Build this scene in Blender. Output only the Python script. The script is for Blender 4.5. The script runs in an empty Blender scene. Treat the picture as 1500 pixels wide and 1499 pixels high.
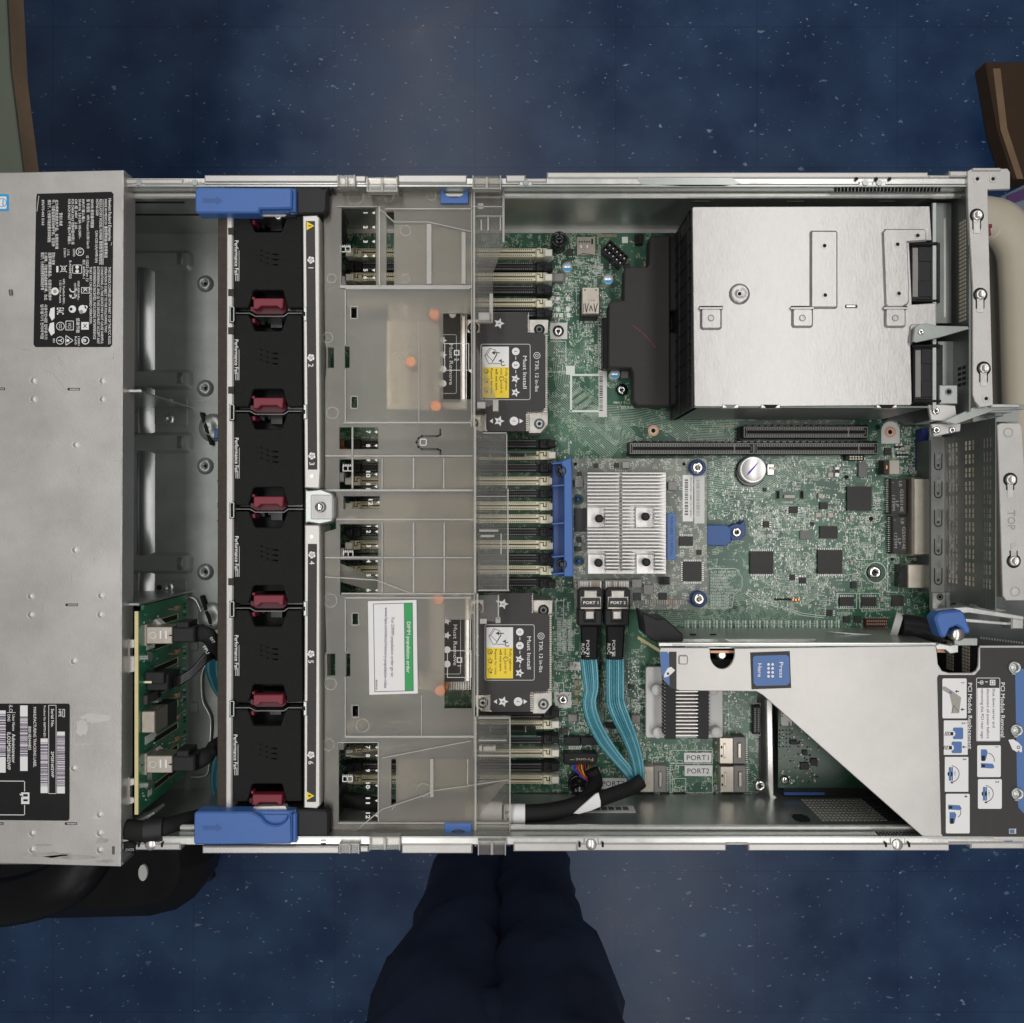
import bpy, math, random
from mathutils import Vector, Matrix
from mathutils.geometry import tessellate_polygon
random.seed(7)
sc = bpy.context.scene
COL = sc.collection
# ---------------------------------------------------------------- camera, light, exposure
F = 1083.0          # focal length in photograph pixels (1500 px wide)
ZR = 1.12           # height of the server's rim above the floor
D = 482.0           # camera above the rim, mm
cam_d = bpy.data.cameras.new('camera'); cam_d.sensor_width = 36; cam_d.lens = 36*F/1500
cam_d.clip_start = 0.02; cam_d.clip_end = 60
cam = bpy.data.objects.new('camera', cam_d); COL.objects.link(cam)
cam.location = (0, 0, ZR+D/1000); cam.rotation_euler = (0, 0, 0)
sc.camera = cam
w = bpy.data.worlds.new('World'); sc.world = w; w.use_nodes = True
bg = w.node_tree.nodes['Background']; bg.inputs[0].default_value = (.96, .98, 1, 1); bg.inputs[1].default_value = 0.17
def area(name, x, y, z, sx, sy, e, col):
    l = bpy.data.lights.new(name, 'AREA'); l.shape = 'RECTANGLE'; l.size = sx; l.size_y = sy; l.energy = e; l.color = col
    o = bpy.data.objects.new(name, l); COL.objects.link(o); o.location = (x, y, z)
    return o
area('ceiling_lamp', -.45, .95, 2.75, .32, 4.6, 28, (1, .985, .96))
area('ceiling_lamp', .78, -.75, 2.75, .32, 4.6, 27, (1, .985, .96))
sc.view_settings.view_transform = 'Standard'; sc.view_settings.look = 'None'
sc.view_settings.exposure = 0.0; sc.view_settings.gamma = 1; sc.view_settings.use_curve_mapping = False
try:
    sc.cycles.max_bounces = 8; sc.cycles.transparent_max_bounces = 16
except Exception: pass
# ---------------------------------------------------------------- helpers
def K(h): return (D-h)/1000.0/F                       # metres per photo pixel at height h (mm above rim)
def P(px, py, h):                                      # where a measured pixel lies at height h
    k = K(h); return Vector(((px-750)*k, -(py-749.5)*k, ZR+h/1000.0))
MATS = {}
def mat(name, col, rough=.5, metal=0., noise=0., ns=60., bump=0., bs=300., stretch=None, spec=None, coat=0., emit=None):
    m = bpy.data.materials.new(name); m.use_nodes = True; nt = m.node_tree; b = nt.nodes['Principled BSDF']
    b.inputs['Base Color'].default_value = (*col, 1); b.inputs['Roughness'].default_value = rough; b.inputs['Metallic'].default_value = metal
    if spec is not None: b.inputs['Specular IOR Level'].default_value = spec
    if coat: b.inputs['Coat Weight'].default_value = coat; b.inputs['Coat Roughness'].default_value = .2
    tc = nt.nodes.new('ShaderNodeNewGeometry'); mp = nt.nodes.new('ShaderNodeMapping')
    nt.links.new(tc.outputs['Position'], mp.inputs[0])
    if stretch: mp.inputs['Scale'].default_value = stretch
    if noise:
        n = nt.nodes.new('ShaderNodeTexNoise'); n.inputs['Scale'].default_value = ns; n.inputs['Detail'].default_value = 6; n.inputs['Roughness'].default_value = .65
        nt.links.new(mp.outputs[0], n.inputs['Vector'])
        r = nt.nodes.new('ShaderNodeMapRange'); r.inputs[1].default_value = .3; r.inputs[2].default_value = .7
        r.inputs[3].default_value = 1-noise; r.inputs[4].default_value = 1+noise
        nt.links.new(n.outputs['Fac'], r.inputs[0])
        v = nt.nodes.new('ShaderNodeVectorMath'); v.operation = 'SCALE'; v.inputs[0].default_value = col
        nt.links.new(r.outputs[0], v.inputs['Scale']); nt.links.new(v.outputs[0], b.inputs['Base Color'])
        r2 = nt.nodes.new('ShaderNodeMapRange'); r2.inputs[1].default_value = .3; r2.inputs[2].default_value = .7
        r2.inputs[3].default_value = max(.03, rough-noise*.25); r2.inputs[4].default_value = min(1, rough+noise*.25)
        nt.links.new(n.outputs['Fac'], r2.inputs[0]); nt.links.new(r2.outputs[0], b.inputs['Roughness'])
    if bump:
        n2 = nt.nodes.new('ShaderNodeTexNoise'); n2.inputs['Scale'].default_value = bs; n2.inputs['Detail'].default_value = 3
        nt.links.new(mp.outputs[0], n2.inputs['Vector'])
        bp = nt.nodes.new('ShaderNodeBump'); bp.inputs['Strength'].default_value = bump; bp.inputs['Distance'].default_value = .0006
        nt.links.new(n2.outputs['Fac'], bp.inputs['Height']); nt.links.new(bp.outputs[0], b.inputs['Normal'])
    MATS[name] = m; return m
mat('steel_stain', (.36, .35, .335), .6, .4, .25, 160)
mat('steel_pale', (.56, .545, .525), .5, .5, .08, 60)
mat('steel_cover', (.52, .50, .48), .44, .65, .11, 19, .10, 900)
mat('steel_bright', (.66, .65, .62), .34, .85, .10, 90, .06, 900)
mat('steel_psu', (.45, .437, .425), .38, .82, .12, 170, .10, 700, (1, .35, 1))
mat('steel_rib', (.42, .43, .42), .3, .9, .05, 60)  # brighter copy of the pan steel, rib highlight put into it
mat('steel_wall', (.17, .18, .17), .4, .7, .1, 40)
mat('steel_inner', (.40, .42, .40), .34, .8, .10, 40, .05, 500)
mat('steel_pan', (.29, .31, .295), .36, .6, .12, 35, .05, 500)
mat('steel_dark', (.13, .14, .135), .4, .8, .15, 60)
mat('steel_raw', (.72, .68, .62), .3, 1, .08, 200)
mat('nickel', (.50, .45, .39), .36, .85, .08, 200)
mat('chrome', (.8, .79, .77), .16, 1)
mat('alu', (.82, .80, .78), .38, .7, .05, 200)
mat('alu_white', (.55, .54, .53), .55, .25, .04, 60)
mat('nickel_tan', (.50, .45, .38), .35, .9, .1, 150)
mat('copper', (.90, .30, .09), .3, 1, .1, 200)
mat('copper_pad', (.62, .33, .20), .45, .3)
mat('foam_brown', (.055, .045, .037), .9, 0, .2, 300, .3, 1500, spec=.22)
mat('black_fan', (.010, .0097, .0094), .5, 0, .3, 900, 1.0, 2200, spec=.22)
mat('black_gloss', (.008, .008, .009), .18)
mat('black_plastic', (.017, .017, .018), .42, 0, .15, 150, .1, 1500, spec=.22)
mat('black_sheet', (.035, .033, .031), .6, 0, .08, 200, .15, 1800, spec=.22)
mat('black_label', (.045, .043, .041), .5, 0, .05, 200, spec=.22)
mat('lid_label', (.012, .011, .012), .42, 0, .08, 90, spec=.22)
mat('black_slot', (.012, .012, .013), .5, spec=.22)
mat('slot_black', (.017, .0175, .02), .45, spec=.22)
mat('void', (.003, .003, .003), .9)
mat('cable_sleeve', (.012, .012, .012), .6, 0, .2, 300, .6, 2500, spec=.22)
mat('blue', (.045, .125, .37), .45, 0, .04, 120, .1, 1500)
mat('blue_dark', (.03, .09, .27), .45, 0, .05, 120)
mat('blue_deep', (.02, .055, .19), .4, 0, .05, 120)
mat('blue_print', (.07, .15, .36), .5)
mat('cyan_blue', (.015, .13, .36), .4, 0, .1, 200)
mat('vga_blue', (.008, .015, .14), .4)
mat('maroon', (.165, .009, .024), .5, 0, .06, 150, .1, 1200)
mat('maroon_dark', (.07, .006, .015), .5)
mat('cream', (.68, .64, .47), .45, 0, .05, 120)
mat('cream_light', (.66, .64, .55), .45)
mat('pcb_edge', (.60, .52, .27), .6, 0, .08, 200)
mat('white', (.74, .73, .71), .5)
mat('off_white', (.58, .57, .55), .5)
mat('paper', (.72, .71, .70), .6, 0, .02, 100)
mat('silk', (.62, .66, .60), .6)
mat('trace', (.15, .26, .19), .35)  # board's reflected sheen put into both trace colours
mat('trace_pale', (.33, .41, .33), .35, .2)
mat('solder', (.60, .60, .57), .42, .75)
mat('yellow', (.80, .58, .02), .5)
mat('green_label', (.01, .30, .07), .5)
mat('teal', (.03, .17, .22), .25, .2, .1, 200, 0, 1, None, None, .4)
mat('teal_light', (.12, .34, .40), .22, .2, .1, 200)
mat('chip', (.045, .043, .042), .55, 0, .1, 300, .1, 1500, spec=.22)
mat('chip_pale', (.15, .145, .14), .5, .2, .08, 300)
mat('cap_tan', (.38, .27, .17), .45)
mat('cap_grey', (.30, .29, .26), .45)
mat('inductor', (.22, .21, .20), .6, .1, .1, 300)
mat('pale_inductor', (.42, .38, .33), .5, .2)
mat('cyan_print', (.02, .30, .62), .4)
mat('ink_purple', (.10, .04, .45), .5)
mat('purple_label', (.05, .015, .09), .5)
mat('red_wire', (.5, .02, .03), .45)
mat('green_wire', (.03, .28, .06), .45)
mat('orange_wire', (.6, .13, .02), .45)
mat('blue_wire', (.03, .06, .5), .45)
mat('kapton', (.14, .045, .012), .35)
mat('trousers', (.012, .022, .055), .95, 0, .5, 7, 1, 14)
mat('shirt', (.02, .025, .04), .9, 0, .2, 30)
mat('skin', (.5, .3, .22), .55, 0, .05, 40)
mat('hair', (.02, .013, .008), .6)
mat('shoe', (.01, .01, .01), .4)
mat('cardboard', (.22, .14, .08), .85, 0, .12, 14)
mat('cardboard_dark', (.05, .026, .012), .9, 0, .12, 20)
mat('olive_box', (.085, .10, .075), .7, 0, .1, 8)
mat('wood', (.33, .22, .13), .6, 0, .2, 10, 0, 1, (8, 1, 1))
mat('beige', (.40, .36, .28), .5, 0, .08, 9, .05, 80)
mat('beige_light', (.60, .54, .43), .5, 0, .06, 9)  # tub beige brightened for the ledge lying in shadow
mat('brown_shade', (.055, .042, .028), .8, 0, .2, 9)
mat('grey_box', (.12, .15, .19), .5, 0, .06, 9)
mat('chair_black', (.005, .005, .006), .4, 0, .2, 20, spec=.2)
mat('table_top', (.3, .29, .27), .6, 0, .05, 30)
def pcbmat(name, c1, c2, c3, sc_=1.0, density=.5):
    m = bpy.data.materials.new(name); m.use_nodes = True; nt = m.node_tree; b = nt.nodes['Principled BSDF']; L = nt.links.new
    g = nt.nodes.new('ShaderNodeNewGeometry')
    # manhattan cells: two voronoi fields, thin lines at cell borders
    def vor(scale, feat, metric, vec=None):
        v = nt.nodes.new('ShaderNodeTexVoronoi'); v.feature = feat
        try: v.distance = metric
        except Exception: pass
        v.inputs['Scale'].default_value = scale*sc_; L(vec or g.outputs['Position'], v.inputs['Vector']); return v
    v1 = vor(260, 'F1', 'CHEBYCHEV'); v2 = vor(1500, 'F1', 'CHEBYCHEV')
    n = nt.nodes.new('ShaderNodeTexNoise'); n.inputs['Scale'].default_value = 28; n.inputs['Detail'].default_value = 4; L(g.outputs['Position'], n.inputs['Vector'])
    r1 = nt.nodes.new('ShaderNodeMapRange'); r1.inputs[1].default_value = .44; r1.inputs[2].default_value = .56; L(n.outputs['Fac'], r1.inputs[0])
    mx = nt.nodes.new('ShaderNodeMix'); mx.data_type = 'RGBA'; mx.inputs[6].default_value = (*c1, 1); mx.inputs[7].default_value = (*c2, 1); L(r1.outputs[0], mx.inputs[0])
    sep = nt.nodes.new('ShaderNodeSeparateColor'); L(v1.outputs['Color'], sep.inputs[0])
    gt = nt.nodes.new('ShaderNodeMath'); gt.operation = 'GREATER_THAN'; gt.inputs[1].default_value = 1-density*.6; L(sep.outputs[0], gt.inputs[0])
    sep2 = nt.nodes.new('ShaderNodeSeparateColor'); L(v2.outputs['Color'], sep2.inputs[0])
    gt2 = nt.nodes.new('ShaderNodeMath'); gt2.operation = 'GREATER_THAN'; gt2.inputs[1].default_value = 1-density*.55; L(sep2.outputs[1], gt2.inputs[0])
    mu = nt.nodes.new('ShaderNodeMath'); mu.operation = 'MULTIPLY'; L(gt.outputs[0], mu.inputs[0]); L(gt2.outputs[0], mu.inputs[1])
    mx2 = nt.nodes.new('ShaderNodeMix'); mx2.data_type = 'RGBA'; mx2.inputs[7].default_value = (*c3, 1); L(mu.outputs[0], mx2.inputs[0]); L(mx.outputs[2], mx2.inputs[6])
    L(mx2.outputs[2], b.inputs['Base Color']); b.inputs['Roughness'].default_value = .33; b.inputs['Coat Weight'].default_value = .3; b.inputs['Coat Roughness'].default_value = .3
    MATS[name] = m
pcbmat('pcb', (.008, .066, .036), (.028, .112, .062), (.32, .40, .29), 1.0, .62)
pcbmat('pcb_card', (.10, .12, .10), (.17, .19, .155), (.42, .42, .37), 1.1, .7)
pcbmat('pcb_dark', (.006, .045, .022), (.012, .06, .03), (.06, .10, .06), 1.0, .35)
pcbmat('pcb_back', (.010, .13, .06), (.02, .17, .085), (.15, .26, .15), 1.0, .25)
def plastic(name, tint, transp, diff, rough, glossy=.06, dcol=(.42, .41, .37)):
    m = bpy.data.materials.new(name); m.use_nodes = True; nt = m.node_tree; L = nt.links.new
    for n in list(nt.nodes):
        if n.type == 'BSDF_PRINCIPLED': nt.nodes.remove(n)
    out = [n for n in nt.nodes if n.type == 'OUTPUT_MATERIAL'][0]
    T = nt.nodes.new('ShaderNodeBsdfTransparent'); T.inputs[0].default_value = (*tint, 1)
    R = nt.nodes.new('ShaderNodeBsdfRefraction'); R.inputs[0].default_value = (*tint, 1); R.inputs['Roughness'].default_value = rough; R.inputs['IOR'].default_value = 1.18
    A = nt.nodes.new('ShaderNodeMixShader'); A.inputs[0].default_value = transp; L(R.outputs[0], A.inputs[1]); L(T.outputs[0], A.inputs[2])
    Df = nt.nodes.new('ShaderNodeBsdfDiffuse'); Df.inputs[0].default_value = (*dcol, 1)
    g = nt.nodes.new('ShaderNodeNewGeometry'); n = nt.nodes.new('ShaderNodeTexNoise'); n.inputs['Scale'].default_value = 1500; n.inputs['Detail'].default_value = 3
    L(g.outputs['Position'], n.inputs['Vector'])
    r = nt.nodes.new('ShaderNodeMapRange'); r.inputs[3].default_value = max(0, diff-.10); r.inputs[4].default_value = diff+.10
    n2 = nt.nodes.new('ShaderNodeTexNoise'); n2.inputs['Scale'].default_value = 22; n2.inputs['Detail'].default_value = 2; L(g.outputs['Position'], n2.inputs['Vector'])
    av = nt.nodes.new('ShaderNodeMix'); av.inputs[0].default_value = .5; L(n.outputs['Fac'], av.inputs[2]); L(n2.outputs['Fac'], av.inputs[3]); L(av.outputs[0], r.inputs[0]); r.inputs[1].default_value = .35; r.inputs[2].default_value = .65
    B = nt.nodes.new('ShaderNodeMixShader'); L(r.outputs[0], B.inputs[0]); L(A.outputs[0], B.inputs[1]); L(Df.outputs[0], B.inputs[2])
    G = nt.nodes.new('ShaderNodeBsdfGlossy'); G.inputs['Roughness'].default_value = .35 if rough > .1 else .2
    C = nt.nodes.new('ShaderNodeMixShader'); C.inputs[0].default_value = glossy; L(B.outputs[0], C.inputs[1]); L(G.outputs[0], C.inputs[2])
    L(C.outputs[0], out.inputs[0]); MATS[name] = m
plastic('frosted', (.84, .81, .75), .30, .13, .30, .045, (.40, .375, .34))
plastic('frosted_dense', (.86, .83, .76), .2, .28, .45, .035, (.44, .42, .36))
plastic('clear', (.90, .89, .87), .9, .09, .02, .04, (.38, .37, .35))
plastic('clear_edge', (.9, .9, .87), .5, .42, .12, .07, (.62, .60, .56))
def floor_mat():
    m = bpy.data.materials.new('blue_tile'); m.use_nodes = True; nt = m.node_tree; b = nt.nodes['Principled BSDF']; L = nt.links.new
    g = nt.nodes.new('ShaderNodeNewGeometry')
    n = nt.nodes.new('ShaderNodeTexNoise'); n.inputs['Scale'].default_value = 7; n.inputs['Detail'].default_value = 7; L(g.outputs['Position'], n.inputs['Vector'])
    cr = nt.nodes.new('ShaderNodeValToRGB'); cr.color_ramp.elements[0].position = .35; cr.color_ramp.elements[0].color = (.008, .029, .088, 1)
    cr.color_ramp.elements[1].position = .68; cr.color_ramp.elements[1].color = (.022, .060, .138, 1); L(n.outputs['Fac'], cr.inputs[0])
    mp = nt.nodes.new('ShaderNodeMapping'); mp.inputs['Scale'].default_value = (1, 2.1, 1); mp.inputs['Rotation'].default_value = (0, 0, .25)
    dn = nt.nodes.new('ShaderNodeTexNoise'); dn.inputs['Scale'].default_value = 60; dn.inputs['Detail'].default_value = 3; L(g.outputs['Position'], dn.inputs['Vector'])
    va = nt.nodes.new('ShaderNodeVectorMath'); va.operation = 'SCALE'; va.inputs['Scale'].default_value = .022; L(dn.outputs['Color'], va.inputs[0])
    vb = nt.nodes.new('ShaderNodeVectorMath'); vb.operation = 'ADD'; L(va.outputs[0], vb.inputs[0]); L(g.outputs['Position'], vb.inputs[1]); L(vb.outputs[0], mp.inputs[0])
    fac = None
    for s, th, dist in ((17, .60, .13), (36, .66, .15), (70, .76, .2)):
        v = nt.nodes.new('ShaderNodeTexVoronoi'); v.inputs['Scale'].default_value = s; L(mp.outputs[0], v.inputs['Vector'])
        sp = nt.nodes.new('ShaderNodeSeparateColor'); L(v.outputs['Color'], sp.inputs[0])
        a = nt.nodes.new('ShaderNodeMath'); a.operation = 'GREATER_THAN'; a.inputs[1].default_value = th; L(sp.outputs[0], a.inputs[0])
        c = nt.nodes.new('ShaderNodeMapRange'); c.inputs[1].default_value = dist; c.inputs[2].default_value = dist*.6; L(v.outputs['Distance'], c.inputs[0])
        d = nt.nodes.new('ShaderNodeMath'); d.operation = 'MULTIPLY'; L(a.outputs[0], d.inputs[0]); L(c.outputs[0], d.inputs[1])
        e = nt.nodes.new('ShaderNodeMath'); e.operation = 'MULTIPLY'; L(d.outputs[0], e.inputs[0]); L(sp.outputs[1], e.inputs[1])
        if fac is None: fac = e
        else:
            f2 = nt.nodes.new('ShaderNodeMath'); f2.operation = 'MAXIMUM'; L(fac.outputs[0], f2.inputs[0]); L(e.outputs[0], f2.inputs[1]); fac = f2
    mx = nt.nodes.new('ShaderNodeMix'); mx.data_type = 'RGBA'; L(fac.outputs[0], mx.inputs[0]); L(cr.outputs[0], mx.inputs[6]); mx.inputs[7].default_value = (.24, .32, .42, 1)
    # tile seams
    br = nt.nodes.new('ShaderNodeTexBrick'); br.offset = 0; br.inputs['Scale'].default_value = 1; br.inputs['Brick Width'].default_value = .305; br.inputs['Row Height'].default_value = .305
    br.inputs['Mortar Size'].default_value = .0012; br.inputs['Color1'].default_value = (1, 1, 1, 1); br.inputs['Color2'].default_value = (.93, .95, .97, 1); br.inputs['Mortar'].default_value = (.7, .7, .75, 1)
    ad = nt.nodes.new('ShaderNodeVectorMath'); ad.operation = 'ADD'; ad.inputs[1].default_value = (.08, .17, 0); L(g.outputs['Position'], ad.inputs[0]); L(ad.outputs[0], br.inputs['Vector'])
    mm = nt.nodes.new('ShaderNodeMix'); mm.data_type = 'RGBA'; mm.blend_type = 'MULTIPLY'; mm.inputs[0].default_value = 1; L(mx.outputs[2], mm.inputs[6]); L(br.outputs['Color'], mm.inputs[7])
    L(mm.outputs[2], b.inputs['Base Color'])
    rr = nt.nodes.new('ShaderNodeMapRange'); rr.inputs[3].default_value = .22; rr.inputs[4].default_value = .5; L(n.outputs['Fac'], rr.inputs[0]); L(rr.outputs[0], b.inputs['Roughness'])
    MATS['blue_tile'] = m
floor_mat()

def origin_of(o):
    return o.matrix_basis.translation.copy() if o.parent is None else origin_of(o.parent) + o.location
class MB:
    def __init__(s, m=None): s.v = []; s.f = []; s.mi = []; s.ms = []; s.sm = []; s.m = m
    def add(s, vs, fs, m=None, smooth=False):
        m = m or s.m
        if m not in s.ms: s.ms.append(m)
        k = s.ms.index(m); n = len(s.v)
        s.v += [tuple(v) for v in vs]
        for f in fs: s.f.append(tuple(i+n for i in f)); s.mi.append(k); s.sm.append(smooth)
        return s
    # world metres, chamfered top edge b (metres)
    def poly(s, pts, z0, z1, m=None, b=0, holes=(), mt=None):
        """vertical prism over polygon pts (xy metres) with holes; b = top chamfer"""
        def area2(p): return sum(p[i][0]*p[(i+1) % len(p)][1]-p[(i+1) % len(p)][0]*p[i][1] for i in range(len(p)))
        pts = [(p[0], p[1]) for p in pts]
        if area2(pts) < 0: pts.reverse()
        hs = []
        for h in holes:
            h = [(p[0], p[1]) for p in h]
            if area2(h) > 0: h.reverse()
            hs.append(h)
        def inset(p, d):
            o = []; n = len(p)
            for i in range(n):
                a = Vector(p[i-1]); c = Vector(p[i]); e = Vector(p[(i+1) % n])
                u = (c-a); v = (e-c)
                if u.length < 1e-9 or v.length < 1e-9: o.append(tuple(c)); continue
                u.normalize(); v.normalize()
                n1 = Vector((-u.y, u.x)); n2 = Vector((-v.y, v.x)); q = n1+n2
                if q.length < .2: q = n1
                else: q = q/(q.dot(n1)) if abs(q.dot(n1)) > .3 else q
                o.append(tuple(c+q*d))
            return o
        loops = [pts]+hs; zt = z1-b if b else z1
        for lp in loops:
            n = len(lp)
            s.add([(x, y, z0) for x, y in lp]+[(x, y, zt) for x, y in lp], [(i, (i+1) % n, n+(i+1) % n, n+i) for i in range(n)], m)
        top = loops
        if b:
            top = []
            for lp in loops:
                q = inset(lp, b); n = len(lp); top.append(q)
                s.add([(x, y, zt) for x, y in lp]+[(x, y, z1) for x, y in q], [(i, (i+1) % n, n+(i+1) % n, n+i) for i in range(n)], m)
        for lps, z, up in ((top, z1, True), (loops, z0, False)):
            if len(lps) == 1 and len(lps[0]) == 4:
                q = [(x, y, z) for x, y in lps[0]]; s.add(q, [(0, 1, 2, 3) if up else (3, 2, 1, 0)], (mt or m) if up else m); continue
            fl = [(x, y) for lp in lps for x, y in lp]
            tr = tessellate_polygon([[Vector((x, y, 0)) for x, y in lp] for lp in lps])
            fs = []
            for a, b_, c in tr:
                A, B, C_ = fl[a], fl[b_], fl[c]
                cr = (B[0]-A[0])*(C_[1]-A[1])-(B[1]-A[1])*(C_[0]-A[0])
                if abs(cr) < 1e-14: continue
                t = (a, b_, c) if cr > 0 else (c, b_, a)
                fs.append(t if up else t[::-1])
            s.add([(x, y, z) for x, y in fl], fs, (mt or m) if up else m)
        return s
    def wbox(s, x0, y0, z0, x1, y1, z1, m=None, b=0):
        x0, x1 = sorted((x0, x1)); y0, y1 = sorted((y0, y1)); z0, z1 = sorted((z0, z1))
        return s.poly([(x0, y0), (x1, y0), (x1, y1), (x0, y1)], z0, z1, m, b)
    # photo pixels measured at the top face
    def box(s, px0, py0, px1, py1, ht, hb, m=None, b=0):
        a = P(px0, py0, ht); c = P(px1, py1, ht)
        return s.wbox(a.x, a.y, ZR+hb/1000, c.x, c.y, ZR+ht/1000, m, b/1000)
    def prism(s, pts, ht, hb, m=None, b=0, holes=(), mt=None):
        return s.poly([P(x, y, ht).xy for x, y in pts], ZR+hb/1000, ZR+ht/1000, m, b/1000, [[P(x, y, ht).xy for x, y in h] for h in holes], mt)
    def cyl(s, px, py, r, ht, hb, m=None, b=0, n=24, mt=None):
        c = P(px, py, ht); r = r*K(ht)
        return s.poly([(c.x+r*math.cos(2*math.pi*i/n), c.y+r*math.sin(2*math.pi*i/n)) for i in range(n)], ZR+hb/1000, ZR+ht/1000, m, b/1000, (), mt)
    def lathe(s, px, py, prof, href, m=None, n=24):
        """prof: list (r_px, h)"""
        c = P(px, py, href); k = K(href); vs = []; fs = []
        for r, h in prof:
            for i in range(n):
                a = 2*math.pi*i/n; vs.append((c.x+r*k*math.cos(a), c.y+r*k*math.sin(a), ZR+h/1000))
        for j in range(len(prof)-1):
            for i in range(n): fs.append((j*n+i, (j+1)*n+i, (j+1)*n+(i+1) % n, j*n+(i+1) % n)[::-1])
        return s.add(vs, fs, m, True)
    def tube(s, pts, r, m=None, n=8, step=6, flat=1.0, caps=True):
        P_ = [Vector(p) for p in pts]; c = []
        if len(P_) > 2:
            Q = [P_[0]]+P_+[P_[-1]]
            for i in range(1, len(Q)-2):
                for k in range(step):
                    t = k/step; a, b, d, e = Q[i-1], Q[i], Q[i+1], Q[i+2]
                    c.append(.5*((2*b)+(-a+d)*t+(2*a-5*b+4*d-e)*t*t+(-a+3*b-3*d+e)*t**3))
            c.append(P_[-1])
        else: c = P_
        rr = r if isinstance(r, (list, tuple)) else None
        vs = []; fs = []
        for i, q in enumerate(c):
            t = (c[min(i+1, len(c)-1)]-c[max(i-1, 0)]).normalized()
            up = Vector((0, 0, 1)) if abs(t.z) < .9 else Vector((0, 1, 0))
            u = t.cross(up).normalized(); w_ = u.cross(t).normalized()
            rad = r if rr is None else rr[0]+(rr[1]-rr[0])*i/(len(c)-1)
            for k in range(n):
                a = 2*math.pi*k/n; vs.append(q+u*math.cos(a)*rad+w_*math.sin(a)*rad*flat)
        for i in range(len(c)-1):
            for k in range(n): fs.append((i*n+k, i*n+(k+1) % n, (i+1)*n+(k+1) % n, (i+1)*n+k))
        s.add(vs, fs, m, True)
        if caps: s.add(vs[:n], [tuple(range(n))[::-1]], m); s.add(vs[-n:], [tuple(range(n))], m)
        return s
    def quad(s, pts, m=None): return s.add(pts, [tuple(range(len(pts)))], m)
    def rect(s, px0, py0, px1, py1, h, m=None):
        """thin printed rectangle 0.12 mm thick"""
        x0, x1 = sorted((px0, px1)); y0, y1 = sorted((py0, py1))
        return s.quad([P(x0, y1, h), P(x1, y1, h), P(x1, y0, h), P(x0, y0, h)], m)
    def sheet(s, pts, h, m=None, holes=()):
        fl = [P(x, y, h) for lp in [pts]+list(holes) for x, y in lp]
        tr = tessellate_polygon([[Vector((x, -y, 0)) for x, y in lp] for lp in [pts]+list(holes)])
        fs = []
        for a, b, c in tr:
            cr = (fl[b]-fl[a]).cross(fl[c]-fl[a]).z
            if abs(cr) > 1e-14: fs.append((a, b, c) if cr > 0 else (c, b, a))
        return s.add(fl, fs, m)
    def line(s, pts, wd, h, m=None, closed=False):
        pts = [Vector(p) for p in pts]
        if closed: pts = pts+[pts[0]]
        for a, b in zip(pts, pts[1:]):
            d = b-a
            if d.length < 1e-6: continue
            d.normalize(); q = Vector((-d.y, d.x))*wd/2; e = d*wd*.5 if (closed or len(pts) > 2) else d*0
            s.quad([P(*(a-q-e), h), P(*(b-q+e), h), P(*(b+q+e), h), P(*(a+q-e), h)][::-1], m)
        return s
    def frame(s, px0, py0, px1, py1, wd, h, m=None, r=0):
        pts = rr_pts(px0, py0, px1, py1, r) if r else [(px0, py0), (px1, py0), (px1, py1), (px0, py1)]
        inn = rr_pts(px0+wd, py0+wd, px1-wd, py1-wd, max(r-wd, .5)) if r else [(px0+wd, py0+wd), (px1-wd, py0+wd), (px1-wd, py1-wd), (px0+wd, py1-wd)]
        n = len(pts); vs = [P(x, y, h) for x, y in pts]+[P(x, y, h) for x, y in inn]
        return s.add(vs, [(i, n+i, n+(i+1) % n, (i+1) % n) for i in range(n)], m)
    def disc(s, px, py, r, h, m=None, n=20):
        return s.quad([P(px+r*math.cos(2*math.pi*i/n), py-r*math.sin(2*math.pi*i/n), h) for i in range(n)], m)
    def ring(s, px, py, r, wd, h, m=None, n=24, a0=0, a1=360):
        vs = []; st = n
        for i in range(st+1):
            a = math.radians(a0+(a1-a0)*i/st)
            for q in (r, r-wd): vs.append(P(px+q*math.cos(a), py-q*math.sin(a), h))
        return s.add(vs, [(2*i, 2*i+2, 2*i+3, 2*i+1) for i in range(st)], m)
    def star(s, px, py, r, h, m=None, rot=0):
        return s.sheet([(px+(r if i % 2 == 0 else r*.48)*math.cos(math.radians(rot+36*i)), py+(r if i % 2 == 0 else r*.48)*math.sin(math.radians(rot+36*i))) for i in range(10)], h, m)
    def text(s, t, px, py, h, cap, m=None, length=None, rot=0, al='L', bold=0.0):
        """cap height in px; rot in degrees anticlockwise in the picture; py/px = start (or centre) of the middle line"""
        key = (t, bold)
        if key not in TX:
            c = bpy.data.curves.new('t', 'FONT'); c.body = t; c.size = 1; c.resolution_u = 2; c.offset = bold*.55
            o = bpy.data.objects.new('t', c); me = bpy.data.meshes.new_from_object(o)
            vs = [tuple(v.co) for v in me.vertices]; fs = [tuple(p.vertices) for p in me.polygons]
            bpy.data.objects.remove(o); bpy.data.curves.remove(c); bpy.data.meshes.remove(me); TX[key] = (vs, fs)
        vs, fs = TX[key]
        if not vs: return s
        x0 = min(v[0] for v in vs); x1 = max(v[0] for v in vs); wd = max(x1-x0, 1e-6)
        sy = cap/.70; sx = (length/wd) if (length and len(t) > 1) else sy*1.0
        a = math.radians(rot); ca, sa = math.cos(a), math.sin(a); out = []
        for v in vs:
            u = (v[0]-x0)*sx; q = (v[1]-.35)*sy
            if al == 'C': u -= wd*sx/2
            elif al == 'R': u -= wd*sx
            dx = u*ca-q*sa; dy = u*sa+q*ca
            out.append(P(px+dx, py-dy, h))
        return s.add(out, fs, m)
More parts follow.
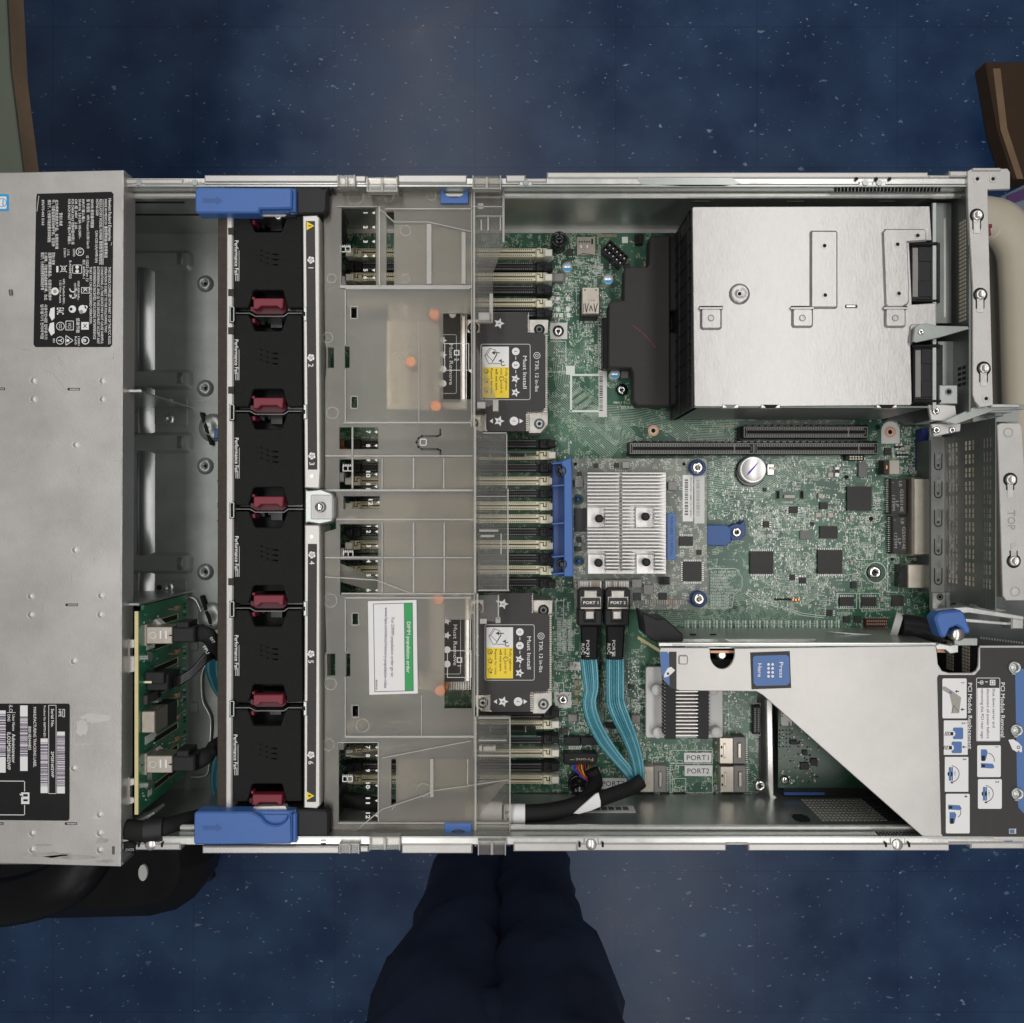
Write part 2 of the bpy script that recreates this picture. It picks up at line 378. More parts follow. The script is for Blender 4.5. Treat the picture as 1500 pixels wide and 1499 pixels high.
    def barcode(s, px0, py0, px1, py1, h, m='black_label', along='y', n=40):
        rnd = random.Random(int(px0*7+py0)); L0, L1 = (py0, py1) if along == 'y' else (px0, px1); p = L0
        u = (L1-L0)/n/1.6
        while p < L1-u*2:
            a = u*rnd.choice((.6, .8, 1.4)); 
            if along == 'y': s.rect(px0, p, px1, p+a, h, m)
            else: s.rect(p, py0, p+a, py1, h, m)
            p += a+u*rnd.choice((.6, .8, 1.5))
        return s
    def build(s, name, parent=None, loc=None, label=None, cat=None, group=None, kind=None, smooth_all=False):
        me = bpy.data.meshes.new(name); o = bpy.data.objects.new(name, me); COL.objects.link(o)
        if parent is not None: o.parent = parent; org = origin_of(parent)
        else:
            if loc is None:
                xs = [v[0] for v in s.v]; ys = [v[1] for v in s.v]; zs = [v[2] for v in s.v]
                loc = Vector(((min(xs)+max(xs))/2, (min(ys)+max(ys))/2, min(zs)))
            org = Vector(loc); o.location = org
        me.from_pydata([(v[0]-org.x, v[1]-org.y, v[2]-org.z) for v in s.v], [], s.f)
        for m in s.ms: me.materials.append(MATS[m])
        me.polygons.foreach_set('material_index', s.mi); me.polygons.foreach_set('use_smooth', s.sm); me.update()
        tag(o, label, cat, group, kind)
        return o
TX = {}
def tag(o, label=None, cat=None, group=None, kind=None):
    if label: o['label'] = label
    if cat: o['category'] = cat
    if group: o['group'] = group
    if kind: o['kind'] = kind
def thing(name, label, cat, loc, group=None):
    o = bpy.data.objects.new(name, None); COL.objects.link(o); o.empty_display_size = .02; o.location = Vector(loc)
    tag(o, label, cat, group); return o
def dup(o, parent=None, loc=None, label=None):
    c = o.copy(); COL.objects.link(c)
    if parent is not None: c.parent = parent
    if loc is not None: c.location = loc
    if label: c['label'] = label
    for ch in list(o.children): dup(ch, c)
    return c
def rr_pts(x0, y0, x1, y1, r, n=5):
    o = []
    for cx, cy, a0 in ((x1-r, y1-r, 0), (x0+r, y1-r, 90), (x0+r, y0+r, 180), (x1-r, y0+r, 270)):
        for i in range(n+1):
            a = math.radians(a0+90*i/n); o.append((cx+r*math.cos(a), cy+r*math.sin(a)))
    return o
def rc(x0, y0, x1, y1): return [(x0, y0), (x1, y0), (x1, y1), (x0, y1)]
def circ(x, y, r, n=16): return [(x+r*math.cos(2*math.pi*i/n), y+r*math.sin(2*math.pi*i/n)) for i in range(n)]
def capsule(x0, y0, x1, y1, r, n=8):
    a = math.atan2(y1-y0, x1-x0); o = []
    for i in range(n+1):
        t = a-math.pi/2+math.pi*i/n; o.append((x1+r*math.cos(t), y1+r*math.sin(t)))
    for i in range(n+1):
        t = a+math.pi/2+math.pi*i/n; o.append((x0+r*math.cos(t), y0+r*math.sin(t)))
    return o
def torx(mb, x, y, r, h, m='chrome', hole='void', base=None):
    """round screw head seen from above"""
    mb.lathe(x, y, [(r, h-2.2), (r, h-.9), (r*.88, h-.25), (r*.45, h), (r*.42, h-1.0), (0.01, h-1.0)], h, m)
    mb.star(x, y, r*.38, h-.9, hole)
def phil(mb, x, y, r, h, m='chrome'):
    mb.lathe(x, y, [(r, h-2), (r*.95, h-.8), (r*.6, h-.1), (0.01, h)], h, m)
    mb.line([(x-r*.45, y-r*.3), (x+r*.45, y+r*.3)], r*.2, h+.12, 'steel_dark'); mb.line([(x-r*.3, y+r*.45), (x+r*.3, y-r*.45)], r*.2, h+.14, 'steel_dark')
# ================================================================ setting
fl = MB('blue_tile'); fl.quad([(-6, -6, 0), (6, -6, 0), (6, 6, 0), (-6, 6, 0)])
o = fl.build('floor', kind='structure', loc=(0, 0, 0))
# hidden support under the server
T = thing('work_table', 'plain grey table under the open server', 'table', (0, 0, 0))
mb = MB('table_top'); mb.wbox(-.42, -.17, ZR-.122, .34, .17, ZR-.0935, b=.003); mb.build('tabletop', T)
for sx in (-.38, .30):
    for sy in (-.14, .14):
        mb = MB('steel_dark'); mb.wbox(sx-.015, sy-.015, 0, sx+.015, sy+.015, ZR-.1225); mb.build('leg', T)
# ================================================================ server chassis
S = thing('server_chassis', 'open galvanised steel rack server chassis with rolled rails and perforated rear', 'server chassis', P(750, 750, -86))
HB = -83
IN0, IN1 = 273, 1226        # inner faces of the side walls, rim pixels
# pan
mb = MB('steel_pan')
c0 = P(-190, IN0-9, 0); c1 = P(1458, IN1+9, 0)
mb.wbox(c0.x, c1.y, ZR+(HB-2)/1000, c1.x, c0.y, ZR+HB/1000)
def FX(px, py): return px, py
# embossed ribs of the empty bay (pixels measured on the pan)
def emb(x0, y0, x1, y1, r, hh, b, m='steel_pan'): mb.prism(rr_pts(x0, y0, x1, y1, r), HB+hh, HB-.5, m, b)
for (y0, y1) in ((366, 396), (541, 570), (633, 664), (810, 841)): emb(120, y0, 281, y1, 9, 3.0, 2.6)
def ramp(xs, y0, y1):
    vs = []; fs = []; n = len(xs)
    for yy in (y0, y0+2.5, y1-2.5, y1):
        for (x, hh) in xs: q = P(x, yy, HB); vs.append((q.x, q.y, q.z+(hh/1000 if yy in (y0+2.5, y1-2.5) else -.0001)))
    for j in range(3):
        for i in range(n-1): fs.append((j*n+i, (j+1)*n+i, (j+1)*n+i+1, j*n+i+1))
    mb.add(vs, fs, 'steel_rib', True)  # slopes shaped to carry the rib highlight
for (y0, y1) in ((392, 545), (566, 637), (660, 815), (837, 905)): ramp([(202, 0), (204, 3), (207, 4), (212, 4.1), (215, 3.6), (218, 2.8), (221, 1.9), (224, .95), (227, .05)], y0, y1)
for (y0, y1) in ((368, 394), (543, 568), (635, 662), (812, 839)): ramp([(262, 3.2), (267, 3.15), (270, 3.0), (273, 2.2), (276, 1.35), (279, .5), (282, 0)], y0+2, y1-2)
for (y0, y1) in ((398, 541), (668, 810), (844, 872)): emb(150, y0, 205, y1, 3, .6, .4)
for (x0, y0, x1, y1) in ((226, 583, 274, 623), (150, 603, 203, 623), (226, 852, 273, 880), (150, 852, 201, 885)): emb(x0, y0, x1, y1, 3, 1.0, .5)
for (x, y) in ((247, 590), (248, 614), (189, 615), (186, 861), (247, 861), (410, 1)):
    if y > 5: mb.lathe(x, y, [(7, HB+1.0), (4.5, HB+2), (3.4, HB+2), (3, HB+1.1), (.01, HB+1.1)], HB+1, 'steel_inner')
mb.cyl(233, 861, 4, HB+1.15, HB-1, 'void')
for y in (416, 569, 683, 838):
    mb.lathe(301, y, [(12.5, HB), (11, HB+.8), (8.5, HB+2.4), (4.5, HB+2.6), (3.4, HB+.8), (2.6, HB+.8)], HB, 'steel_pan'); mb.cyl(301, y, 2.8, HB+.9, HB-1, 'void', n=14)
for (x, y) in ((312, 627), (311, 903)):
    mb.lathe(x, y, [(21, HB), (18, HB+2.8), (11, HB+4.5), (5, HB+3.5), (.01, HB+3)], HB, 'steel_pan')
mb.prism(capsule(295, 606, 309, 650, 2.4), HB+4.4, HB-.5, 'void'); mb.prism(capsule(295, 875, 309, 915, 2.4), HB+4.4, HB-.5, 'void')
mb.line([(284, 587), (301, 587)], 1, HB+.3, 'steel_inner'); mb.line([(284, 668), (284, 690)], 1, HB+.3, 'steel_inner')
mb.build('floor_pan', S)
# side walls : double sheet with lipped rim and notches
def wall(yi, yo, sgn, notches, lips):
    """yi inner, yo outer rim pixel rows"""
    mb = MB('steel_inner')
    a = P(-190, yi, 0); b = P(1456, yi, 0); 
    ys = a.y; t = .0012*sgn
    mb.wbox(a.x, ys, ZR+HB/1000, b.x, ys+t, ZR-.0005)                      # inner skin
    mb.wbox(a.x, P(0, yo, 0).y, ZR-.088, b.x, P(0, yo, 0).y-t, ZR-.0075)   # outer skin
    # shelf on the inner skin, its highlight put into brighter steel
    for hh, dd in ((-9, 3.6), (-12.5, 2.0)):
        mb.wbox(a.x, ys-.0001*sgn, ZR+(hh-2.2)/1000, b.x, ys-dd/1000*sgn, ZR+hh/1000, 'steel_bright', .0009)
    for i in range(14):
        x = P(760+i*48, 0, 0).x
    return mb
mbw = wall(IN0, 254, 1, None, None)
# slot lines and mesh of the upper wall
def on_wall(mb, x0, x1, h0, h1, yi, sgn, m='void', d=.0002):
    a = P(x0, yi, 0); b = P(x1, yi, 0)
    mb.wbox(a.x, a.y-d*sgn*2, ZR+h0/1000, b.x, a.y, ZR+h1/1000, m)
on_wall(mbw, 120, 245, -26, -24, IN0, 1); on_wall(mbw, 120, 285, -47, -45, IN0, 1)
for i in range(30):
    for j in range(3): on_wall(mbw, 1225+i*5.3+j*2, 1228+i*5.3+j*2, -3.6-j*1.9, -2.4-j*1.9, IN0, 1)
for x in (1028, 1172, 1312): on_wall(mbw, x, x+26, -25, -23.5, IN0, 1, 'steel_dark')
mbw.build('side_wall', S)
mbw = wall(IN1, 1245, -1, None, None)
for i in range(26):
    for j in range(9): on_wall(mbw, 1228+i*6.4, 1232.4+i*6.4, -63+j*4.4, -60.4+j*4.4, IN1, -1, 'cap_grey' if i < 16 else 'void')
on_wall(mbw, 1187, 1211, -33, -25, IN1, -1, 'void'); on_wall(mbw, 1191, 1207, -35, -23, IN1, -1, 'void', .00022)
for i in range(22):
    for j in range(2): on_wall(mbw, 1290+i*5, 1293+i*5, -7+j*2.6, -5.6+j*2.6, IN1, -1, 'void')
# asset sticker low on the lower wall
a = P(812, IN1, 0); on_wall(mbw, 855, 946, -50, -39, IN1, -1, 'off_white', .0002)
for i in range(34):
    if i % 5 != 3: on_wall(mbw, 861+i*2.3, 862.4+i*2.3, -47.5, -42, IN1, -1, 'chip', .0004)
mbw.build('side_wall', S)
# rim lips
mb = MB('steel_cover')
for x0, x1, y0, y1 in ((-190, 268, 262, 270), (268, 299, 267, 271), (299, 496, 256, 267), (519, 536, 257, 267), (583, 684, 256, 268), (741, 770, 256, 267), (770, 801, 261, 267), (801, 1360, 252, 261), (1360, 1391, 256, 261), (1391, 1420, 250, 259)):
    mb.box(x0, y0, x1, y1, 0, -7, None, .8)
mb.box(-190, 262, 1420, 269.5, -1.2, -3.5, 'steel_bright'); 
for x in (203, 285, 1268, 1288, 770): mb.box(x-10, 266, x+10, 272.5, -.6, -5, 'steel_bright', .6); mb.cyl(x, 267.5, 4.5, .2, -1, 'steel_inner', .2)
for x in (1268-13, 1268+16, 1288+16): mb.cyl(x, 262, 2.3, .25, -.5, 'void', n=10)
mb.prism([(930, 256), (1065, 256), (1085, 269), (1060, 273), (1000, 273), (940, 270)], -.5, -2.4, 'steel_inner')
mb.text('SWITCH', 1100, 266, -.3, 4, 'steel_bright', 30)
mb.build('rim_rail', S)
mb = MB('steel_cover')
for x0, x1, y0, y1 in ((-190, 264, 1236, 1246), (296, 497, 1240, 1251), (527, 540, 1240, 1249), (588, 692, 1237, 1251), (752, 845, 1235, 1248), (845, 1064, 1236, 1247), (1064, 1096, 1235, 1238), (1096, 1391, 1236, 1247), (1391, 1422, 1234, 1238), (1422, 1500, 1234, 1244), (1500, 1540, 1234, 1244)):
    mb.box(x0, y0, x1, y1, 0, -7, None, .8)
mb.box(-190, 1228, 1500, 1236.5, -1.2, -3.5, 'steel_bright')
for x in (220, 866, 1315): 
    mb.box(x-11, 1227, x+11, 1237, -.6, -5, 'steel_bright', .6); mb.lathe(x, 1238, [(8, 0), (5, 1), (.1, 1.2)], 0, 'steel_bright')
    for dx in (-17, 17): mb.prism(capsule(x+dx, 1236, x+dx, 1240, 1.6), .3, -1, 'void')
mb.build('rim_rail', S)
# rear wall behind the power supplies and rear top strips
mb = MB('steel_inner')
a = P(1420, 262, 0); b = P(1420, 603, 0)
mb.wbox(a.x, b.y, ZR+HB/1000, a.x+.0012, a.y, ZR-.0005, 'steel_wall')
for i in range(26):                                                    # perforations seen at a slant
    y = 320+i*5.8
    for j in range(3):
        q = P(1420, y, 0); mb.wbox(q.x-.0004, q.y-.0008, ZR-.0105+j*.0026, q.x, q.y+.0009, ZR-.0088+j*.0026, 'beige')
for j in range(8): 
    q = P(1420, 560-(j % 4)*8, 0); mb.wbox(q.x-.0004, q.y-.001, ZR-.012+(j//4)*.005, q.x, q.y+.001, ZR-.009+(j//4)*.005, 'void')
mb.build('rear_wall', S)
mb = MB('steel_cover')
outer = [(1417, 251), (1424, 247), (1476, 247), (1480, 252), (1480, 277), (1447, 278), (1450, 400), (1455, 594), (1436, 597), (1428, 588), (1425, 578), (1425, 420), (1418, 300)]
def keyhole(x, y, up=1): return circ(x, y, 9.5, 18)
kh = [(1431, 316), (1436, 432), (1441, 540)]
mb.prism(outer, 1, -1.2, None, .35)
for i, (x, y) in enumerate(kh):
    mb.ring(x, y, 10.5, 3, 1.15, 'void', 24); mb.prism(rc(x-5, y+5, x+5, y+26), 1.3, .9, 'steel_bright', .2); mb.line([(x-5.5, y+8), (x-5.5, y+20)], 1.4, 1.4, 'void'); mb.line([(x+5.5, y+8), (x+5.5, y+20)], 1.4, 1.4, 'void')
    mb.lathe(x, y, [(7.6, 1), (7, 2.2), (5, 2.6), (4.4, 2.0), (.01, 2.2)], 1, 'steel_bright')
for (x, y) in ((1432, 262), (1455, 262), (1445, 584)): mb.ring(x, y, 6, 1.4, 1.2, 'steel_bright'); mb.cyl(x, y, 2.6, 1.25, .5, 'void', n=12)
mb.box(1425, 246, 1466, 250, 2, .5, None, .3)
mb.build('rear_bracket', S)
mb = MB('steel_wall'); mb.box(1366, 297, 1394, 474, -16, -17.5, None, .3); mb.box(1366, 297, 1372, 600, -6, -8, 'steel_inner', .3); mb.line([(1384, 320), (1384, 465)], 3, -15.85, 'steel_inner'); mb.build('latch_panel', S)  # paler line painted as a vertical highlight on the panel
mb = MB('steel_pan'); mb.box(1374, 500, 1402, 592, -18, -20, None, .3); mb.build('latch_panel', S)
# brackets at the corner between supplies and slots
mb = MB('steel_inner')
mb.prism([(1360, 593), (1380, 592), (1400, 594), (1402, 612), (1384, 617), (1364, 616)], -8, -10, 'steel_cover', .5); torx(mb, 1372, 602, 5.5, -6.2)
mb.prism([(1364, 621), (1408, 620), (1407, 632), (1368, 640)], -10, -12, 'steel_cover', .5); torx(mb, 1373, 630, 5.5, -8.2); torx(mb, 1396, 630, 5, -8.2)
mb.box(1376, 564, 1403, 592, -6, -8, None, .5); mb.ring(1390, 574, 5.5, 2, -5.8, 'chrome'); mb.cyl(1390, 574, 3.4, -5.8, -7, 'void')
mb.prism([(1384, 617), (1440, 590), (1456, 593), (1500, 593), (1500, 600), (1455, 602), (1400, 622)], -3, -6, 'steel_inner', .3)
mb.box(1452, 592, 1494, 597, 0, -4, 'steel_bright', .4); mb.box(1425, 600, 1492, 618, -22, -24, 'steel_inner'); mb.box(1457, 604, 1470, 610, -10, -22, 'steel_inner', .5)
mb.wbox(P(1451, 603, 0).x, P(0, 603, 0).y, ZR-.075, P(1490, 603, 0).x, P(0, 600, 0).y, ZR-.004)
mb.prism([(1300, 600), (1362, 600), (1362, 622), (1328, 622), (1322, 616), (1300, 616)], -66, -74, 'steel_dark')
mb.build('corner_bracket', S)
mb = MB('steel_dark'); q0 = P(1440, 946, 0); q1 = P(1440, 1226, 0); mb.wbox(q0.x, q1.y, ZR-.083, q0.x+.001, q0.y, ZR-.006, 'black_plastic')
for hh_ in (-22, -19, -16, -40, -37, -34):
    for i in range(9): q = P(0, 955+i*5.2, 0); mb.wbox(q0.x-.0004, q.y-.0009, ZR+hh_/1000, q0.x, q.y+.0009, ZR+hh_/1000+.002, 'beige')
mb.build('lower_rear_wall', S)
# small triangular brace on the supply cage
mb = MB('steel_pan'); mb.prism([(1340, 480), (1346, 475), (1358, 474), (1372, 477), (1418, 478), (1420, 482), (1375, 495), (1342, 502), (1337, 500)], .5, -1, None, .3); torx(mb, 1350, 486, 4.5, 1.8); mb.build('brace', S)
# slot wall (perforated) + ledge + TOP strip
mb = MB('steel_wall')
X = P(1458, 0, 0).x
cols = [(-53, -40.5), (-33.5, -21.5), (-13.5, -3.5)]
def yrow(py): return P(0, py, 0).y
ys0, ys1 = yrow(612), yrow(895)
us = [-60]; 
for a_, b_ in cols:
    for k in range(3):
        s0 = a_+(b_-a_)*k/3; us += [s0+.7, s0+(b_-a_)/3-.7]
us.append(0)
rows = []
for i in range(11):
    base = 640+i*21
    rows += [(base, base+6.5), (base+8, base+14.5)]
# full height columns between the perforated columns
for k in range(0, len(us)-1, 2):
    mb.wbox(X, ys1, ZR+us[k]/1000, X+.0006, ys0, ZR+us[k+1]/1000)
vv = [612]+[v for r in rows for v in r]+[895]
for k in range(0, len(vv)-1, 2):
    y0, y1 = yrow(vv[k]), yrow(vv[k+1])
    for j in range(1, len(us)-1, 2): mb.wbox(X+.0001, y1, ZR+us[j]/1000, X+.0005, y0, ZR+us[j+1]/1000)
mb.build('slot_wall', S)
mb = MB('steel_bright')
mb.box(1363, 640, 1385, 868, -57, -59, 'steel_bright', .4)
for y in (665, 706, 748, 790, 833):
    pts = [(1369, y), (1369, y+18)]+[(1374.5+5.5*math.cos(math.radians(a)), y+18+5.5*math.sin(math.radians(a))) for a in range(170, -1, -30)]+[(1380, y)]
    mb.line(pts, 1.3, -56.8, 'void'); mb.rect(1372.5, y-6, 1376.5, y+16, -56.9, 'chrome'); mb.disc(1374.5, y+17, 2, -56.7, 'steel_dark', 10)
mb.box(1361, 645, 1364, 868, -54, -70, 'steel_dark'); mb.box(1366, 868, 1388, 893, -55, -59, 'steel_bright', .4); mb.ring(1377, 875, 5, 2, -54.8, 'steel_dark'); mb.disc(1377, 875, 2.4, -54.7, 'void')
mb.box(1391, 868, 1413, 893, -50, -54, 'steel_inner', .4); mb.disc(1401, 876, 3.4, -49.9, 'steel_dark')
mb.build('slot_ledge', S)
mb = MB('steel_cover')
tp = [(1461, 623), (1466, 620), (1494, 620), (1497, 626), (1512, 860), (1512, 880), (1474, 880), (1469, 873)]
mb.prism(tp, 1, -1, None, .35)
for x, y in ((1477, 634), (1487, 867)): mb.ring(x, y, 7, 1, 1.15, 'steel_inner'); mb.disc(x, y, 5, 1.1, 'steel_bright')
for x, y, d in ((1480, 703, 1), (1485, 822, -1)):
    mb.ring(x, y, 10.5, 3, 1.15, 'void'); mb.lathe(x, y, [(7.6, 1), (7, 2.2), (5, 2.6), (4.4, 2.0), (.01, 2.2)], 1, 'steel_bright')
    mb.line([(x-5, y+9*d), (x-5, y+15*d)], 1.6, 1.3, 'void'); mb.line([(x+5, y+9*d), (x+5, y+15*d)], 1.6, 1.3, 'void'); mb.rect(x-4, y+6*d, x+4, y+26*d, 1.2, 'steel_bright')
mb.text('TOP', 1482, 748, 1.2, 11, 'steel_inner', 28, -90)
mb.build('slot_cover_strip', S)
mb = MB('steel_inner')
mb.prism([(1370, 893), (1416, 889), (1500, 903), (1500, 909), (1420, 898), (1370, 900)], -6, -10, 'steel_bright', .4)
mb.prism([(1405, 905), (1500, 914), (1500, 918), (1405, 911)], -12, -16, 'steel_bright', .4)
mb.prism([(1415, 871), (1600, 884), (1600, 960), (1395, 945), (1390, 895)], -45, -48, 'steel_dark')
mb.prism([(1428, 886), (1464, 890), (1476, 895), (1464, 899), (1428, 893)], -18, -24, 'steel_inner', 1)
mb.box(1482, 905, 1500, 922, -8, -20, 'steel_bright', .8)
for i in range(16): mb.rect(1436+i*4, 933+i*.5, 1438.5+i*4, 936+i*.5, -44.8, 'steel_bright')
mb.build('rear_frame', S)
# thin light strip of chassis round the board
mb = MB('steel_cover'); mb.box(470, 336, 1360, 341.5, -73.5, -83); mb.box(470, 1160, 1360, 1172, -77, -83); mb.build('board_tray_edge', S)
# divider plates of the drive bay
mb = MB('steel_inner')
a = P(-100, 572, -4); b = P(206, 574, -4)
mb.wbox(a.x, b.y, ZR+HB/1000, b.x, a.y, ZR-.004); 
mb.box(150, 571, 207, 574.5, -3.4, -5, 'steel_bright'); mb.build('bay_divider', S); mb = MB('steel_inner')
a = P(-100, 884, -4); b = P(204, 887, -4); mb.wbox(a.x, b.y, ZR+HB/1000, b.x, a.y, ZR-.004)
mb.build('bay_divider', S)
# drive bracket left of the backplane
mb = MB('steel_cover')
outer = [(150, 882), (198, 882), (198, 1204), (150, 1204)]
holes = [rc(186, 890, 201, 935)] 
mb.prism([(150, 889), (187, 889), (187, 934), (190, 937), (197.5, 937), (197.5, 949), (190, 950), (190, 961), (197.5, 962), (197.5, 984), (189, 986), (187, 990), (187, 1138), (190, 1141), (197, 1141), (197, 1150), (190, 1152), (190, 1168), (197, 1170), (197, 1176), (187, 1180), (187, 1196), (150, 1196)], -6, -8, None, .3)
for y in (919, 951, 990, 1028, 1066, 1104, 1142, 1180):
    mb.rect(176.5, y-4, 181, y+5, -5.85, 'void')
mb.box(186, 889, 205, 1196, -40, -42, 'void'); mb.prism([(150, 1200), (200, 1203), (224, 1190), (226, 1193), (204, 1209), (150, 1206)], -9, -24, 'steel_bright', .4)  # black sheet stands in for the dark gap under the cut-outs
mb.build('drive_bracket', S)
# wire guide on the pan
mb = MB('steel_bright'); H_ = HB+2.5
mb.tube([P(306, 968, H_), P(296, 985, H_), P(295, 1010, H_), P(298, 1030, H_), P(306, 1045, H_), P(309, 1060, H_), P(307, 1100, H_), P(305, 1130, H_), P(295, 1138, H_), P(280, 1138, H_)], .0011)
mb.tube([P(272, 874, H_), P(285, 878, H_), P(292, 890, H_), P(302, 915, H_)], .0009)
for y in (950, 1041): mb.prism(rr_pts(276, y-12, 290, y+4, 2), HB+1.2, HB-.5, 'steel_pan', .6)
mb.build('wire_guide', S)
mb = MB('cyan_blue')
mb.box(319, 645, 326, 832, -50, -80, None, .6); mb.box(313, 628, 330, 643, -52, -70, 'blue_dark', .8)
for y in (705, 738, 742, 763): mb.disc(319.4, y, 1.6, -49.8, 'blue_deep', 8)
mb.build('blue_strip', S)

# ================================================================ top cover over the drive cage
S2 = thing('drive_cage_cover', 'scuffed pale steel cover with two black labels over the drive bays', 'server cover', P(80, 750, 2))
mb = MB('steel_cover')
mb.prism([(-180, 257), (181, 249), (179.5, 600), (178, 1000), (176, 1270), (-180, 1260)], 3, 1, None, .5)
a = P(-180, 253, 3); 
for x, y in ((49, 558), (150, 558), (49, 585), (150, 585), (111, 652), (110, 806), (45, 874), (148, 873), (45, 901), (147, 901), (108, 969), (108, 1126), (146, 1194), (47, 1221), (146, 1221), (47, 1245), (146, 1246)):
    mb.lathe(x, y, [(6.2, 3), (5.8, 3.25), (5.2, 2.95), (4.4, 2.9), (3.6, 3.3), (.01, 3.45)], 3, 'steel_cover', 20)
for x, y in ((108, 570.5), (105, 886.5), (104, 1207), (-2, 570), (-4, 1207)):
    mb.rect(x-9, y-2, x+9, y+1.6, 3.1, 'lid_label'); mb.rect(x-6, y-1, x+8, y+.8, 3.2, 'steel_bright')
mb.tube([P(16, 425, 2.9), P(17, 433, 2.9)], .0013, 'steel_dark')
for pts in (([(98, 575), (78, 548), (60, 540)]), ([(115, 682), (115, 695)]), ([(150, 652), (158, 652)]), ([(62, 882), (62, 895)]), ([(95, 535), (85, 523)]), ([(79, 1017), (79, 1024)])): mb.line(pts, .5, 3.12, 'steel_bright')
for (x0, y0, x1, y1) in ((109, 1037, 162, 1090), (105, 1050, 135, 1091)): mb.frame(x0, y0, x1, y1, .5, 3.1, 'off_white', 3)
mb.line([(166, 515), (166, 525), (154, 525)], .7, 3.1, 'steel_bright'); mb.line([(30, 512), (43, 512)], .7, 3.1, 'steel_bright'); mb.line([(116, 520), (116, 540)], .7, 3.1, 'off_white'); mb.line([(165, 470), (165, 545)], .5, 3.1, 'off_white')
mb.rect(164, 1240, 168, 1252, 3.1, 'steel_dark')
rs = random.Random(3)
for (cx_, cy_, w_, hh_, m_) in ((70, 1252, 34, 4, 'steel_stain'), (100, 1256, 40, 3, 'steel_stain'), (152, 1262, 14, 3, 'steel_stain'), (64, 1238, 12, 1.5, 'steel_stain'), (120, 1066, 9, 14, 'steel_pale'), (140, 1052, 20, 8, 'steel_pale'), (143, 1198, 8, 3, 'steel_pale'), (150, 1232, 10, 4, 'steel_stain')):
    pts = [(cx_+w_*(.75+.5*rs.random())*math.cos(i*.45), cy_+hh_*(.6+.8*rs.random())*math.sin(i*.45)) for i in range(14)]
    mb.sheet(pts, 3.04, m_)
for i in range(60):
    x_, y_ = rs.uniform(5, 172), rs.uniform(262, 1255); an = rs.uniform(-1.6, 1.6); L_ = rs.uniform(3, 14)
    if 46 < x_ < 170 and 275 < y_ < 512 or x_ < 106 and 1025 < y_ < 1206: continue
    mb.line([(x_, y_), (x_+L_*math.cos(an), y_+L_*math.sin(an))], .35, 3.08, rs.choice(('steel_bright', 'steel_stain')))
mb.build('cover_plate', S2)
mb = MB('steel_cover'); p0 = P(181.3, 249, 3); p1 = P(176.3, 1270, 3)
mb.poly([(p0.x-.0016, p0.y), (p0.x, p0.y), (p1.x, p1.y), (p1.x-.0016, p1.y)], ZR-.0118, ZR+.0008, None, 0); mb.m = 'steel_bright'
q0 = P(181.6, 250, 3.1); mb.prism([(178.4, 250), (181.2, 250), (177.2, 1269), (174.6, 1269)], 3.3, 3.0, 'steel_bright')
mb.build('front_lip', S2)
mb = MB('steel_inner')
for yy, s_ in ((253, -1), (1266, 1)):
    a = P(-180, yy, 3); b = P(178, yy, 3); mb.wbox(a.x, a.y, ZR-.06, b.x, a.y-.001*s_, ZR+.0009)
mb.build('side_flange', S2)
# regulatory label
mb = MB('lid_label')
L1 = [(54, 284), (163, 281), (166, 284), (164, 505), (161, 508.5), (52, 508.5), (49, 505), (53, 290)]
mb.prism(L1, 3.25, 2.8)
t = lambda s, x, y, ln, cap=3.6, bold=.012: mb.text(s, x, y, 3.4, cap, 'white', ln, -90, 'L', bold)
t('Hewlett Packard Enterprise', 161, 291, 62, 4.2, .02)
t('MADE IN MEXICO/ 墨西哥制造/墨西哥製造', 155, 292, 86); t('REGULATORY MODEL NUMBER 管制型号/管制型號', 147.5, 292, 96); t('HSTNS-5200', 142.5, 292, 24); t('CAN ICES-3(A)/NMB-3(A)', 141.5, 338, 47)
t('SERVER 服务器/伺服器', 135, 292, 42); t('型 号/型號   HPE ProLiant DL380 Gen10', 129, 292, 72); t('INPUT/ 输入/輸入', 122, 292, 34); t('50-60 Hz  5.8-2.8A 100-240V~', 117, 292, 58); t('OR 或 240V    2.4A', 111.5, 292, 44)
t('FOR CHINA ONLY 仅限中国/中國使用', 106.5, 292, 66); t('FOR EACH INLET 每个输入/每個輸入', 101.5, 292, 66)
mb.line([(151, 292), (151, 388)], .7, 3.4, 'white')
for i, s in enumerate(('THIS DEVICE COMPLIES WITH PART 15 OF THE FCC RULES.', 'OPERATION IS SUBJECT TO THE FOLLOWING TWO', 'CONDITIONS: (1) THIS DEVICE MAY NOT CAUSE HARMFUL', 'INTERFERENCE, AND (2) THIS DEVICE MUST ACCEPT ANY', 'INTERFERENCE RECEIVED, INCLUDING INTERFERENCE', 'THAT MAY CAUSE UNDESIRED OPERATION.')):
    t(s, 160.5-i*5.5, 391, (114, 96, 113, 113, 106, 84)[i], 3.7)
for i, (s, y, ln) in enumerate((('警告使用者', 312, 19), ('此为甲类信息技术产品，在居住环境', 293, 72), ('中，可能会造成无线电干扰，在这种', 293, 68), ('情况下，使用者可能被要求采取措施', 293, 62), ('876773-043 5163', 293, 37))): t(s, (89, 83, 78, 72, 63)[i], y, ln)
for i, (s, y, ln) in enumerate((('警告使用者', 370, 18), ('這是甲類資訊產品，在居住的環境中', 370, 70), ('使用時，可能會造成射頻干擾，在此', 370, 70), ('情況下，使用者會被要求採取某些對策', 370, 55), )): t(s, (78, 73, 67, 62)[i], y, ln)
t('사용자안내문 업무용기기', 67, 446, 51); t('업무용기기 전자파적합', 61.5, 446, 51)
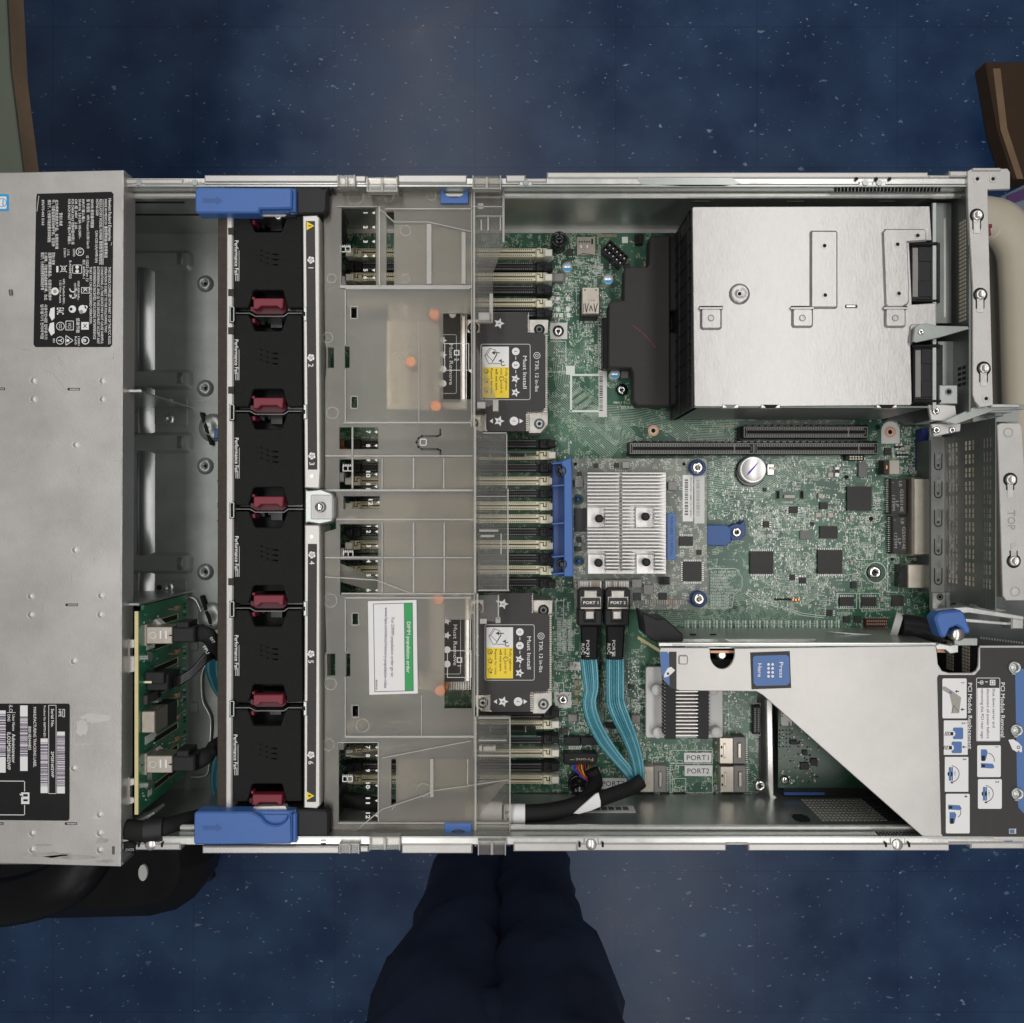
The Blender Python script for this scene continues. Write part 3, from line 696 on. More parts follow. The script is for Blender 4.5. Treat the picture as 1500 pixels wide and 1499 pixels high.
mb.ring(117, 369, 6, 1, 3.4, 'white'); mb.text('UL', 117, 369, 3.4, 5, 'white', 7, -90, 'C'); t('LISTED', 108.5, 365, 11, 3); t('I.T.E.', 100, 366, 9, 3); t('E150619', 95, 364, 13, 3); t('IS 13252 (Part 1)/', 128, 375, 38); t('IEC 60950-1', 123, 381, 27); t('R-41004723', 103, 382, 26)
mb.frame(106, 388, 120, 401, .8, 3.4, 'white', 2); mb.disc(113, 391.5, 2.6, 3.4, 'white', 12); mb.disc(113, 397.5, 2.6, 3.4, 'white', 12)
mb.line([(88, 389), (98, 399)], .9, 3.4, 'white'); mb.line([(98, 389), (88, 399)], .9, 3.4, 'white'); mb.frame(90, 390, 96, 398, .7, 3.4, 'white'); mb.rect(82.5, 390, 85.5, 399, 3.4, 'white')
for y in (423, 432): mb.ring(107, y, 5.6, 1.6, 3.4, 'white', 14, 180, 360) ; mb.ring(97.5, y, .1, .05, 3.4, 'white')
mb.line([(104.5, 432), (104.5, 437)], 1.2, 3.4, 'white')
mb.frame(119, 421, 131, 430, .8, 3.4, 'white'); mb.text('K', 125, 425.5, 3.4, 6, 'white', 5, -90, 'C', .03); t('MSIP-REM-HPx-', 115, 412, 28, 3); t('HSTNS-5200', 110, 415, 22, 3); t('HPE, Postfach 0001,', 93.5, 409, 37, 3); t('1122 Wien, Austria', 88.5, 411, 33, 3)
mb.disc(80.5, 427, 5.6, 3.4, 'white'); mb.disc(80.5, 427, 2.6, 3.45, 'cap_grey')
mb.text('EAC', 88.5, 456, 3.4, 10, 'white', 10, -90, 'C', .02)
mb.disc(106, 453, 5.4, 3.4, 'white'); mb.disc(104, 453, 2.2, 3.5, 'lid_label'); mb.disc(121, 453, 6, 3.4, 'white'); mb.disc(119, 457, 3, 3.45, 'cap_grey'); mb.disc(126, 450, 2.4, 3.4, 'white')
mb.sheet([(74, 452), (80, 450), (80, 466), (76, 470), (72, 462)], 3.4, 'white'); mb.sheet([(73, 474), (79, 472), (80, 488), (75, 492), (71, 484)], 3.4, 'white')
mb.rect(119, 472, 130, 483, 3.4, 'white'); mb.text('X', 124.5, 477.5, 3.5, 5.6, 'lid_label', 5, 0, 'C', .03); t('低碳节能', 114, 466, 22, 4); mb.frame(96, 470, 108, 484, .9, 3.4, 'white', 1); mb.text('VCI', 102, 477, 3.4, 5, 'white', 8, -90, 'C'); mb.ring(88.5, 478, 6.2, .9, 3.4, 'white'); mb.text('CCC', 88.5, 478, 3.4, 4, 'white', 7, -90, 'C', .02)
mb.ring(125, 499, 5.8, 1.3, 3.4, 'white'); mb.text('e', 125, 499, 3.4, 8, 'white', 5.4, -90, 'C', .03); t('13001', 115.5, 493, 13, 3); t('RoHS', 111, 493, 12, 3)
mb.line([(107, 499), (96.5, 491.5), (96.5, 506)], 1, 3.4, 'white', True); mb.disc(99.5, 499, 2.2, 3.4, 'white'); mb.ring(88, 499, 5.8, .9, 3.4, 'white'); mb.text('Y', 88, 499, 3.4, 6, 'white', 5, -90, 'C', .03); t('001', 79, 496, 6, 3)
mb.line([(57, 287), (54, 310)], 1.2, 3.35, 'steel_cover'); mb.line([(164, 355), (162.5, 360)], .8, 3.45, 'steel_cover')
mb.build('regulatory_label', S2, label='large black label crowded with white approval marks')
# serial label
mb = MB('lid_label')
mb.prism([(-60, 1031), (100, 1031), (102, 1034), (101.5, 1200), (99, 1202.5), (-60, 1201)], 3.25, 2.8)
mb.frame(71, 1033, 82.5, 1163, .7, 3.4, 'white', .6); mb.text('HPE', 88, 1039, 3.4, 4.2, 'white', 11, -90, 'L', .02); mb.frame(91.5, 1039, 95, 1050.5, .8, 3.4, 'white')
for (x0, y0, x1, y1, n) in ((83.5, 1072, 95, 1162.5, 52), (59.5, 1082, 70, 1162, 46)): mb.rect(x0, y0, x1, y1, 3.35, 'paper'); mb.barcode(x0, y0+6, x1, y1-8, 3.45, 'purple_label', n=n)
mb.rect(29.5, 1033.5, 40.5, 1129.5, 3.35, 'paper'); mb.barcode(29.5, 1050, 40.5, 1110, 3.45, 'purple_label', n=34)
mb.rect(-10, 1041, 8.3, 1132, 3.35, 'paper'); mb.barcode(-10, 1046, 8.3, 1111, 3.45, 'purple_label', n=34)
t('Serial No.', 77, 1038.5, 27, 4.2, .02); t('2M281602WP', 77, 1101, 38, 4.2, .02); t('Product No 868703-B21', 65.5, 1034, 46, 3); t('MANUFACTURING TRACKING LABEL', 51, 1036, 88, 4.2); t('B001483444803', 43.5, 1064.5, 34, 4.2)
mb.text('iLO', 16, 1033, 3.4, 5.2, 'white', 11, -90); t('User Name', 20, 1047, 24, 4, .01); t('Administrator', 20, 1075, 43, 5, .02); t('DNS', 13, 1047, 10, 4, .01); t('ILO2M281602WP', 13, 1073, 55, 5, .02); mb.line([(10, 1044), (23, 1044)], .6, 3.4, 'white')
mb.line([(-60, 1144), (36, 1144.5), (36, 1159)], 1, 3.4, 'white'); mb.line([(36, 1180), (36, 1194), (-60, 1193.5)], 1, 3.4, 'white')
mb.rect(31, 1161, 43, 1178, 3.4, 'paper'); mb.rect(34, 1163.5, 40.5, 1167, 3.5, 'lid_label'); mb.rect(34, 1171, 40.5, 1174, 3.5, 'lid_label'); mb.line([(29, 1163), (33, 1168)], 1.4, 3.4, 'paper')
mb.build('serial_label', S2, label='black label with barcodes and serial number')
mb = MB('cyan_print'); mb.prism(rr_pts(-12, 284.5, 12.5, 309, 2), 3.25, 2.8); mb.prism(rr_pts(-10, 288, 9.5, 306, 1.5), 3.35, 3.2, 'paper'); mb.text('intel', 5, 297, 3.45, 3.5, 'cyan_print', 9, -90, 'C', .02); mb.ring(3, 297, 6.5, .8, 3.45, 'cyan_print'); mb.build('processor_sticker', S2, label='small blue and white square sticker')
# ================================================================ fan cage
S3 = thing('fan_cage', 'black and silver fan cage with two blue release handles across the chassis', 'fan cage', P(395, 748, -80))
mb = MB('foam_brown'); mb.prism([(319, 316), (333, 316), (333, 700), (332, 1190), (318, 1190)], -3, -60, None, .6); mb.build('foam_strip', S3)
mb = MB('steel_cover')
mb.prism([(331.5, 316), (341, 316), (342, 740), (339.5, 1186), (330, 1186)], -2.5, -30, None, .8)
for y in (338, 428, 484, 571, 720 if 0 else 852): mb.box(333.5, y-5, 342, y+6, -2.0, -6, 'foam_brown', .6)
DV = [459, 602.5, 746, 891, 1037]
for y in DV: mb.box(336, y-10, 343, y+14, -1.5, -6, 'void'); mb.frame(336.5, y-10, 343, y+13, 1.2, -1.3, 'steel_inner', 2)
mb.build('front_flange', S3)
mb = MB('steel_cover')
mb.prism([(443, 316), (464, 315), (468, 319), (469.5, 690), (468, 714), (466, 716), (446, 715)], -2, -30, None, .7)
mb.prism([(446, 769), (467, 769), (469, 773), (469, 1180), (464, 1185), (445, 1184)], -2, -30, None, .7)
mb.prism([(446, 716), (452, 718), (470, 716), (486, 722), (491, 730), (491, 757), (486, 765), (468, 769), (452, 766), (446, 768)], -4, -34, 'steel_inner', 1)
mb.prism(rr_pts(455, 725, 487, 761, 2), -2.2, -5, 'alu_white', .5)
mb.lathe(470, 743, [(8.5, -2.2), (8, -1.4), (6.5, -1.2), (6.2, 1.5), (5.5, 3.2), (3.2, 3.8), (.01, 3.8)], -2, 'chrome')
for y in (697.5, 786.5): mb.ring(456.5, y, 4.4, 1.1, -1.8, 'steel_inner'); mb.disc(456.5, y, 2.4, -1.8, 'steel_bright')
for y in DV[:2]+DV[3:]: mb.box(444, y-10, 450, y+12, -1.5, -6, 'steel_inner', .6); mb.rect(442, y-2, 447, y+4, -1.3, 'void')
mb.build('rear_flange', S3)
def fan_icon(mb, x, y, h, m='white'):
    for k in range(5):
        a = math.radians(72*k+20); cx, cy = x+3.7*math.cos(a), y+3.7*math.sin(a)
        pts = []
        for i in range(12):
            t_ = 2*math.pi*i/12; ex, ey = 2.5*math.cos(t_), 1.5*math.sin(t_); r_ = a+1.2
            pts.append((cx+ex*math.cos(r_)-ey*math.sin(r_), cy+ex*math.sin(r_)+ey*math.cos(r_)))
        mb.sheet(pts, h, m); mb.line([(x, y), (cx, cy)], 1.2, h+.01, m)
mb = MB('black_label')
mb.prism([(448, 324), (461, 324), (464.5, 688), (451, 688)], -1.6, -2.4); mb.prism([(451, 797), (464, 797), (462.5, 1175), (449.5, 1175)], -1.6, -2.4)
for i, y in enumerate((381, 524, 668, 813, 958, 1106)):
    fan_icon(mb, 455.5 if i not in (2, 3) else 457, y, -1.45); mb.text(str(i+1), 455.5 if i not in (2, 3) else 457, y+11.5, -1.45, 7.5, 'white', 4.8, -90, 'C', .02)
for y, in ((331,), (1166,)):
    mb.sheet([(449, y-6.5), (449, y+6.5), (460.5, y)], -1.45, 'yellow'); mb.rect(451.5, y-.6, 456, y+.6, -1.35, 'lid_label'); mb.disc(453, y, 1.5 if y > 1000 else .9, -1.34, 'lid_label', 8)
mb.build('number_strip', S3)
for y in DV:
    mb = MB('steel_dark')
    pts = [(343, y), (366, y), (374, y+4.5), (416, y+4.5), (422, y), (444, y)]
    for a, b in zip(pts, pts[1:]):
        A = P(*a, -3); B = P(*b, -3); d = (B-A).normalized(); q = Vector((-d.y, d.x, 0))*.00027
        mb.poly([(A-q).xy, (B-q).xy, (B+q).xy, (A+q).xy], ZR-.07, ZR-.003)
    mb.build('divider', S3)
for (hy0, hy1, ty, cy0, cy1, ay) in ((274, 313, 0, 267, 313, 294), (1190, 1238, 1, 1186, 1240, 1213)):
    mb = MB('black_plastic')
    if ty == 0: mb.prism([(328, 266), (345, 264), (482, 264), (483, 275), (479, 282), (478, 308), (474, 313), (433, 314), (433, 318), (346, 318), (328, 300)], -1.5, -60, None, 1)
    else: mb.prism([(330, 1187), (433, 1187), (433, 1186), (476, 1187), (481, 1192), (481, 1230), (477, 1238), (468, 1243), (330, 1246), (320, 1240)], -1.5, -60, None, 1)
    if ty == 0: mb.box(380, 264.5, 420, 268, -.8, -3, 'steel_inner'); mb.box(478, 268, 488, 280, -3, -20, 'black_gloss', 1)
    else: mb.box(380, 1241, 420, 1245, -.8, -3, 'steel_bright'); mb.box(478, 1226, 488, 1240, -3, -20, 'black_gloss', 1)
    for r_ in (3, 8): mb.box(470, cy0+r_ if ty == 0 else cy1-r_-1, 477, cy0+r_+1 if ty == 0 else cy1-r_, -.5, -3, 'black_plastic', .3)
    mb.build('end_housing', S3)
    mb = MB('blue')
    if ty == 0:
        mb.prism([(288, 275), (290, 274), (426, 275), (427.5, 277), (427, 305), (380, 306), (379, 312), (288, 312), (285.5, 309), (285.5, 278)], 5.5, -4, None, .9)
        mb.box(424, 276, 433, 310, 2.5, -4, None, .8); mb.box(300, 300, 424, 312, 2, -4, 'blue_dark', .4)
    else:
        arc = [(402-20*math.cos(math.radians(a)), 1193+17*math.sin(math.radians(a))) for a in range(6, 175, 14)]
        mb.prism([(284, 1193), (287, 1190), (368, 1190), (373, 1193)]+arc[1:-1]+[(411+14, 1193), (427, 1194), (427, 1235), (424, 1237), (286, 1238), (283.5, 1235)], 5.5, -4, None, .9)
        mb.box(424, 1192, 434, 1235, 2.5, -4, None, .8); mb.prism(rc(366, 1188, 430, 1200), 1.5, -4, 'blue', .5)
        mb.prism([(402+19.5*math.cos(math.radians(a)), 1193+17*math.sin(math.radians(a))) for a in range(2, 180, 11)], 2.4, -2, 'blue', .3)
    ar = [(297, ay-3), (317, ay-3), (317, ay-6.5), (326, ay), (317, ay+6.5), (317, ay+3), (297, ay+3)]
    mb.sheet(ar, 5.62, 'blue_dark')
    mb.build('release_handle', S3)
mb = MB('steel_cover')
mb.prism([(364, 311), (367, 310), (382, 314), (418, 314), (422, 311), (433, 310.5), (433, 313), (420, 314.5), (417, 317), (380, 317), (366, 313)], -.8, -5); torx(mb, 407, 317, 4.5, -1, 'steel_bright')
mb.build('end_plate', S3)
mb = MB('steel_cover'); mb.prism([(372, 1182), (418, 1181), (420, 1186), (433, 1187), (433, 1190), (370, 1190)], -.8, -5); mb.build('end_plate', S3)
# ================================================================ fans
FANL = ['first cooling fan from the top beside the fan number 1', 'second cooling fan from the top beside the fan number 2', 'third cooling fan from the top beside the fan number 3', 'cooling fan beside the fan number 4 just below the centre bracket', 'cooling fan beside the fan number 5', 'bottom cooling fan beside the fan number 6']
TY = [315, 460, 604, 748, 893, 1038.5]
def make_fan(y0, dx):
    T = thing('cooling_fan', FANL[0], 'cooling fan', P(395, y0+70, -80), 'cooling fans in the fan cage')
    mb = MB('black_fan'); h = -4
    o = [(342, y0+1), (363, y0+1), (366, y0+6), (372, y0+23), (374, y0+25), (411, y0+25), (413, y0+23), (419, y0+6), (421, y0+1), (442, y0+1),
         (443, y0+135.5), (422, y0+136), (419, y0+128), (415, y0+112), (413, y0+110), (373, y0+110), (370, y0+112), (366, y0+128), (363, y0+136), (342, y0+136)]
    mb.prism(o, h, -9, None, .5)
    mb.build('top_plate', T)
    mb = MB('black_plastic')
    mb.box(342.5, y0+2, 442, y0+135, -24, -78); 
    for (x0, yy, x1, y2) in ((380, 4, 388, 20), (392, 6, 410, 18), (396, 10, 414, 24)): mb.box(x0, y0+yy, x1, y0+y2, -14-x0 % 3, -24.2, 'black_gloss', .4)
    mb.box(342, y0+136, 443, y0+141, -8, -40, 'black_gloss')
    mb.wbox(*(lambda a, b: (a.x, b.y, ZR-.024, a.x+.002, a.y, ZR-.009))(P(344, y0+2, -9), P(344, y0+135, -9)))
    mb.wbox(*(lambda a, b: (a.x-.002, b.y, ZR-.024, a.x, a.y, ZR-.009))(P(441, y0+2, -9), P(441, y0+135, -9)))
    mb.build('fan_body', T)
    mb = MB('lid_label')
    for k in range(3):
        yy = y0+51+k*7.6
        mb.line([(375, yy), (383, yy+1), (392, yy+4.5), (400, yy+6.5), (407, yy+7)], 2.0, h+.15, 'void')  # dark lines painted for shade in the pressed-in arrows
        mb.sheet([(402, yy+4.6), (408.5, yy+7.2), (402, yy+9)], h+.15, 'void')
    mb.text('Performance Fan', 346.5, y0+37.5, h+.2, 5.6, 'white', 50, -90, 'L', .02)
    for k in range(3): mb.rect(344.8+k*2.3, y0+86, 345.7+k*2.3, y0+97, h+.2, 'off_white')
    mb.rect(349.8, y0+52, 350.5, y0+97, h+.2, 'off_white')
    mb.build('top_marks', T)
    mb = MB('maroon')
    mb.prism([(372, y0+122), (414, y0+122), (415, y0+124), (414, y0+137), (410, y0+137), (406, y0+133.5), (382, y0+133.5), (377, y0+138), (371, y0+138), (371, y0+124)], -1.5, -7, None, .5)
    mb.prism([(366, y0+134), (419, y0+133), (419, y0+142), (414, y0+146), (376, y0+146), (366, y0+141)], -6, -12, 'maroon_dark', .5)  # lower lip's shade put into a darker maroon
    mb.box(369, y0+120, 373, y0+124, -3.5, -8, 'maroon', .3); mb.build('release_tab', T)
    mb = MB('maroon'); mb.box(368.5, y0+7.5, 373.5, y0+14, -7, -16, None, .3); mb.build('latch_foot', T)
    return T
F0 = make_fan(TY[0], 0)
for i in range(1, 6):
    k = K(-4); c = dup(F0, None, F0.location+Vector((.3*k if i in (2, 3) else (-1.5*k if i == 5 else 0), -(TY[i]-TY[0])*k, 0)), FANL[i])
# ================================================================ motherboard
BH = -74
M = thing('motherboard', 'large green server motherboard crowded with components under the baffle and riser', 'circuit board', P(900, 750, -76))
mb = MB('pcb')
pc = [(474, 342), (972, 342), (975, 346), (1362, 346), (1362, 925), (1360, 930), (1130, 930), (1130, 1010), (1108, 1013), (1112, 1150), (1104, 1160), (474, 1162)]
mb.prism(pc, BH, BH-1.6)
h = BH+.15
rnd = random.Random(11)
# -- zones that larger parts occupy
BUSY = [(838, 665, 1035, 893), (890, 340, 1010, 596), (1003, 300, 1370, 612), (690, 440, 806, 640), (690, 860, 808, 1050), (480, 340, 808, 1165), (922, 620, 1290, 668), (1084, 665, 1136, 712), (1024, 765, 1094, 803), (945, 975, 1060, 1085), (1000, 1100, 1045, 1140), (828, 540, 892, 608), (940, 895, 1500, 1000), (1296, 698, 1362, 815), (1099, 808, 1133, 841), (1198, 806, 1234, 841), (1241, 713, 1277, 748), (1201, 771, 1227, 789), (1172, 778, 1189, 790), (845, 346, 873, 375), (880, 350, 920, 390), (850, 421, 878, 460), (1268, 824, 1298, 854), (1130, 716, 1182, 740), (1050, 834, 1092, 884), (806, 473, 831, 497), (1054, 1080, 1100, 1165), (935, 1120, 980, 1165), (806, 340, 832, 365), (1230, 855, 1290, 895), (1291, 618, 1318, 650), (1128, 925, 1500, 1200), (945, 618, 970, 645), (1112,925,1500,1300), (878, 1138, 918, 1157)]
def free(x0, y0, x1, y1, extra=()):
    for a, b, c, d in BUSY:
        if x0 < c and x1 > a and y0 < d and y1 > b: return False
    return True
# -- trace bundles
def bundle(mb, pts, n, pitch, wd=.7, m='trace_pale', jit=0):
    pts = [Vector(p) for p in pts]; nn = []
    for i in range(len(pts)):
        d1 = (pts[i]-pts[i-1]).normalized() if i else (pts[1]-pts[0]).normalized()
        d2 = (pts[i+1]-pts[i]).normalized() if i < len(pts)-1 else d1
        a = Vector((-d1.y, d1.x)); b = Vector((-d2.y, d2.x)); q = a+b; q = q/max(.35, q.dot(a)); nn.append(q)
    for k in range(n):
        o = (k-(n-1)/2)*pitch
        pp = [p+q*o for p, q in zip(pts, nn)]
        for a, b in zip(pp, pp[1:]):
            d = (b-a)
            if d.length < 1e-6: continue
            d.normalize(); q = Vector((-d.y, d.x))*wd/2
            mb.quad([P(*(a-q), h), P(*(b-q), h), P(*(b+q), h), P(*(a+q), h)][::-1], m)
B = lambda *a, **k: bundle(mb, *a, **k)
B([(806, 500), (822, 520), (826, 560), (860, 600), (905, 640), (935, 655)], 11, 2.5)
B([(806, 580), (830, 600), (870, 640), (900, 665)], 12, 2.6)
B([(806, 612), (826, 640), (850, 662)], 9, 2.5, m='trace')
B([(838, 575), (880, 607), (930, 610), (980, 618), (1010, 640), (1060, 642)], 12, 2.4)
B([(850, 618), (905, 618), (925, 640)], 7, 2.4)
B([(866, 525), (872, 535), (872, 590)], 7, 2.5, m='trace')
B([(838, 515), (848, 520), (850, 545)], 6, 2.4, m='trace')
B([(1035, 690), (1060, 683), (1085, 690)], 9, 2.7); B([(1035, 720), (1075, 716), (1110, 716), (1150, 690), (1180, 672)], 14, 2.6)
B([(1130, 680), (1180, 676), (1230, 674)], 6, 2.4)
B([(1035, 745), (1080, 738), (1130, 742)], 6, 2.6, m='trace')
B([(1098, 840), (1070, 900), (1040, 918)], 6, 3, m='trace')
for i in range(7):
    B([(1000+i*26, 918), (1020+i*26, 895+i*1.5), (1080+i*16, 885+i*3)], 7, 2.6, m='trace')
B([(965, 905), (1040, 900), (1092, 880)], 9, 2.8, m='trace_pale')
B([(1062, 893), (1100, 880), (1110, 905), (1200, 918)], 3, 3)
B([(1092, 868), (1110, 880), (1140, 888), (1175, 900), (1208, 904)], 2, 3, .9, m='silk')
B([(812, 905), (834, 905)], 15, 2.6, m='trace'); B([(806, 935), (842, 935)], 9, 2.4); B([(880, 1005), (883, 1060)], 4, 3)
B([(1000, 1150), (1020, 1140), (1052, 1140)], 5, 2.6, m='trace'); B([(1290, 860), (1310, 845), (1325, 840)], 4, 2.4)
B([(838, 640), (920, 636)], 5, 2.8, m='trace'); B([(1003, 620), (1080, 622)], 4, 2.6)
for i in range(130):
    x = rnd.uniform(1035, 1290); y = rnd.uniform(672, 915)
    if not free(x-5, y-5, x+30, y+12): continue
    L = rnd.uniform(10, 34); s_ = rnd.choice((-1, 1)); B([(x, y), (x+L*.5, y), (x+L*.8, y+s_*L*.3), (x+L*1.3, y+s_*L*.3)], rnd.randint(2, 6), 2.3, .6, m=rnd.choice(('trace', 'trace_pale')))
for i in range(150):
    x, y = rnd.choice(((rnd.uniform(808, 890), rnd.uniform(350, 540)), (rnd.uniform(805, 1100), rnd.uniform(895, 1160)), (rnd.uniform(1035, 1350), rnd.uniform(640, 915)), (rnd.uniform(810, 945), rnd.uniform(930, 1160))))
    if not free(x-2, y-2, x+14, y+14): continue
    L = rnd.uniform(8, 26)
    B([(x, y), (x, y+L*.5), (x+L*.3*rnd.choice((-1, 1)), y+L)] if i % 2 else [(x, y), (x+L*.5, y), (x+L, y+L*.3*rnd.choice((-1, 1)))], rnd.randint(2, 5), 2.2, .6, m=rnd.choice(('trace', 'trace_pale')))
# -- silk screen
def T_(s, x, y, cap=4, ln=None, rot=0, al='L'): mb.text(s, x, y, h+.05, cap, 'silk', ln, rot, al, .015)
T_('MH12', 1318, 621, 4.4, 14); T_('VGA', 1324, 634, 4, 10); T_('LOMJ101', 1333, 692, 4, 22); T_('ILO NIC', 1326, 820, 4.4, 23); T_('J20', 1352, 822.5, 3.6, 9); T_('UEFI ROM', 1161, 867, 3.8, 22); T_('SYSTEM FPGA', 1103, 785, 4, 34); T_('U556', 1101, 780.5, 3.6, 12)
T_('SYSTEM BATTERY', 1066, 715, 4, 40); T_('SYS ROM', 1226, 899, 4, 22); T_('ILO ROM', 1262, 894.5, 4.2, 22); T_('MH14', 1290, 893, 4.6, 13); T_('MH21', 1280, 855, 4.6, 14); T_('U184', 1276, 861, 4.2, 13); T_('MH17', 1077, 759, 4, 12); T_('SWT SERIAL', 1107, 880, 4, 34); T_('J35', 1304, 813.5, 4, 9)
T_('ILO', 1199, 793, 4, 8); T_('U180', 1198, 797.5, 4, 12); T_('SW6', 1276, 781, 4, 9); T_('U204', 1288, 800, 4, 17, 90); T_('U240', 1287, 745, 4, 17, 90); T_('U281', 1281, 745, 4, 17, 90); T_('U161', 1225, 864, 4, 12); T_('J118 TPM', 1147, 717.5, 4, 25); T_('W48', 1151, 736, 3.6, 10)
for i, s in enumerate(('ILO SECURITY', 'CONFIG LOCK', 'RESERVED', 'RESERVED', 'RESERVED', 'PWD DISABLE', 'INV SYS CONFIG', 'LEGACY MODE', 'RESERVED', 'RESERVED', 'RESERVED', 'RESERVED', 'RESERVED')): T_(s, 1041, 838+i*4.4, 3.5, (38, 38, 25, 25, 25, 33, 45, 35, 27, 27, 27, 27, 27)[i])
mb.line([(1037, 833), (1078, 833), (1087, 846), (1087, 860), (1075, 873), (1072, 890), (1037, 892)], .8, h+.05, 'silk', True)
T_('TPM FPGA', 1178, 750, 4, 30, -90); T_('BAT DIS', 1139, 770, 4, 24, 90); T_('JP1 SECURITY', 872, 399, 4.6, 34, -90) ; T_('DIMM SOCKET', 878, 362, 4, 36, -90)
T_('PN PCA SCRN', 873, 505, 4.4, 32, -90); T_('010130400-257-C', 878, 480, 5, 70, -90); mb.frame(876, 475, 884, 536, .7, h+.05, 'silk'); T_('INT USB', 857, 472, 3.6, 20); T_('J132', 858, 477, 4, 13)
T_('MH11', 899, 590, 3.6, 12); T_('c 2015-2017 HPE', 904, 596.5, 3.6, 46); T_('J125 SECONDARY RISER', 1050, 614.5, 3.8, 58)
T_('J106', 866, 1126, 4.2, 13); T_('U160', 802, 1122, 4, 0.1); T_('FRONT DP/USB', 1109, 1102, 4.6, 40, 90); T_('J14', 1092, 1077, 5, 12); T_('J139', 1098, 1060, 4, 20, 90); T_('MH18', 1090, 1166-2, 4.6, 12); T_('J12', 1048, 1164-2, 4.6, 9); T_('J16', 958, 1164-2, 4.6, 9); T_('I/O', 878, 1130, 4.4, 12); T_('J102', 957, 970, 4, 12)
T_('Optical', 835, 1100, 4, 24); mb.rect(833, 1093, 851, 1098, h+.05, 'silk'); T_('POR15', 835, 1095.5, 3.6, 14); mb.text('POR15', 835, 1095.5, h+.12, 3.4, 'pcb', 14)
mb.rect(835, 970, 852, 982, h, 'off_white')
# big silk frame of the spare socket
for a in (((830, 537), (842, 550)),): mb.rect(829, 536, 842, 549, h+.08, 'silk')
for r_ in ((835, 549, 838, 603), (838, 548, 880, 551), (834, 601, 880, 604)): mb.rect(*r_, h+.07, 'silk')
mb.rect(877, 543, 889, 611, h+.1, 'off_white'); mb.barcode(878, 546, 883, 605, h+.18, 'chip', n=30)
mb.line([(804, 545), (838, 545)], .8, h+.05, 'silk'); mb.line([(806, 500), (829, 500), (829, 530)], .8, h+.05, 'silk')
for r_ in ((1252, 771, 1275, 796), (1255, 798, 1279, 820)): mb.frame(*r_, .7, h+.05, 'silk'); [mb.rect(r_[0]+2+i*3.3, r_[1]+1.6, r_[0]+3.4+i*3.3, r_[1]+4.6, h+.06, 'silk') or mb.rect(r_[0]+2+i*3.3, r_[3]-4.6, r_[0]+3.4+i*3.3, r_[3]-1.6, h+.06, 'silk') for i in range(6)]
for r_ in ((1226, 869, 1255, 892), (1259, 869, 1289, 892), (1300, 816, 1317, 868), (981, 1099, 1044, 1119), (981, 1121, 1044, 1162), (985, 1140, 1005, 1165-3), (1052, 1038, 1068, 1065), (1103, 1030, 1114, 1078), (812, 1000, 826, 1030), (814, 880, 826, 906), (844, 430, 874, 462)): mb.frame(*r_, .8, h+.05, 'silk')
for x, y in ((1283, 839),): mb.disc(x, y, 15, h+.05, 'pcb_dark', 28); mb.ring(x, y, 15.5, 1, h+.1, 'silk', 30)
# white labelled ports
for (x0, y0, x1, y1, s) in ((1002, 1103, 1042, 1117, 'PORT1'), (1003, 1122, 1043, 1137, 'PORT2'), (878, 1140, 918, 1156, 'PORT3')):
    mb.rect(x0, y0, x1, y1, h+.1, 'paper'); mb.text(s, x0+4, (y0+y1)/2, h+.2, 7.5, 'lid_label', x1-x0-8)
mb.rect(806, 473, 831, 497, h+.1, 'off_white'); mb.rect(813, 1014, 837, 1037, h+.1, 'off_white')
mb.prism([(1291, 650)]+[(1304.5+13.5*math.cos(math.radians(a)), 631+13.5*math.sin(math.radians(a))) for a in range(180, 361, 15)]+[(1318, 650)], h+.2, h-.1, 'off_white')
# copper rings, vias and holes
for x, y, r_ in ((957, 631, 8), (1304, 633, 8.5)): mb.disc(x, y, r_, h+.3, 'copper_pad', 24); mb.ring(x, y, 4.6, 1.2, h+.4, 'solder'); mb.disc(x, y, 3.4, h+.45, 'void', 14)
for x, y, r_ in ((1240, 699, 3), (1276, 760, 3.2), (1307, 819.5, 2.6), (1286, 626, 3.6), (851+0, 1082, .1)): mb.disc(x, y, r_, h+.3, 'void', 12)
for x in (1139.5, 1174.5): mb.rect(x-3.4, 718, x+3.4, 732, h+.2, 'pcb_dark'); mb.rect(x-2.3, 719.5, x+2.3, 730.5, h+.3, 'void')
for i in range(7):
    for j in range(2): mb.disc(1050+i*3.5, 624+j*3.6, 1, h+.2, 'cap_tan', 6)
for i in range(26): mb.disc(1119+i*3.5, 621, 1, h+.2, 'cap_tan', 6); mb.disc(1117+i*3.4, 616.5, .9, h+.2, 'cap_tan', 6)
for i in range(9): mb.disc(1217+i*3.4, 616.5, .9, h+.2, 'cap_tan', 6)
for i in range(6): mb.frame(875+i*4.8, 343.5, 879+i*4.8, 347.5, 1.1, h+.2, 'cap_tan')
for (x, y) in ((817, 438), (832, 438), (817, 453), (832, 453), (814, 462), (822, 462), (833, 462), (808, 378), (809, 437), (804, 463)): mb.sheet([(x-3, y-3), (x+3, y-3), (x+3, y+3), (x-3, y+3)], h+.15, 'silk'); mb.sheet([(x-1.8, y+2), (x+2.2, y-2), (x+2.2, y+2)], h+.25, 'solder')
for (x, y) in ((878, 360), (947-3, 385), (944, 388), (1275, 617), (871, 361), (1079, 1073), (1215, 861), (1220, 861)): mb.disc(x, y, 1.6, h+.2, 'copper_pad', 8)
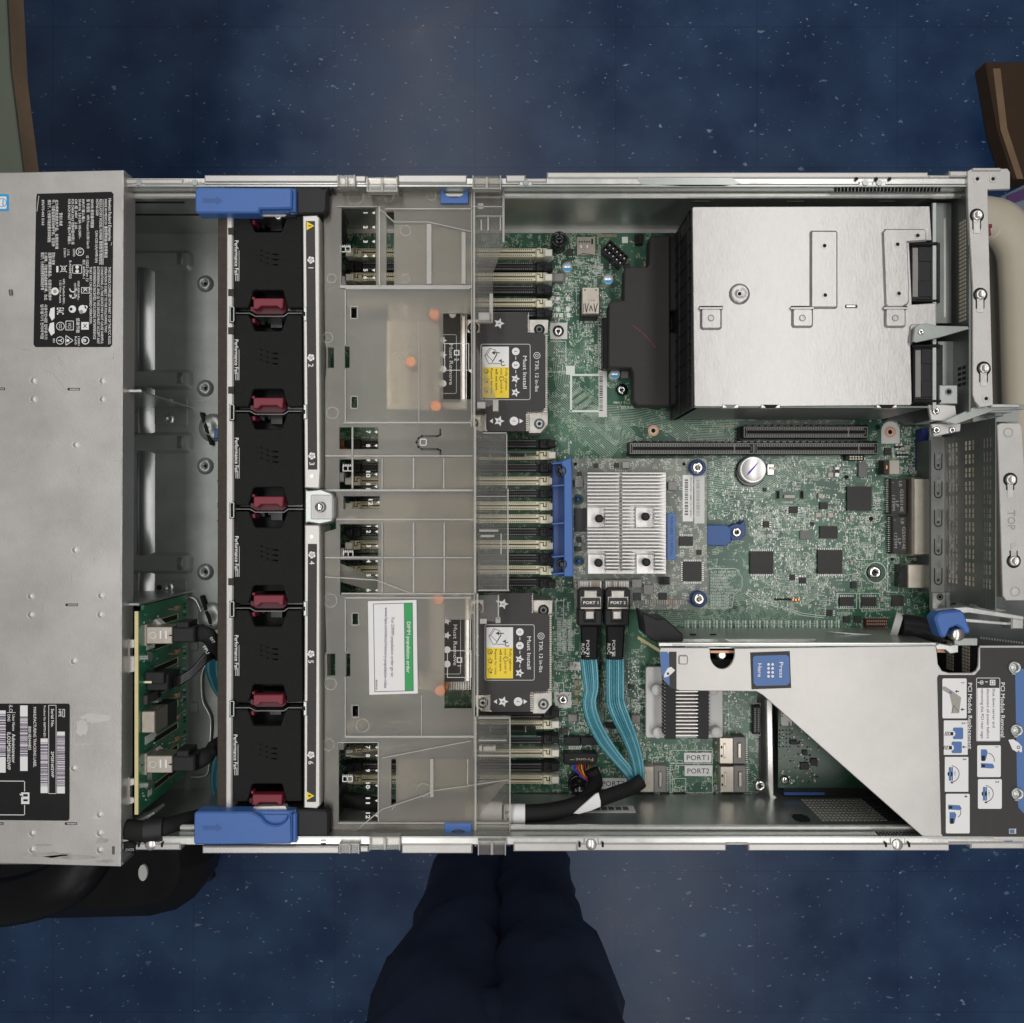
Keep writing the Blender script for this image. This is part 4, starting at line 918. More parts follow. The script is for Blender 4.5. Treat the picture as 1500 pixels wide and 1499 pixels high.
# row of footprints along the lower board edge
for i in range(22): 
    x = 1003+i*10.5
    for k in (0, 1): mb.rect(x, 909+k*6, x+2.4, 914+k*6, h+.1, 'trace_pale'); mb.rect(x+4, 909+k*6, x+6.4, 914+k*6, h+.1, 'silk')
for i in range(16):
    for k in range(3): mb.rect(816+k*8, 908+i*2.9, 822+k*8, 909.3+i*2.9, h+.12, 'silk')
mb.build('board', M)
# -- stuff : uncountable small surface parts
mb = MB('cap_tan'); rnd = random.Random(5)
regs = [(808, 345, 890, 470, 520), (808, 470, 885, 545, 130), (1036, 668, 1300, 760, 620), (1100, 740, 1300, 850, 900), (1090, 840, 1300, 915, 560), (1290, 620, 1355, 700, 260), (808, 960, 945, 1160, 620), (925, 960, 1000, 1165, 320), (808, 860, 845, 960, 60), (1040, 960, 1112, 1160, 170), (1300, 815, 1360, 900, 60), (812, 640, 840, 860, 60), (980, 1085, 1055, 1165, 60), (480, 600, 700, 650, 60), (495, 1000, 560, 1165, 80), (495, 300, 560, 460, 80)]
for (x0, y0, x1, y1, n) in regs:
    for i in range(n):
        x = rnd.uniform(x0, x1); y = rnd.uniform(y0, y1)
        if x > 500 and not free(x-1, y-1, x+5, y+4) and x > 806: continue
        k = rnd.random(); a, b = (3.1, 1.5) if rnd.random() < .5 else (1.5, 3.1)
        if k < .55:
            mb.rect(x, y, x+a, y+b, h+.12, 'solder'); q = .8
            if a > b: mb.box(x+q, y+.1, x+a-q, y+b-.1, BH+.6, BH, rnd.choice(('chip', 'cap_tan', 'chip', 'cap_grey')))
            else: mb.box(x+.1, y+q, x+b-.1, y+a-q, BH+.6, BH, rnd.choice(('chip', 'cap_tan', 'chip', 'cap_grey')))
        elif k < .8:
            for j in range(rnd.randint(2, 5)):
                if a > b: mb.rect(x+j*2.2, y, x+j*2.2+1, y+2, h+.12, 'silk')
                else: mb.rect(x, y+j*2.2, x+2, y+j*2.2+1, h+.12, 'silk')
        elif k < .9: mb.frame(x, y, x+rnd.uniform(4, 9), y+rnd.uniform(3, 7), .6, h+.1, 'silk')
        elif k < .95: mb.text(rnd.choice(('C', 'R', 'U', 'Q'))+str(rnd.randint(100, 999)), x, y, h+.1, 2.4, 'silk', 7, rnd.choice((0, 90)))
        else: mb.disc(x, y, 1.0, h+.1, 'solder', 8)
mb.build('surface_components', M, kind='stuff')
def chip(x0, y0, x1, y1, hh=1.4, pins='', m='chip', name='chip', parent=M, base=BH, mark=None):
    mb = MB(m); mb.box(x0, y0, x1, y1, base+hh, base+.1, None, .15)
    for s_ in pins:
        if s_ in 'tb':
            n = max(3, int((x1-x0)/2.7)); 
            for i in range(n):
                x = x0+(i+.5)*(x1-x0)/n; ya, yb = (y0-3.2, y0) if s_ == 't' else (y1, y1+3.2); mb.box(x-.6, ya, x+.6, yb, base+.5, base, 'solder')
        else:
            n = max(3, int((y1-y0)/2.7))
            for i in range(n):
                y = y0+(i+.5)*(y1-y0)/n; xa, xb = (x0-3.2, x0) if s_ == 'l' else (x1, x1+3.2); mb.box(xa, y-.6, xb, y+.6, base+.5, base, 'solder')
    if mark:
        for (s, x, y, cap, ln, r_) in mark: mb.text(s, x, y, base+hh+.1, cap, 'cap_grey', ln, r_)
    return mb.build(name, parent)
for a in ((1099, 808, 1133, 841, 2.2, 'tb'), (1198, 806, 1234, 841, 2.2, 'tb'), (1241, 713, 1277, 748, 2), (1201, 771, 1227, 789, 1.4), (1172, 778, 1189, 790, 1.2, '', 'chip_pale'), (1201, 736, 1213, 746), (1156, 742, 1169, 752, 1.4, 'lr'), (1118, 764, 1127, 773, 1.4, 'lr'), (1258, 678, 1270, 699, 2.5, '', 'chip_pale'), (1230, 875, 1251, 888, 1.6, 'tb'), (1263, 875, 1284, 888, 1.6, 'tb'), (1307, 873, 1324, 888), (1247, 852, 1255, 862, 1.4), (1157, 842, 1165, 850, 1.4, 'lr'), (1171, 846, 1181, 855, 1.2, 'tb'), (1211, 894, 1220, 903, 1.2, 'lr'), (1236, 903, 1246, 912), (1252, 903, 1262, 912), (1296, 656, 1306, 667), (830, 365, 840, 375), (884, 386, 892, 394, 1.2, 'lr'), (1188, 765, 1193, 770), (1118, 715, 1123, 720), (911, 347, 920, 356, 1, '', 'white'), (914, 386, 923, 393), (820, 1067, 832, 1075), (921, 1003, 930, 1010, 1.2), (1228, 1000, 1236, 1008)):
    chip(*a)
for r_ in ((1213, 692, 1221, 699), (1199, 723, 1206, 730), (1195, 751, 1203, 758), (1213, 751, 1221, 758), (1245, 755, 1249, 762), (1246, 822, 1250, 828), (1290, 875, 1295, 882), (1149, 725, 1165, 730), (1320, 655, 1326, 660), (1290, 688, 1294, 694)):
    mb = MB('pale_inductor'); mb.box(*r_, BH+2, BH, None, .3); mb.build('inductor', M)
for r_ in ((1223, 684, 1230, 699),): mb = MB('solder'); mb.box(*r_, BH+3, BH, None, .3); mb.box(r_[0]+.4, r_[1]+4, r_[2]-.4, r_[1]+9, BH+3.3, BH, 'chip'); mb.build('fuse', M)
for i in range(4): mb = MB('solder'); mb.box(1314+i*4.4, 663, 1317.4+i*4.4, 670, BH+1.6, BH); mb.box(1314+i*4.4, 664.5, 1317.4+i*4.4, 668.5, BH+1.7, BH, 'chip'); mb.build('capacitor', M)
for x in (1312, 1318): mb = MB('solder'); mb.box(x, 651, x+4, 659, BH+1.6, BH); mb.box(x, 653, x+4, 657, BH+1.7, BH, 'chip'); mb.build('capacitor', M)
mb = MB('cap_grey'); mb.box(1325, 652, 1334, 659, BH+2.4, BH, None, .3); mb.build('capacitor', M)
mb = MB('pale_inductor'); mb.box(1303, 674, 1318, 695, BH+9, BH, None, .4); mb.box(1295, 674, 1303, 695, BH+8.4, BH, 'chip', .4); mb.rect(1298, 682, 1300, 687, BH+8.5, 'copper'); mb.build('inductor', M)
mb = MB('inductor'); mb.box(808, 400, 826, 412, BH+6, BH, None, .5); mb.build('inductor', M)
mb = MB('inductor'); mb.box(832, 1047, 846, 1058, BH+5, BH, None, .5); mb.build('inductor', M)
for r_ in ((925, 1048, 938, 1060), (808, 1047, 812, 1050)): mb = MB('inductor'); mb.box(*r_, BH+4, BH, None, .5); mb.build('inductor', M)
mb = MB('inductor'); mb.box(910, 540, 921, 554, BH+4, BH, None, .5); mb.build('inductor', M)
for i in range(3): mb = MB('cap_tan'); mb.box(842, 997+i*14, 847, 1005+i*14, BH+1.6, BH); mb.build('capacitor', M)
# network transformers
for (x0, y0, x1, y1) in ((1305.5, 702, 1328, 753), (1308, 757, 1331, 811)):
    mb = MB('chip_pale' if 0 else 'chip'); mb.box(x0, y0, x1, y1, BH+7, BH, None, .3); mb.box(x0-7, y0-1, x0, y1, BH+2.5, BH, 'black_gloss')
    for i in range(18): y = y0+1+i*(y1-y0-2)/18; mb.box(x0-6.6, y, x0-2.4, y+1.3, BH+3.2, BH, 'solder')
    for i in range(16): y = y0+2+i*(y1-y0-4)/16; mb.box(x1+1.5, y, x1+5, y+1.2, BH+2, BH, 'cream')
    mb.text('G55014E', x1-7, y0+15, BH+7.15, 4.6, 'cap_grey', 33, -90); mb.text('LF', x1-13.5, y0+32, BH+7.15, 4.6, 'cap_grey', 9, -90); mb.text('1739M', x1-19, y0+24, BH+7.15, 4.4, 'cap_grey', 22, -90)
    mb.text('LB', x1-9, y0+3, BH+7.15, 4.4, 'cap_grey', 8, -90); mb.disc(x0+2.5, y0+5, .8, BH+7.15, 'cap_grey', 8)
    mb.build('network_transformer', M)
mb = MB('nickel_tan'); mb.box(1337, 699, 1361, 815, BH+14, BH, None, 1.5); mb.build('network_jack_block', M)
mb = MB('nickel_tan'); mb.box(1330, 827, 1361, 862, BH+13, BH, None, .5); mb.box(1322, 828, 1330, 861, BH+12, BH, 'black_gloss'); mb.build('network_jack', M)
mb = MB('vga_blue'); mb.box(1350, 628, 1361, 688, BH+9, BH, None, .4)
for i in range(7):
    for j in range(2): mb.disc(1347-j*4, 636+i*7+j*3, 1, BH+.5, 'solder', 6); mb.disc(1353, 636+i*5, .7, BH+9.2, 'solder', 6)
mb.build('video_connector', M)
# expansion slots
def slot(x0, y0, x1, y1, splits, hh=10):
    mb = MB('slot_black'); mb.box(x0, y0, x1, y1, BH+hh, BH, None, .3); hz = BH+hh+.12
    segs = splits
    for (a, b) in segs:
        mb.frame(a, y0+1.6, b, y1-1.2, .7, hz, 'cap_grey'); n = int((b-a-7)/2.5)
        for i in range(n):
            x = a+3.5+i*2.5; mb.rect(x, y0+2.9, x+1.1, y0+5.8, hz, 'cap_grey'); mb.rect(x, y1-5.4, x+1.1, y1-2.5, hz, 'cap_grey')
        mb.rect(a+4, (y0+y1)/2-2, b-4, (y0+y1)/2+2.2, hz, 'void'); mb.frame(a+3.2, (y0+y1)/2-2.8, b-3.2, (y0+y1)/2+3, .45, hz+.05, 'inductor')
        if b-a > 90: c = a+(b-a)*.845; mb.rect(c-.8, y0+1.6, c+.8, y1-1.2, hz+.1, 'inductor')
    for i in range(int((x1-x0)/9.5)): mb.box(x0+6+i*9.5, y0-1.8, x0+12.5+i*9.5, y0+.5, BH+hh-1.5, BH+2, 'black_gloss', .2)
    mb.build('expansion_slot', M)
slot(1088, 624, 1272, 642, [(1090, 1271)]); slot(921, 648, 1287, 666, [(923, 1104), (1105.5, 1286)])
mb = MB('black_plastic'); mb.box(1083, 626, 1089, 645, BH+6, BH); mb.build('slot_end_clip', M)
mb = MB('black_plastic'); mb.box(1239, 667, 1266, 675, BH+5, BH, None, .3)
for i in range(5):
    for j in range(2): mb.box(1245+i*4, 668.2+j*3.4, 1247.4+i*4, 670.2+j*3.4, BH+6, BH, 'cream')
mb.build('pin_header', M)
mb = MB('maroon_dark'); mb.box(1268, 907, 1301, 918, BH+4, BH, None, .3)
for i in range(11):
    for j in range(2): mb.box(1270+i*2.8, 908.5+j*4.5, 1271.4+i*2.8, 911.5+j*4.5, BH+4.3, BH, 'cap_tan')
for i in range(13): mb.rect(1268+i*2.6, 904, 1269.2+i*2.6, 907, BH+.4, 'solder'); mb.rect(1268+i*2.6, 918, 1269.2+i*2.6, 921, BH+.4, 'solder')
mb.build('mezzanine_connector', M)
# screws on the board
def scr(x, y, r, hh=3, m='chrome', boss=None):
    mb = MB('chrome')
    if boss: mb.lathe(x, y, [(boss, BH+hh-1), (boss, BH+hh+.3), (boss*.72, BH+hh+.8), (.01, BH+hh+.8)], BH+hh, 'black_gloss')
    torx(mb, x, y, r, BH+hh+2.4); mb.build('board_screw', M)
scr(818, 485, 6, 1, boss=8); scr(825, 1026, 6.5, 1); scr(911, 571, 6, 2, boss=8.5); scr(1283, 839, 9, 2); scr(1114, 1152, 8, 2)
mb = MB('black_gloss'); mb.lathe(819, 352, [(11.5, BH+13), (11.5, BH+17), (9.5, BH+18), (8.5, BH+16), (4, BH+15.5), (2.5, BH+16.5), (1.6, BH+14), (.01, BH+14)], BH+15, 'black_gloss'); mb.cyl(819, 352, 11, BH+14, BH, 'black_plastic'); mb.build('guide_post', M)
mb = MB('black_gloss'); mb.lathe(846, 1150, [(14, BH+8), (14, BH+12), (12, BH+13), (10, BH+11), (.01, BH+11)], BH+12, 'black_gloss'); mb.cyl(846, 1150, 13, BH+10, BH, 'black_plastic'); mb.build('guide_post', M)
mb = MB('nickel'); mb.box(845, 347, 872, 374, BH+2, BH, None, .2)
for i in range(5): mb.rect(848+i*3.6, 353, 850+i*3.6, 355.5, BH+2.2, 'chip')
for x in (850, 859): mb.rect(x, 359, x+2.6, 363.5, BH+2.2, 'white'); 
mb.rect(866, 350, 869, 358, BH+2.2, 'chip'); mb.line([(848, 374), (854, 371.5), (862, 372.5), (870, 374)], 1, BH+2.2, 'chip'); mb.build('card_socket', M)
# angled power connector
mb = MB('black_gloss'); c = P(901, 372, BH+9); k = K(BH+9); a = math.radians(-42); u = Vector((math.cos(a), math.sin(a))); v = Vector((-u.y, u.x))
def obx(mb, cu, cv, lu, lv, z0, z1, m, b=0):
    mb.poly([(c.xy+u*(cu+sx*lu)*k+v*(cv+sy*lv)*k) for sx, sy in ((-1, -1), (1, -1), (1, 1), (-1, 1))], ZR+z0/1000, ZR+z1/1000, m, b)
obx(mb, 0, 0, 18, 9, BH, BH+7, 'black_plastic'); 
for i in range(6):
    obx(mb, -18+i*7.2, 0, .8, 9, BH+7, BH+10, 'black_plastic')
for i in range(3): obx(mb, 0, -9+i*9, 18.5, .8, BH+7, BH+10.1, 'black_plastic')
for i in range(5):
    for j in (-1, 1): obx(mb, -14.4+i*7.2, j*4.4, 1, 1, BH+7, BH+8.5, 'solder')
mb.build('power_connector', M)
mb = MB('black_plastic'); mb.box(931, 343, 942, 357, BH+5, BH, None, .3); mb.rect(933, 346, 936, 355, BH+5.2, 'void'); mb.build('pin_header', M)
def cap(x, y, r=7.5, hh=9):
    mb = MB('alu'); mb.lathe(x, y, [(r*1.02, BH), (r*1.02, BH+1), (r, BH+1.5), (r, BH+hh-.4), (r*.93, BH+hh), (.01, BH+hh)], BH+hh, 'alu')
    pts = [(x+r*.9*math.cos(math.radians(a)), y+r*.9*math.sin(math.radians(a))) for a in range(12, 169, 12)]; mb.sheet(pts, BH+hh+.12, 'cyan_print')
    mb.text('330', x-3.6, y-3, BH+hh+.12, 2.6, 'cyan_print', 7); mb.text('16', x-2, y-5.2, BH+hh+.12, 1.8, 'cyan_print', 4); mb.build('capacitor', M)
cap(831, 391); cap(891, 409); cap(901, 548); cap(885, 1073, 7, 7)
# internal usb socket
mb = MB('nickel'); mb.box(852.5, 421, 878, 460, BH+15, BH, None, .4); mb.box(850, 424, 876, 466, BH+9, BH, 'black_plastic', .4)
for pts in (((857, 445), (859, 457), (862, 445)), ((870, 445), (872, 457), (875, 445)), ((863.5, 455), (865.5, 448), (868, 455))): mb.line(pts, 1.2, BH+15.2, 'chip')
mb.disc(857, 425, 1.2, BH+15.2, 'chip', 8); mb.disc(873, 425, 1.2, BH+15.2, 'chip', 8); mb.text('USB', 862, 440, BH+15.2, 3, 'cap_tan', 10); mb.line([(855, 458), (855, 445)], .8, BH+15.2, 'chip')
mb.build('usb_socket', M)
# mini sas connectors
for (x0, y0) in ((1054, 1081), (1055, 1123), (938, 1123)):
    mb = MB('nickel'); mb.box(x0, y0, x0+20, y0+38, BH+9, BH, None, .4); mb.box(x0+20, y0-1, x0+38, y0+38, BH+7, BH, 'inductor', .4); mb.box(x0+27, y0+8, x0+32, y0+30, BH+8.5, BH, 'nickel', .4)
    mb.rect(x0+6, y0+8, x0+9, y0+30, BH+9.2, 'cap_tan'); mb.rect(x0+7, y0+10, x0+8.4, y0+28, BH+9.3, 'steel_bright')
    for d in (12, 25): mb.rect(x0+2, y0+d, x0+4.4, y0+d+3.6, BH+9.2, 'void')
    for i in range(12): mb.rect(x0+38.4, y0+1+i*3, x0+41, y0+2.2+i*3, BH+.5, 'solder')
    mb.build('cable_socket', M)
mb = MB('black_plastic'); mb.box(826, 1080, 850, 1092, BH+5, BH, None, .4); mb.box(851, 1080, 880, 1092, BH+4, BH, None, .4); mb.build('drive_socket', M)
mb = MB('black_plastic'); mb.box(1103, 1035, 1114, 1076, BH+4, BH, None, .3)
for i in range(13): mb.rect(1105, 1038+i*2.7, 1107.5, 1039.2+i*2.7, BH+4.2, 'cap_grey'); mb.rect(1110, 1038+i*2.7, 1112.5, 1039.2+i*2.7, BH+4.2, 'cap_grey')
mb.build('display_header', M)
mb = MB('black_plastic'); mb.box(888, 1060, 905, 1067, BH+4, BH, None, .3); mb.build('pin_header', M)
mb = MB('solder')
for i in range(9): mb.box(1137+i*4, 877.5, 1139+i*4, 880, BH+3, BH, 'chip' if i < 6 else 'copper')
mb.build('pin_header', M)
# blue board latch
mb = MB('blue_dark'); mb.prism([(1026, 769), (1064, 769), (1071, 774), (1071, 794), (1064, 800), (1026, 799)], BH+9, BH+7, 'blue_dark', .6)
mb.prism([(1066, 772), (1078, 767), (1084, 768), (1090, 762), (1092, 770), (1092, 784), (1084, 791), (1072, 792)], BH+7, BH+2, 'blue_deep', .5)
torx(mb, 1080, 780, 7, BH+9.5); mb.build('board_latch', M)
# ---------------------------------------------------------------- memory slots
def make_slot(y, x0, x1, cr, ltab, rtab, label=None):
    """y = centre line in pixels on the slot's top"""
    hz = BH+8
    mb = MB('cream' if cr else 'slot_black')
    mb.box(x0, y-6, x1, y+6.5, hz-1.2, BH, None, .3)
    for s_ in (-1, 1): mb.box(x0, y+s_*4.1-1.9, x1, y+s_*4.1+1.9, hz, BH, None, .3)
    n = int((x1-x0-6)/3.0); dm = 'cap_tan' if cr else 'chip_pale'
    dk = 'black_label' if cr else 'inductor'
    for i in range(n):
        x = x0+3+i*3.0; mb.rect(x, y-5.0, x+1.5, y-3.4, hz+.1, dk); mb.rect(x, y+3.4, x+1.5, y+5.0, hz+.1, dk)
    mb.rect(x0+2, y-.8, x1-2, y+1, hz-1.0, 'chip' if not cr else 'foam_brown')
    for i in range(n//2): x = x0+4+i*4.5; mb.rect(x, y+8.4, x+1, y+9.6, BH+.3, 'silk'); mb.rect(x+2, y-8.4, x+3, y-9.6, BH+.3, 'silk')
    S_ = mb.build('memory_slot', M, label=label)
    lm = 'cream_light' if cr else 'slot_black'
    for xs, d in ((x1, 1), (x0, -1)):
        mb = MB('cream' if cr else 'black_plastic')
        mb.box(min(xs, xs+d*16), y-6.5, max(xs, xs+d*16), y+6.5, hz+3, BH, None, .4)
        mb.line([(xs+d*1, y-4), (xs+d*5, y-4), (xs+d*5, y+1), (xs+d*9, y+1), (xs+d*9, y-5)], 1.2, hz+3.15, 'void')
        mb.box(min(xs+d*12, xs+d*(12+rtab)), y-5, max(xs+d*12, xs+d*(12+rtab)), y+5, hz+8, BH+4, lm, .5)
        if not cr:
            for i in range(3): mb.rect(min(xs+d*14, xs+d*22), y-3+i*3, max(xs+d*14, xs+d*22), y-1.8+i*3, hz+8.15, 'void')
        mb.build('latch', S_)
    return S_
SL = [(370, 1, 0), (390, 0, 0), (405.5, 1, 0), (424, 0, 0), (443.5, 1, 0), (458, 0, 0),
      (650, 0, 1), (667, 1, 1), (685, 0, 1), (704.5, 1, 1), (722.5, 0, 1), (741, 1, 1), (760, 1, 1), (779, 0, 1), (798, 1, 1), (817.5, 0, 1), (835, 1, 1), (853.5, 0, 1),
      (1046, 0, 2), (1062, 1, 2), (1083.5, 0, 2), (1103.5, 1, 2), (1124, 0, 2), (1142.5, 1, 2)]
proto = {}
for (y, cr, bk) in SL:
    key = (cr, bk)
    lab = 'cream slot with cream latches' if cr else 'black slot with black latches'
    if key not in proto:
        x0, x1 = ((529, 786), (528, 791), (529, 796))[bk]
        proto[key] = (make_slot(y, x0, x1, cr, 11, 11, lab), y)
    else:
        o, y0 = proto[key]; dup(o, M, o.location+Vector((0, -(y-y0)*K(BH+8), 0)))
for (y, cr, bk, lb) in ((667, 1, 1, 'green memory module standing in the centre bank of slots'), (1062, 1, 2, 'green memory module standing in the lower bank of slots')):
    T = thing('memory_module', lb, 'memory module', P(655, y, BH+6), 'installed memory modules')
    x0, x1 = (528, 806) if bk == 1 else (529, 806); hh = -38
    a = P(x0+6, y, BH+8); b = P(x1-22, y, BH+8)
    mb = MB('pcb_dark'); mb.wbox(a.x, a.y-.0007, ZR-.064, b.x, a.y+.0007, ZR+hh/1000); mb.build('module_board', T)
    mb = MB('chip')
    for i in range(9):
        x = a.x+.006+i*(b.x-a.x-.012)/9
        for s_ in (-1, 1): mb.wbox(x, a.y+s_*.0008, ZR-.058, x+.0105, a.y+s_*.0018, ZR-.046, 'chip')
        for s_ in (-1, 1): mb.wbox(x+.0108, a.y+s_*.0008, ZR-.058, x+.0116, a.y+s_*.0012, ZR-.046, 'silk')
    mb.build('memory_chips', T)
# ================================================================ cpu heatsinks
def heatsink(x, y, lower, label):
    """(x,y) pixel offset of the upper right plate's corner (700,458 for the upper one)"""
    dx, dy = x-700, y-458; HH = -34
    X = lambda pts: [(px+dx, py+dy) for px, py in pts]
    T = thing('processor_heatsink', label, 'heatsink', P(740+dx, 545+dy, BH+3), 'processor heatsinks')
    fins = MB('steel_raw')
    a = P(690+dx, 490+dy, HH-1); 
    # fin stack under the label plate
    for i in range(44):
        px = 692+dx+i*2.5; q0 = P(px, 488+dy, HH-1); q1 = P(px, 606+dy, HH-1); fins.wbox(q0.x, q1.y, ZR-.064, q0.x+.0003, q0.y, ZR+(HH-1)/1000)
    for i in range(29):
        px = 704+dx+i*2.5; q0 = P(px, 458+dy, HH-1); q1 = P(px, 632+dy, HH-1); fins.wbox(q0.x, q1.y, ZR-.064, q0.x+.0003, q0.y, ZR+(HH-1)/1000)
    for i in range(34):                                                  # saw-tooth silver edge
        yy = 491+dy+i*3.35; fins.box(796+dx, yy, 802+dx, yy+1.9, HH-.2, HH-3)
    for i in range(8): yy = 462+dy+i*3.3; fins.box(770+dx, yy, 774.5+dx, yy+1.8, HH-.2, HH-3); yy = 607+dy+i*3.2; fins.box(770+dx, yy, 774.5+dx, yy+1.8, HH-.2, HH-3); fins.box(711+dx, yy, 715.5+dx, yy+1.8, HH-.2, HH-3)
    fins.build('fin_stack', T)
    # remote fin block with heat pipes below the baffle
    mb = MB('alu')
    for i in range(46): px = 570+dx+i*2.5; q0 = P(px, 448+dy, HH-2); q1 = P(px, 600+dy, HH-2); mb.wbox(q0.x, q1.y, ZR-.062, q0.x+.0004, q0.y, ZR+(HH-2)/1000, 'steel_raw')
    mb.box(566+dx, 470+dy, 600+dx, 600+dy, HH-6, -66, 'steel_bright', .5)
    mb.build('front_fin_block', T)
    for (px, py) in ((638, 465), (604, 533), (640, 597)):
        mb = MB('copper'); c = P(px+dx, py+dy, HH); mb.tube([(c.x, c.y, c.z-.02), (c.x, c.y, c.z+.004), (c.x, c.y, c.z+.008)], [.0058, .0036], n=16); mb.build('heat_pipe', T)
    mb = MB('black_label')
    mb.prism(X([(703, 459), (773, 458), (773, 487), (795, 488), (799, 492), (799, 597), (794, 602), (770, 603), (771, 632), (715, 632), (712, 629), (712, 607), (690, 606), (690, 488), (703, 488)]), HH, HH-.8)
    h2 = HH+.15
    mb.frame(704+dx, 504+dy, 777+dx, 586+dy, .8, h2, 'off_white', 3)
    mb.rect(706.5+dx, 508+dy, 745.5+dx, 538+dy, h2, 'paper'); mb.rect(706.5+dx, 538+dy, 745.5+dx, 583+dy, h2, 'yellow')
    for i, (s, yy, ln) in enumerate((('Fully tighten', 540, 32), ('nut 1 until it', 540, 36), ('will not turn.', 540, 33), ('Repeat for nuts:', 540, 38), ('2  3  4', 542, 34))):
        mb.text(s, 742-i*7.2+dx, yy+dy, h2+.1, 3.4, 'black_label', ln, -90, 'L', .03 if i == 2 else .005)
    for cx_, cy_ in ((735, 554.5), (712, 544)): mb.ring(cx_+dx, cy_+dy, 3.7, .7, h2+.1, 'black_label', 16)
    for cy_ in (557, 571): mb.star(712+dx, cy_+dy, 4.4, h2+.08, 'black_label', -90); mb.star(712+dx, cy_+dy, 3.2, h2+.12, 'yellow', -90)
    # pictogram
    for pts in (((710, 521), (717, 510), (726, 513), (728, 520), (720, 533), (716, 533), (710, 521)), ((710, 521), (713, 520), (722, 529), (720, 533)), ((713, 520), (719, 511)), ((728, 518), (722, 529))): mb.line([(a_+dx, b_+dy) for a_, b_ in pts], .7, h2+.1, 'black_label')
    mb.line([(732+dx, 517+dy), (724+dx, 517+dy)], 1.3, h2+.12, 'black_label'); mb.sheet([(725+dx, 513.8+dy), (725+dx, 520+dy), (720+dx, 517+dy)], h2+.12, 'black_label'); mb.ring(737+dx, 533+dy, 3.5, 1.2, h2+.12, 'black_label', 12, 60, 330); mb.line([(722+dx, 533+dy), (733+dx, 533+dy)], .8, h2+.1, 'black_label'); mb.sheet([(730+dx, 529+dy), (735+dx, 526+dy), (735+dx, 531+dy)], h2+.12, 'black_label')
    for i, s in enumerate('1234'):
        cy_ = 515+i*20+dy; cx_ = 755.5+dx
        if i < 2: mb.disc(cx_, cy_, 5.6, h2, 'paper')
        else: mb.star(cx_-.5, cy_, 6.8, h2, 'paper', 0)
        mb.text(s, cx_, cy_, h2+.1, 4.2, 'black_label', 2.6, -90, 'C', .02)
        if i < 3: mb.line([(cx_, cy_+7.5), (cx_, cy_+12)], 1, h2, 'paper')
    mb.text('Must Install', 769+dx, 521.5+dy, h2, 5.6, 'paper', 48, -90, 'L', .012)
    mb.text('T30, 12 in-lbs', 786.5+dx, 528+dy, h2, 5.2, 'paper', 46, -90, 'L', .008); mb.ring(786.5+dx, 521+dy, 5, .8, h2, 'paper'); mb.ring(786.5+dx, 521+dy, 2.6, .8, h2, 'paper', 6)
    for cx_, cy_, s in ((731, 474, '3'), (731, 617, '4')): mb.star(cx_+dx, cy_+dy, 8, h2, 'paper', 0); mb.text(s, cx_+dx, cy_+dy, h2+.1, 4, 'black_label', 2.6, -90, 'C', .02)
    mb.disc(753+dx, 617+dy, 6.4, h2, 'paper'); mb.text('1', 753+dx, 617+dy, h2+.1, 4.4, 'black_label', 2.4, -90, 'C', .02); mb.sheet([(761+dx, 613.5+dy), (761+dx, 620.5+dy), (766.5+dx, 617+dy)], h2, 'paper'); mb.sheet([(722+dx, 613.5+dy), (722+dx, 620.5+dy), (717+dx, 617+dy)], h2, 'paper')
    if lower: mb.sheet([(720+dx, 470+dy), (725+dx, 466.5+dy), (725+dx, 473.5+dy)], h2, 'paper')
    mb.text('Front of', 693+dx, 520+dy, h2, 4.4, 'paper', 30, -90)
    # front part seen through the baffle window
    mb.prism(X([(645, 460), (674, 460), (674, 588), (645, 588)]), HH, HH-.8)
    mb.frame(630+dx, 490+dy, 669+dx, 577+dy, .8, h2, 'off_white', 3); mb.text('Must Remove', 661+dx, 504+dy, h2, 5.6, 'paper', 60, -90, 'L', .012)
    mb.disc(663+dx, 461+dy, 5, h2, 'paper')
    for i, s in enumerate('4321'):
        cy_ = 499+i*21+dy
        if i > 1: mb.disc(649+dx, cy_, 5, h2, 'paper')
        else: mb.star(649+dx, cy_, 6, h2, 'paper')
    mb.build('instruction_plate', T)
    mb = MB('steel_raw')
    mb.box(676+dx, 462+dy, 682+dx, 588+dy, HH-1, HH-20, 'steel_raw', .5); mb.build('centre_bar', T); mb = MB('steel_raw')
    mb.prism(X([(774, 468), (803, 468), (804, 470), (803, 489), (774, 489)]), HH-4, -62, None, .4); mb.build('mounting_bracket', T); mb = MB('steel_raw'); mb.prism(X([(774, 605), (803, 603), (803, 622), (792, 635), (774, 635)]), HH-4, -62, None, .4)
    mb.build('mounting_bracket', T); mb = MB('steel_raw'); mb.prism(X([(684, 468), (703, 468), (703, 488), (684, 488)]), HH-4, -62, None, .4)
    mb.build('mounting_bracket', T); mb = MB('steel_raw'); mb.prism(X([(690, 607), (712, 607), (712, 632), (700, 632), (690, 624)]), HH-4, -62, None, .4)
    mb.build('mounting_bracket', T)
    for (px, py) in ((790, 483), (790, 621), (693, 480), (701, 619) if lower else (693, 620)):
        mb = MB('black_gloss'); mb.cyl(px+dx, py+dy, 8, HH-3.4, HH-5, 'black_gloss' if py < 500 else 'steel_dark'); mb.lathe(px+dx, py+dy, [(6, HH-3.4), (6, HH-1.5), (4.4, HH-1), (2.6, HH-1), (2.2, HH-3), (.01, HH-3)], HH-2, 'steel_dark' if py < 600 else 'steel_inner'); mb.star(px+dx, py+dy, 2.4, HH-2.5, 'void'); mb.build('captive_nut', T)
    return T
heatsink(700, 458, 0, 'upper processor heatsink with black and yellow instruction plate')
heatsink(706, 869, 1, 'lower processor heatsink with black and yellow instruction plate')
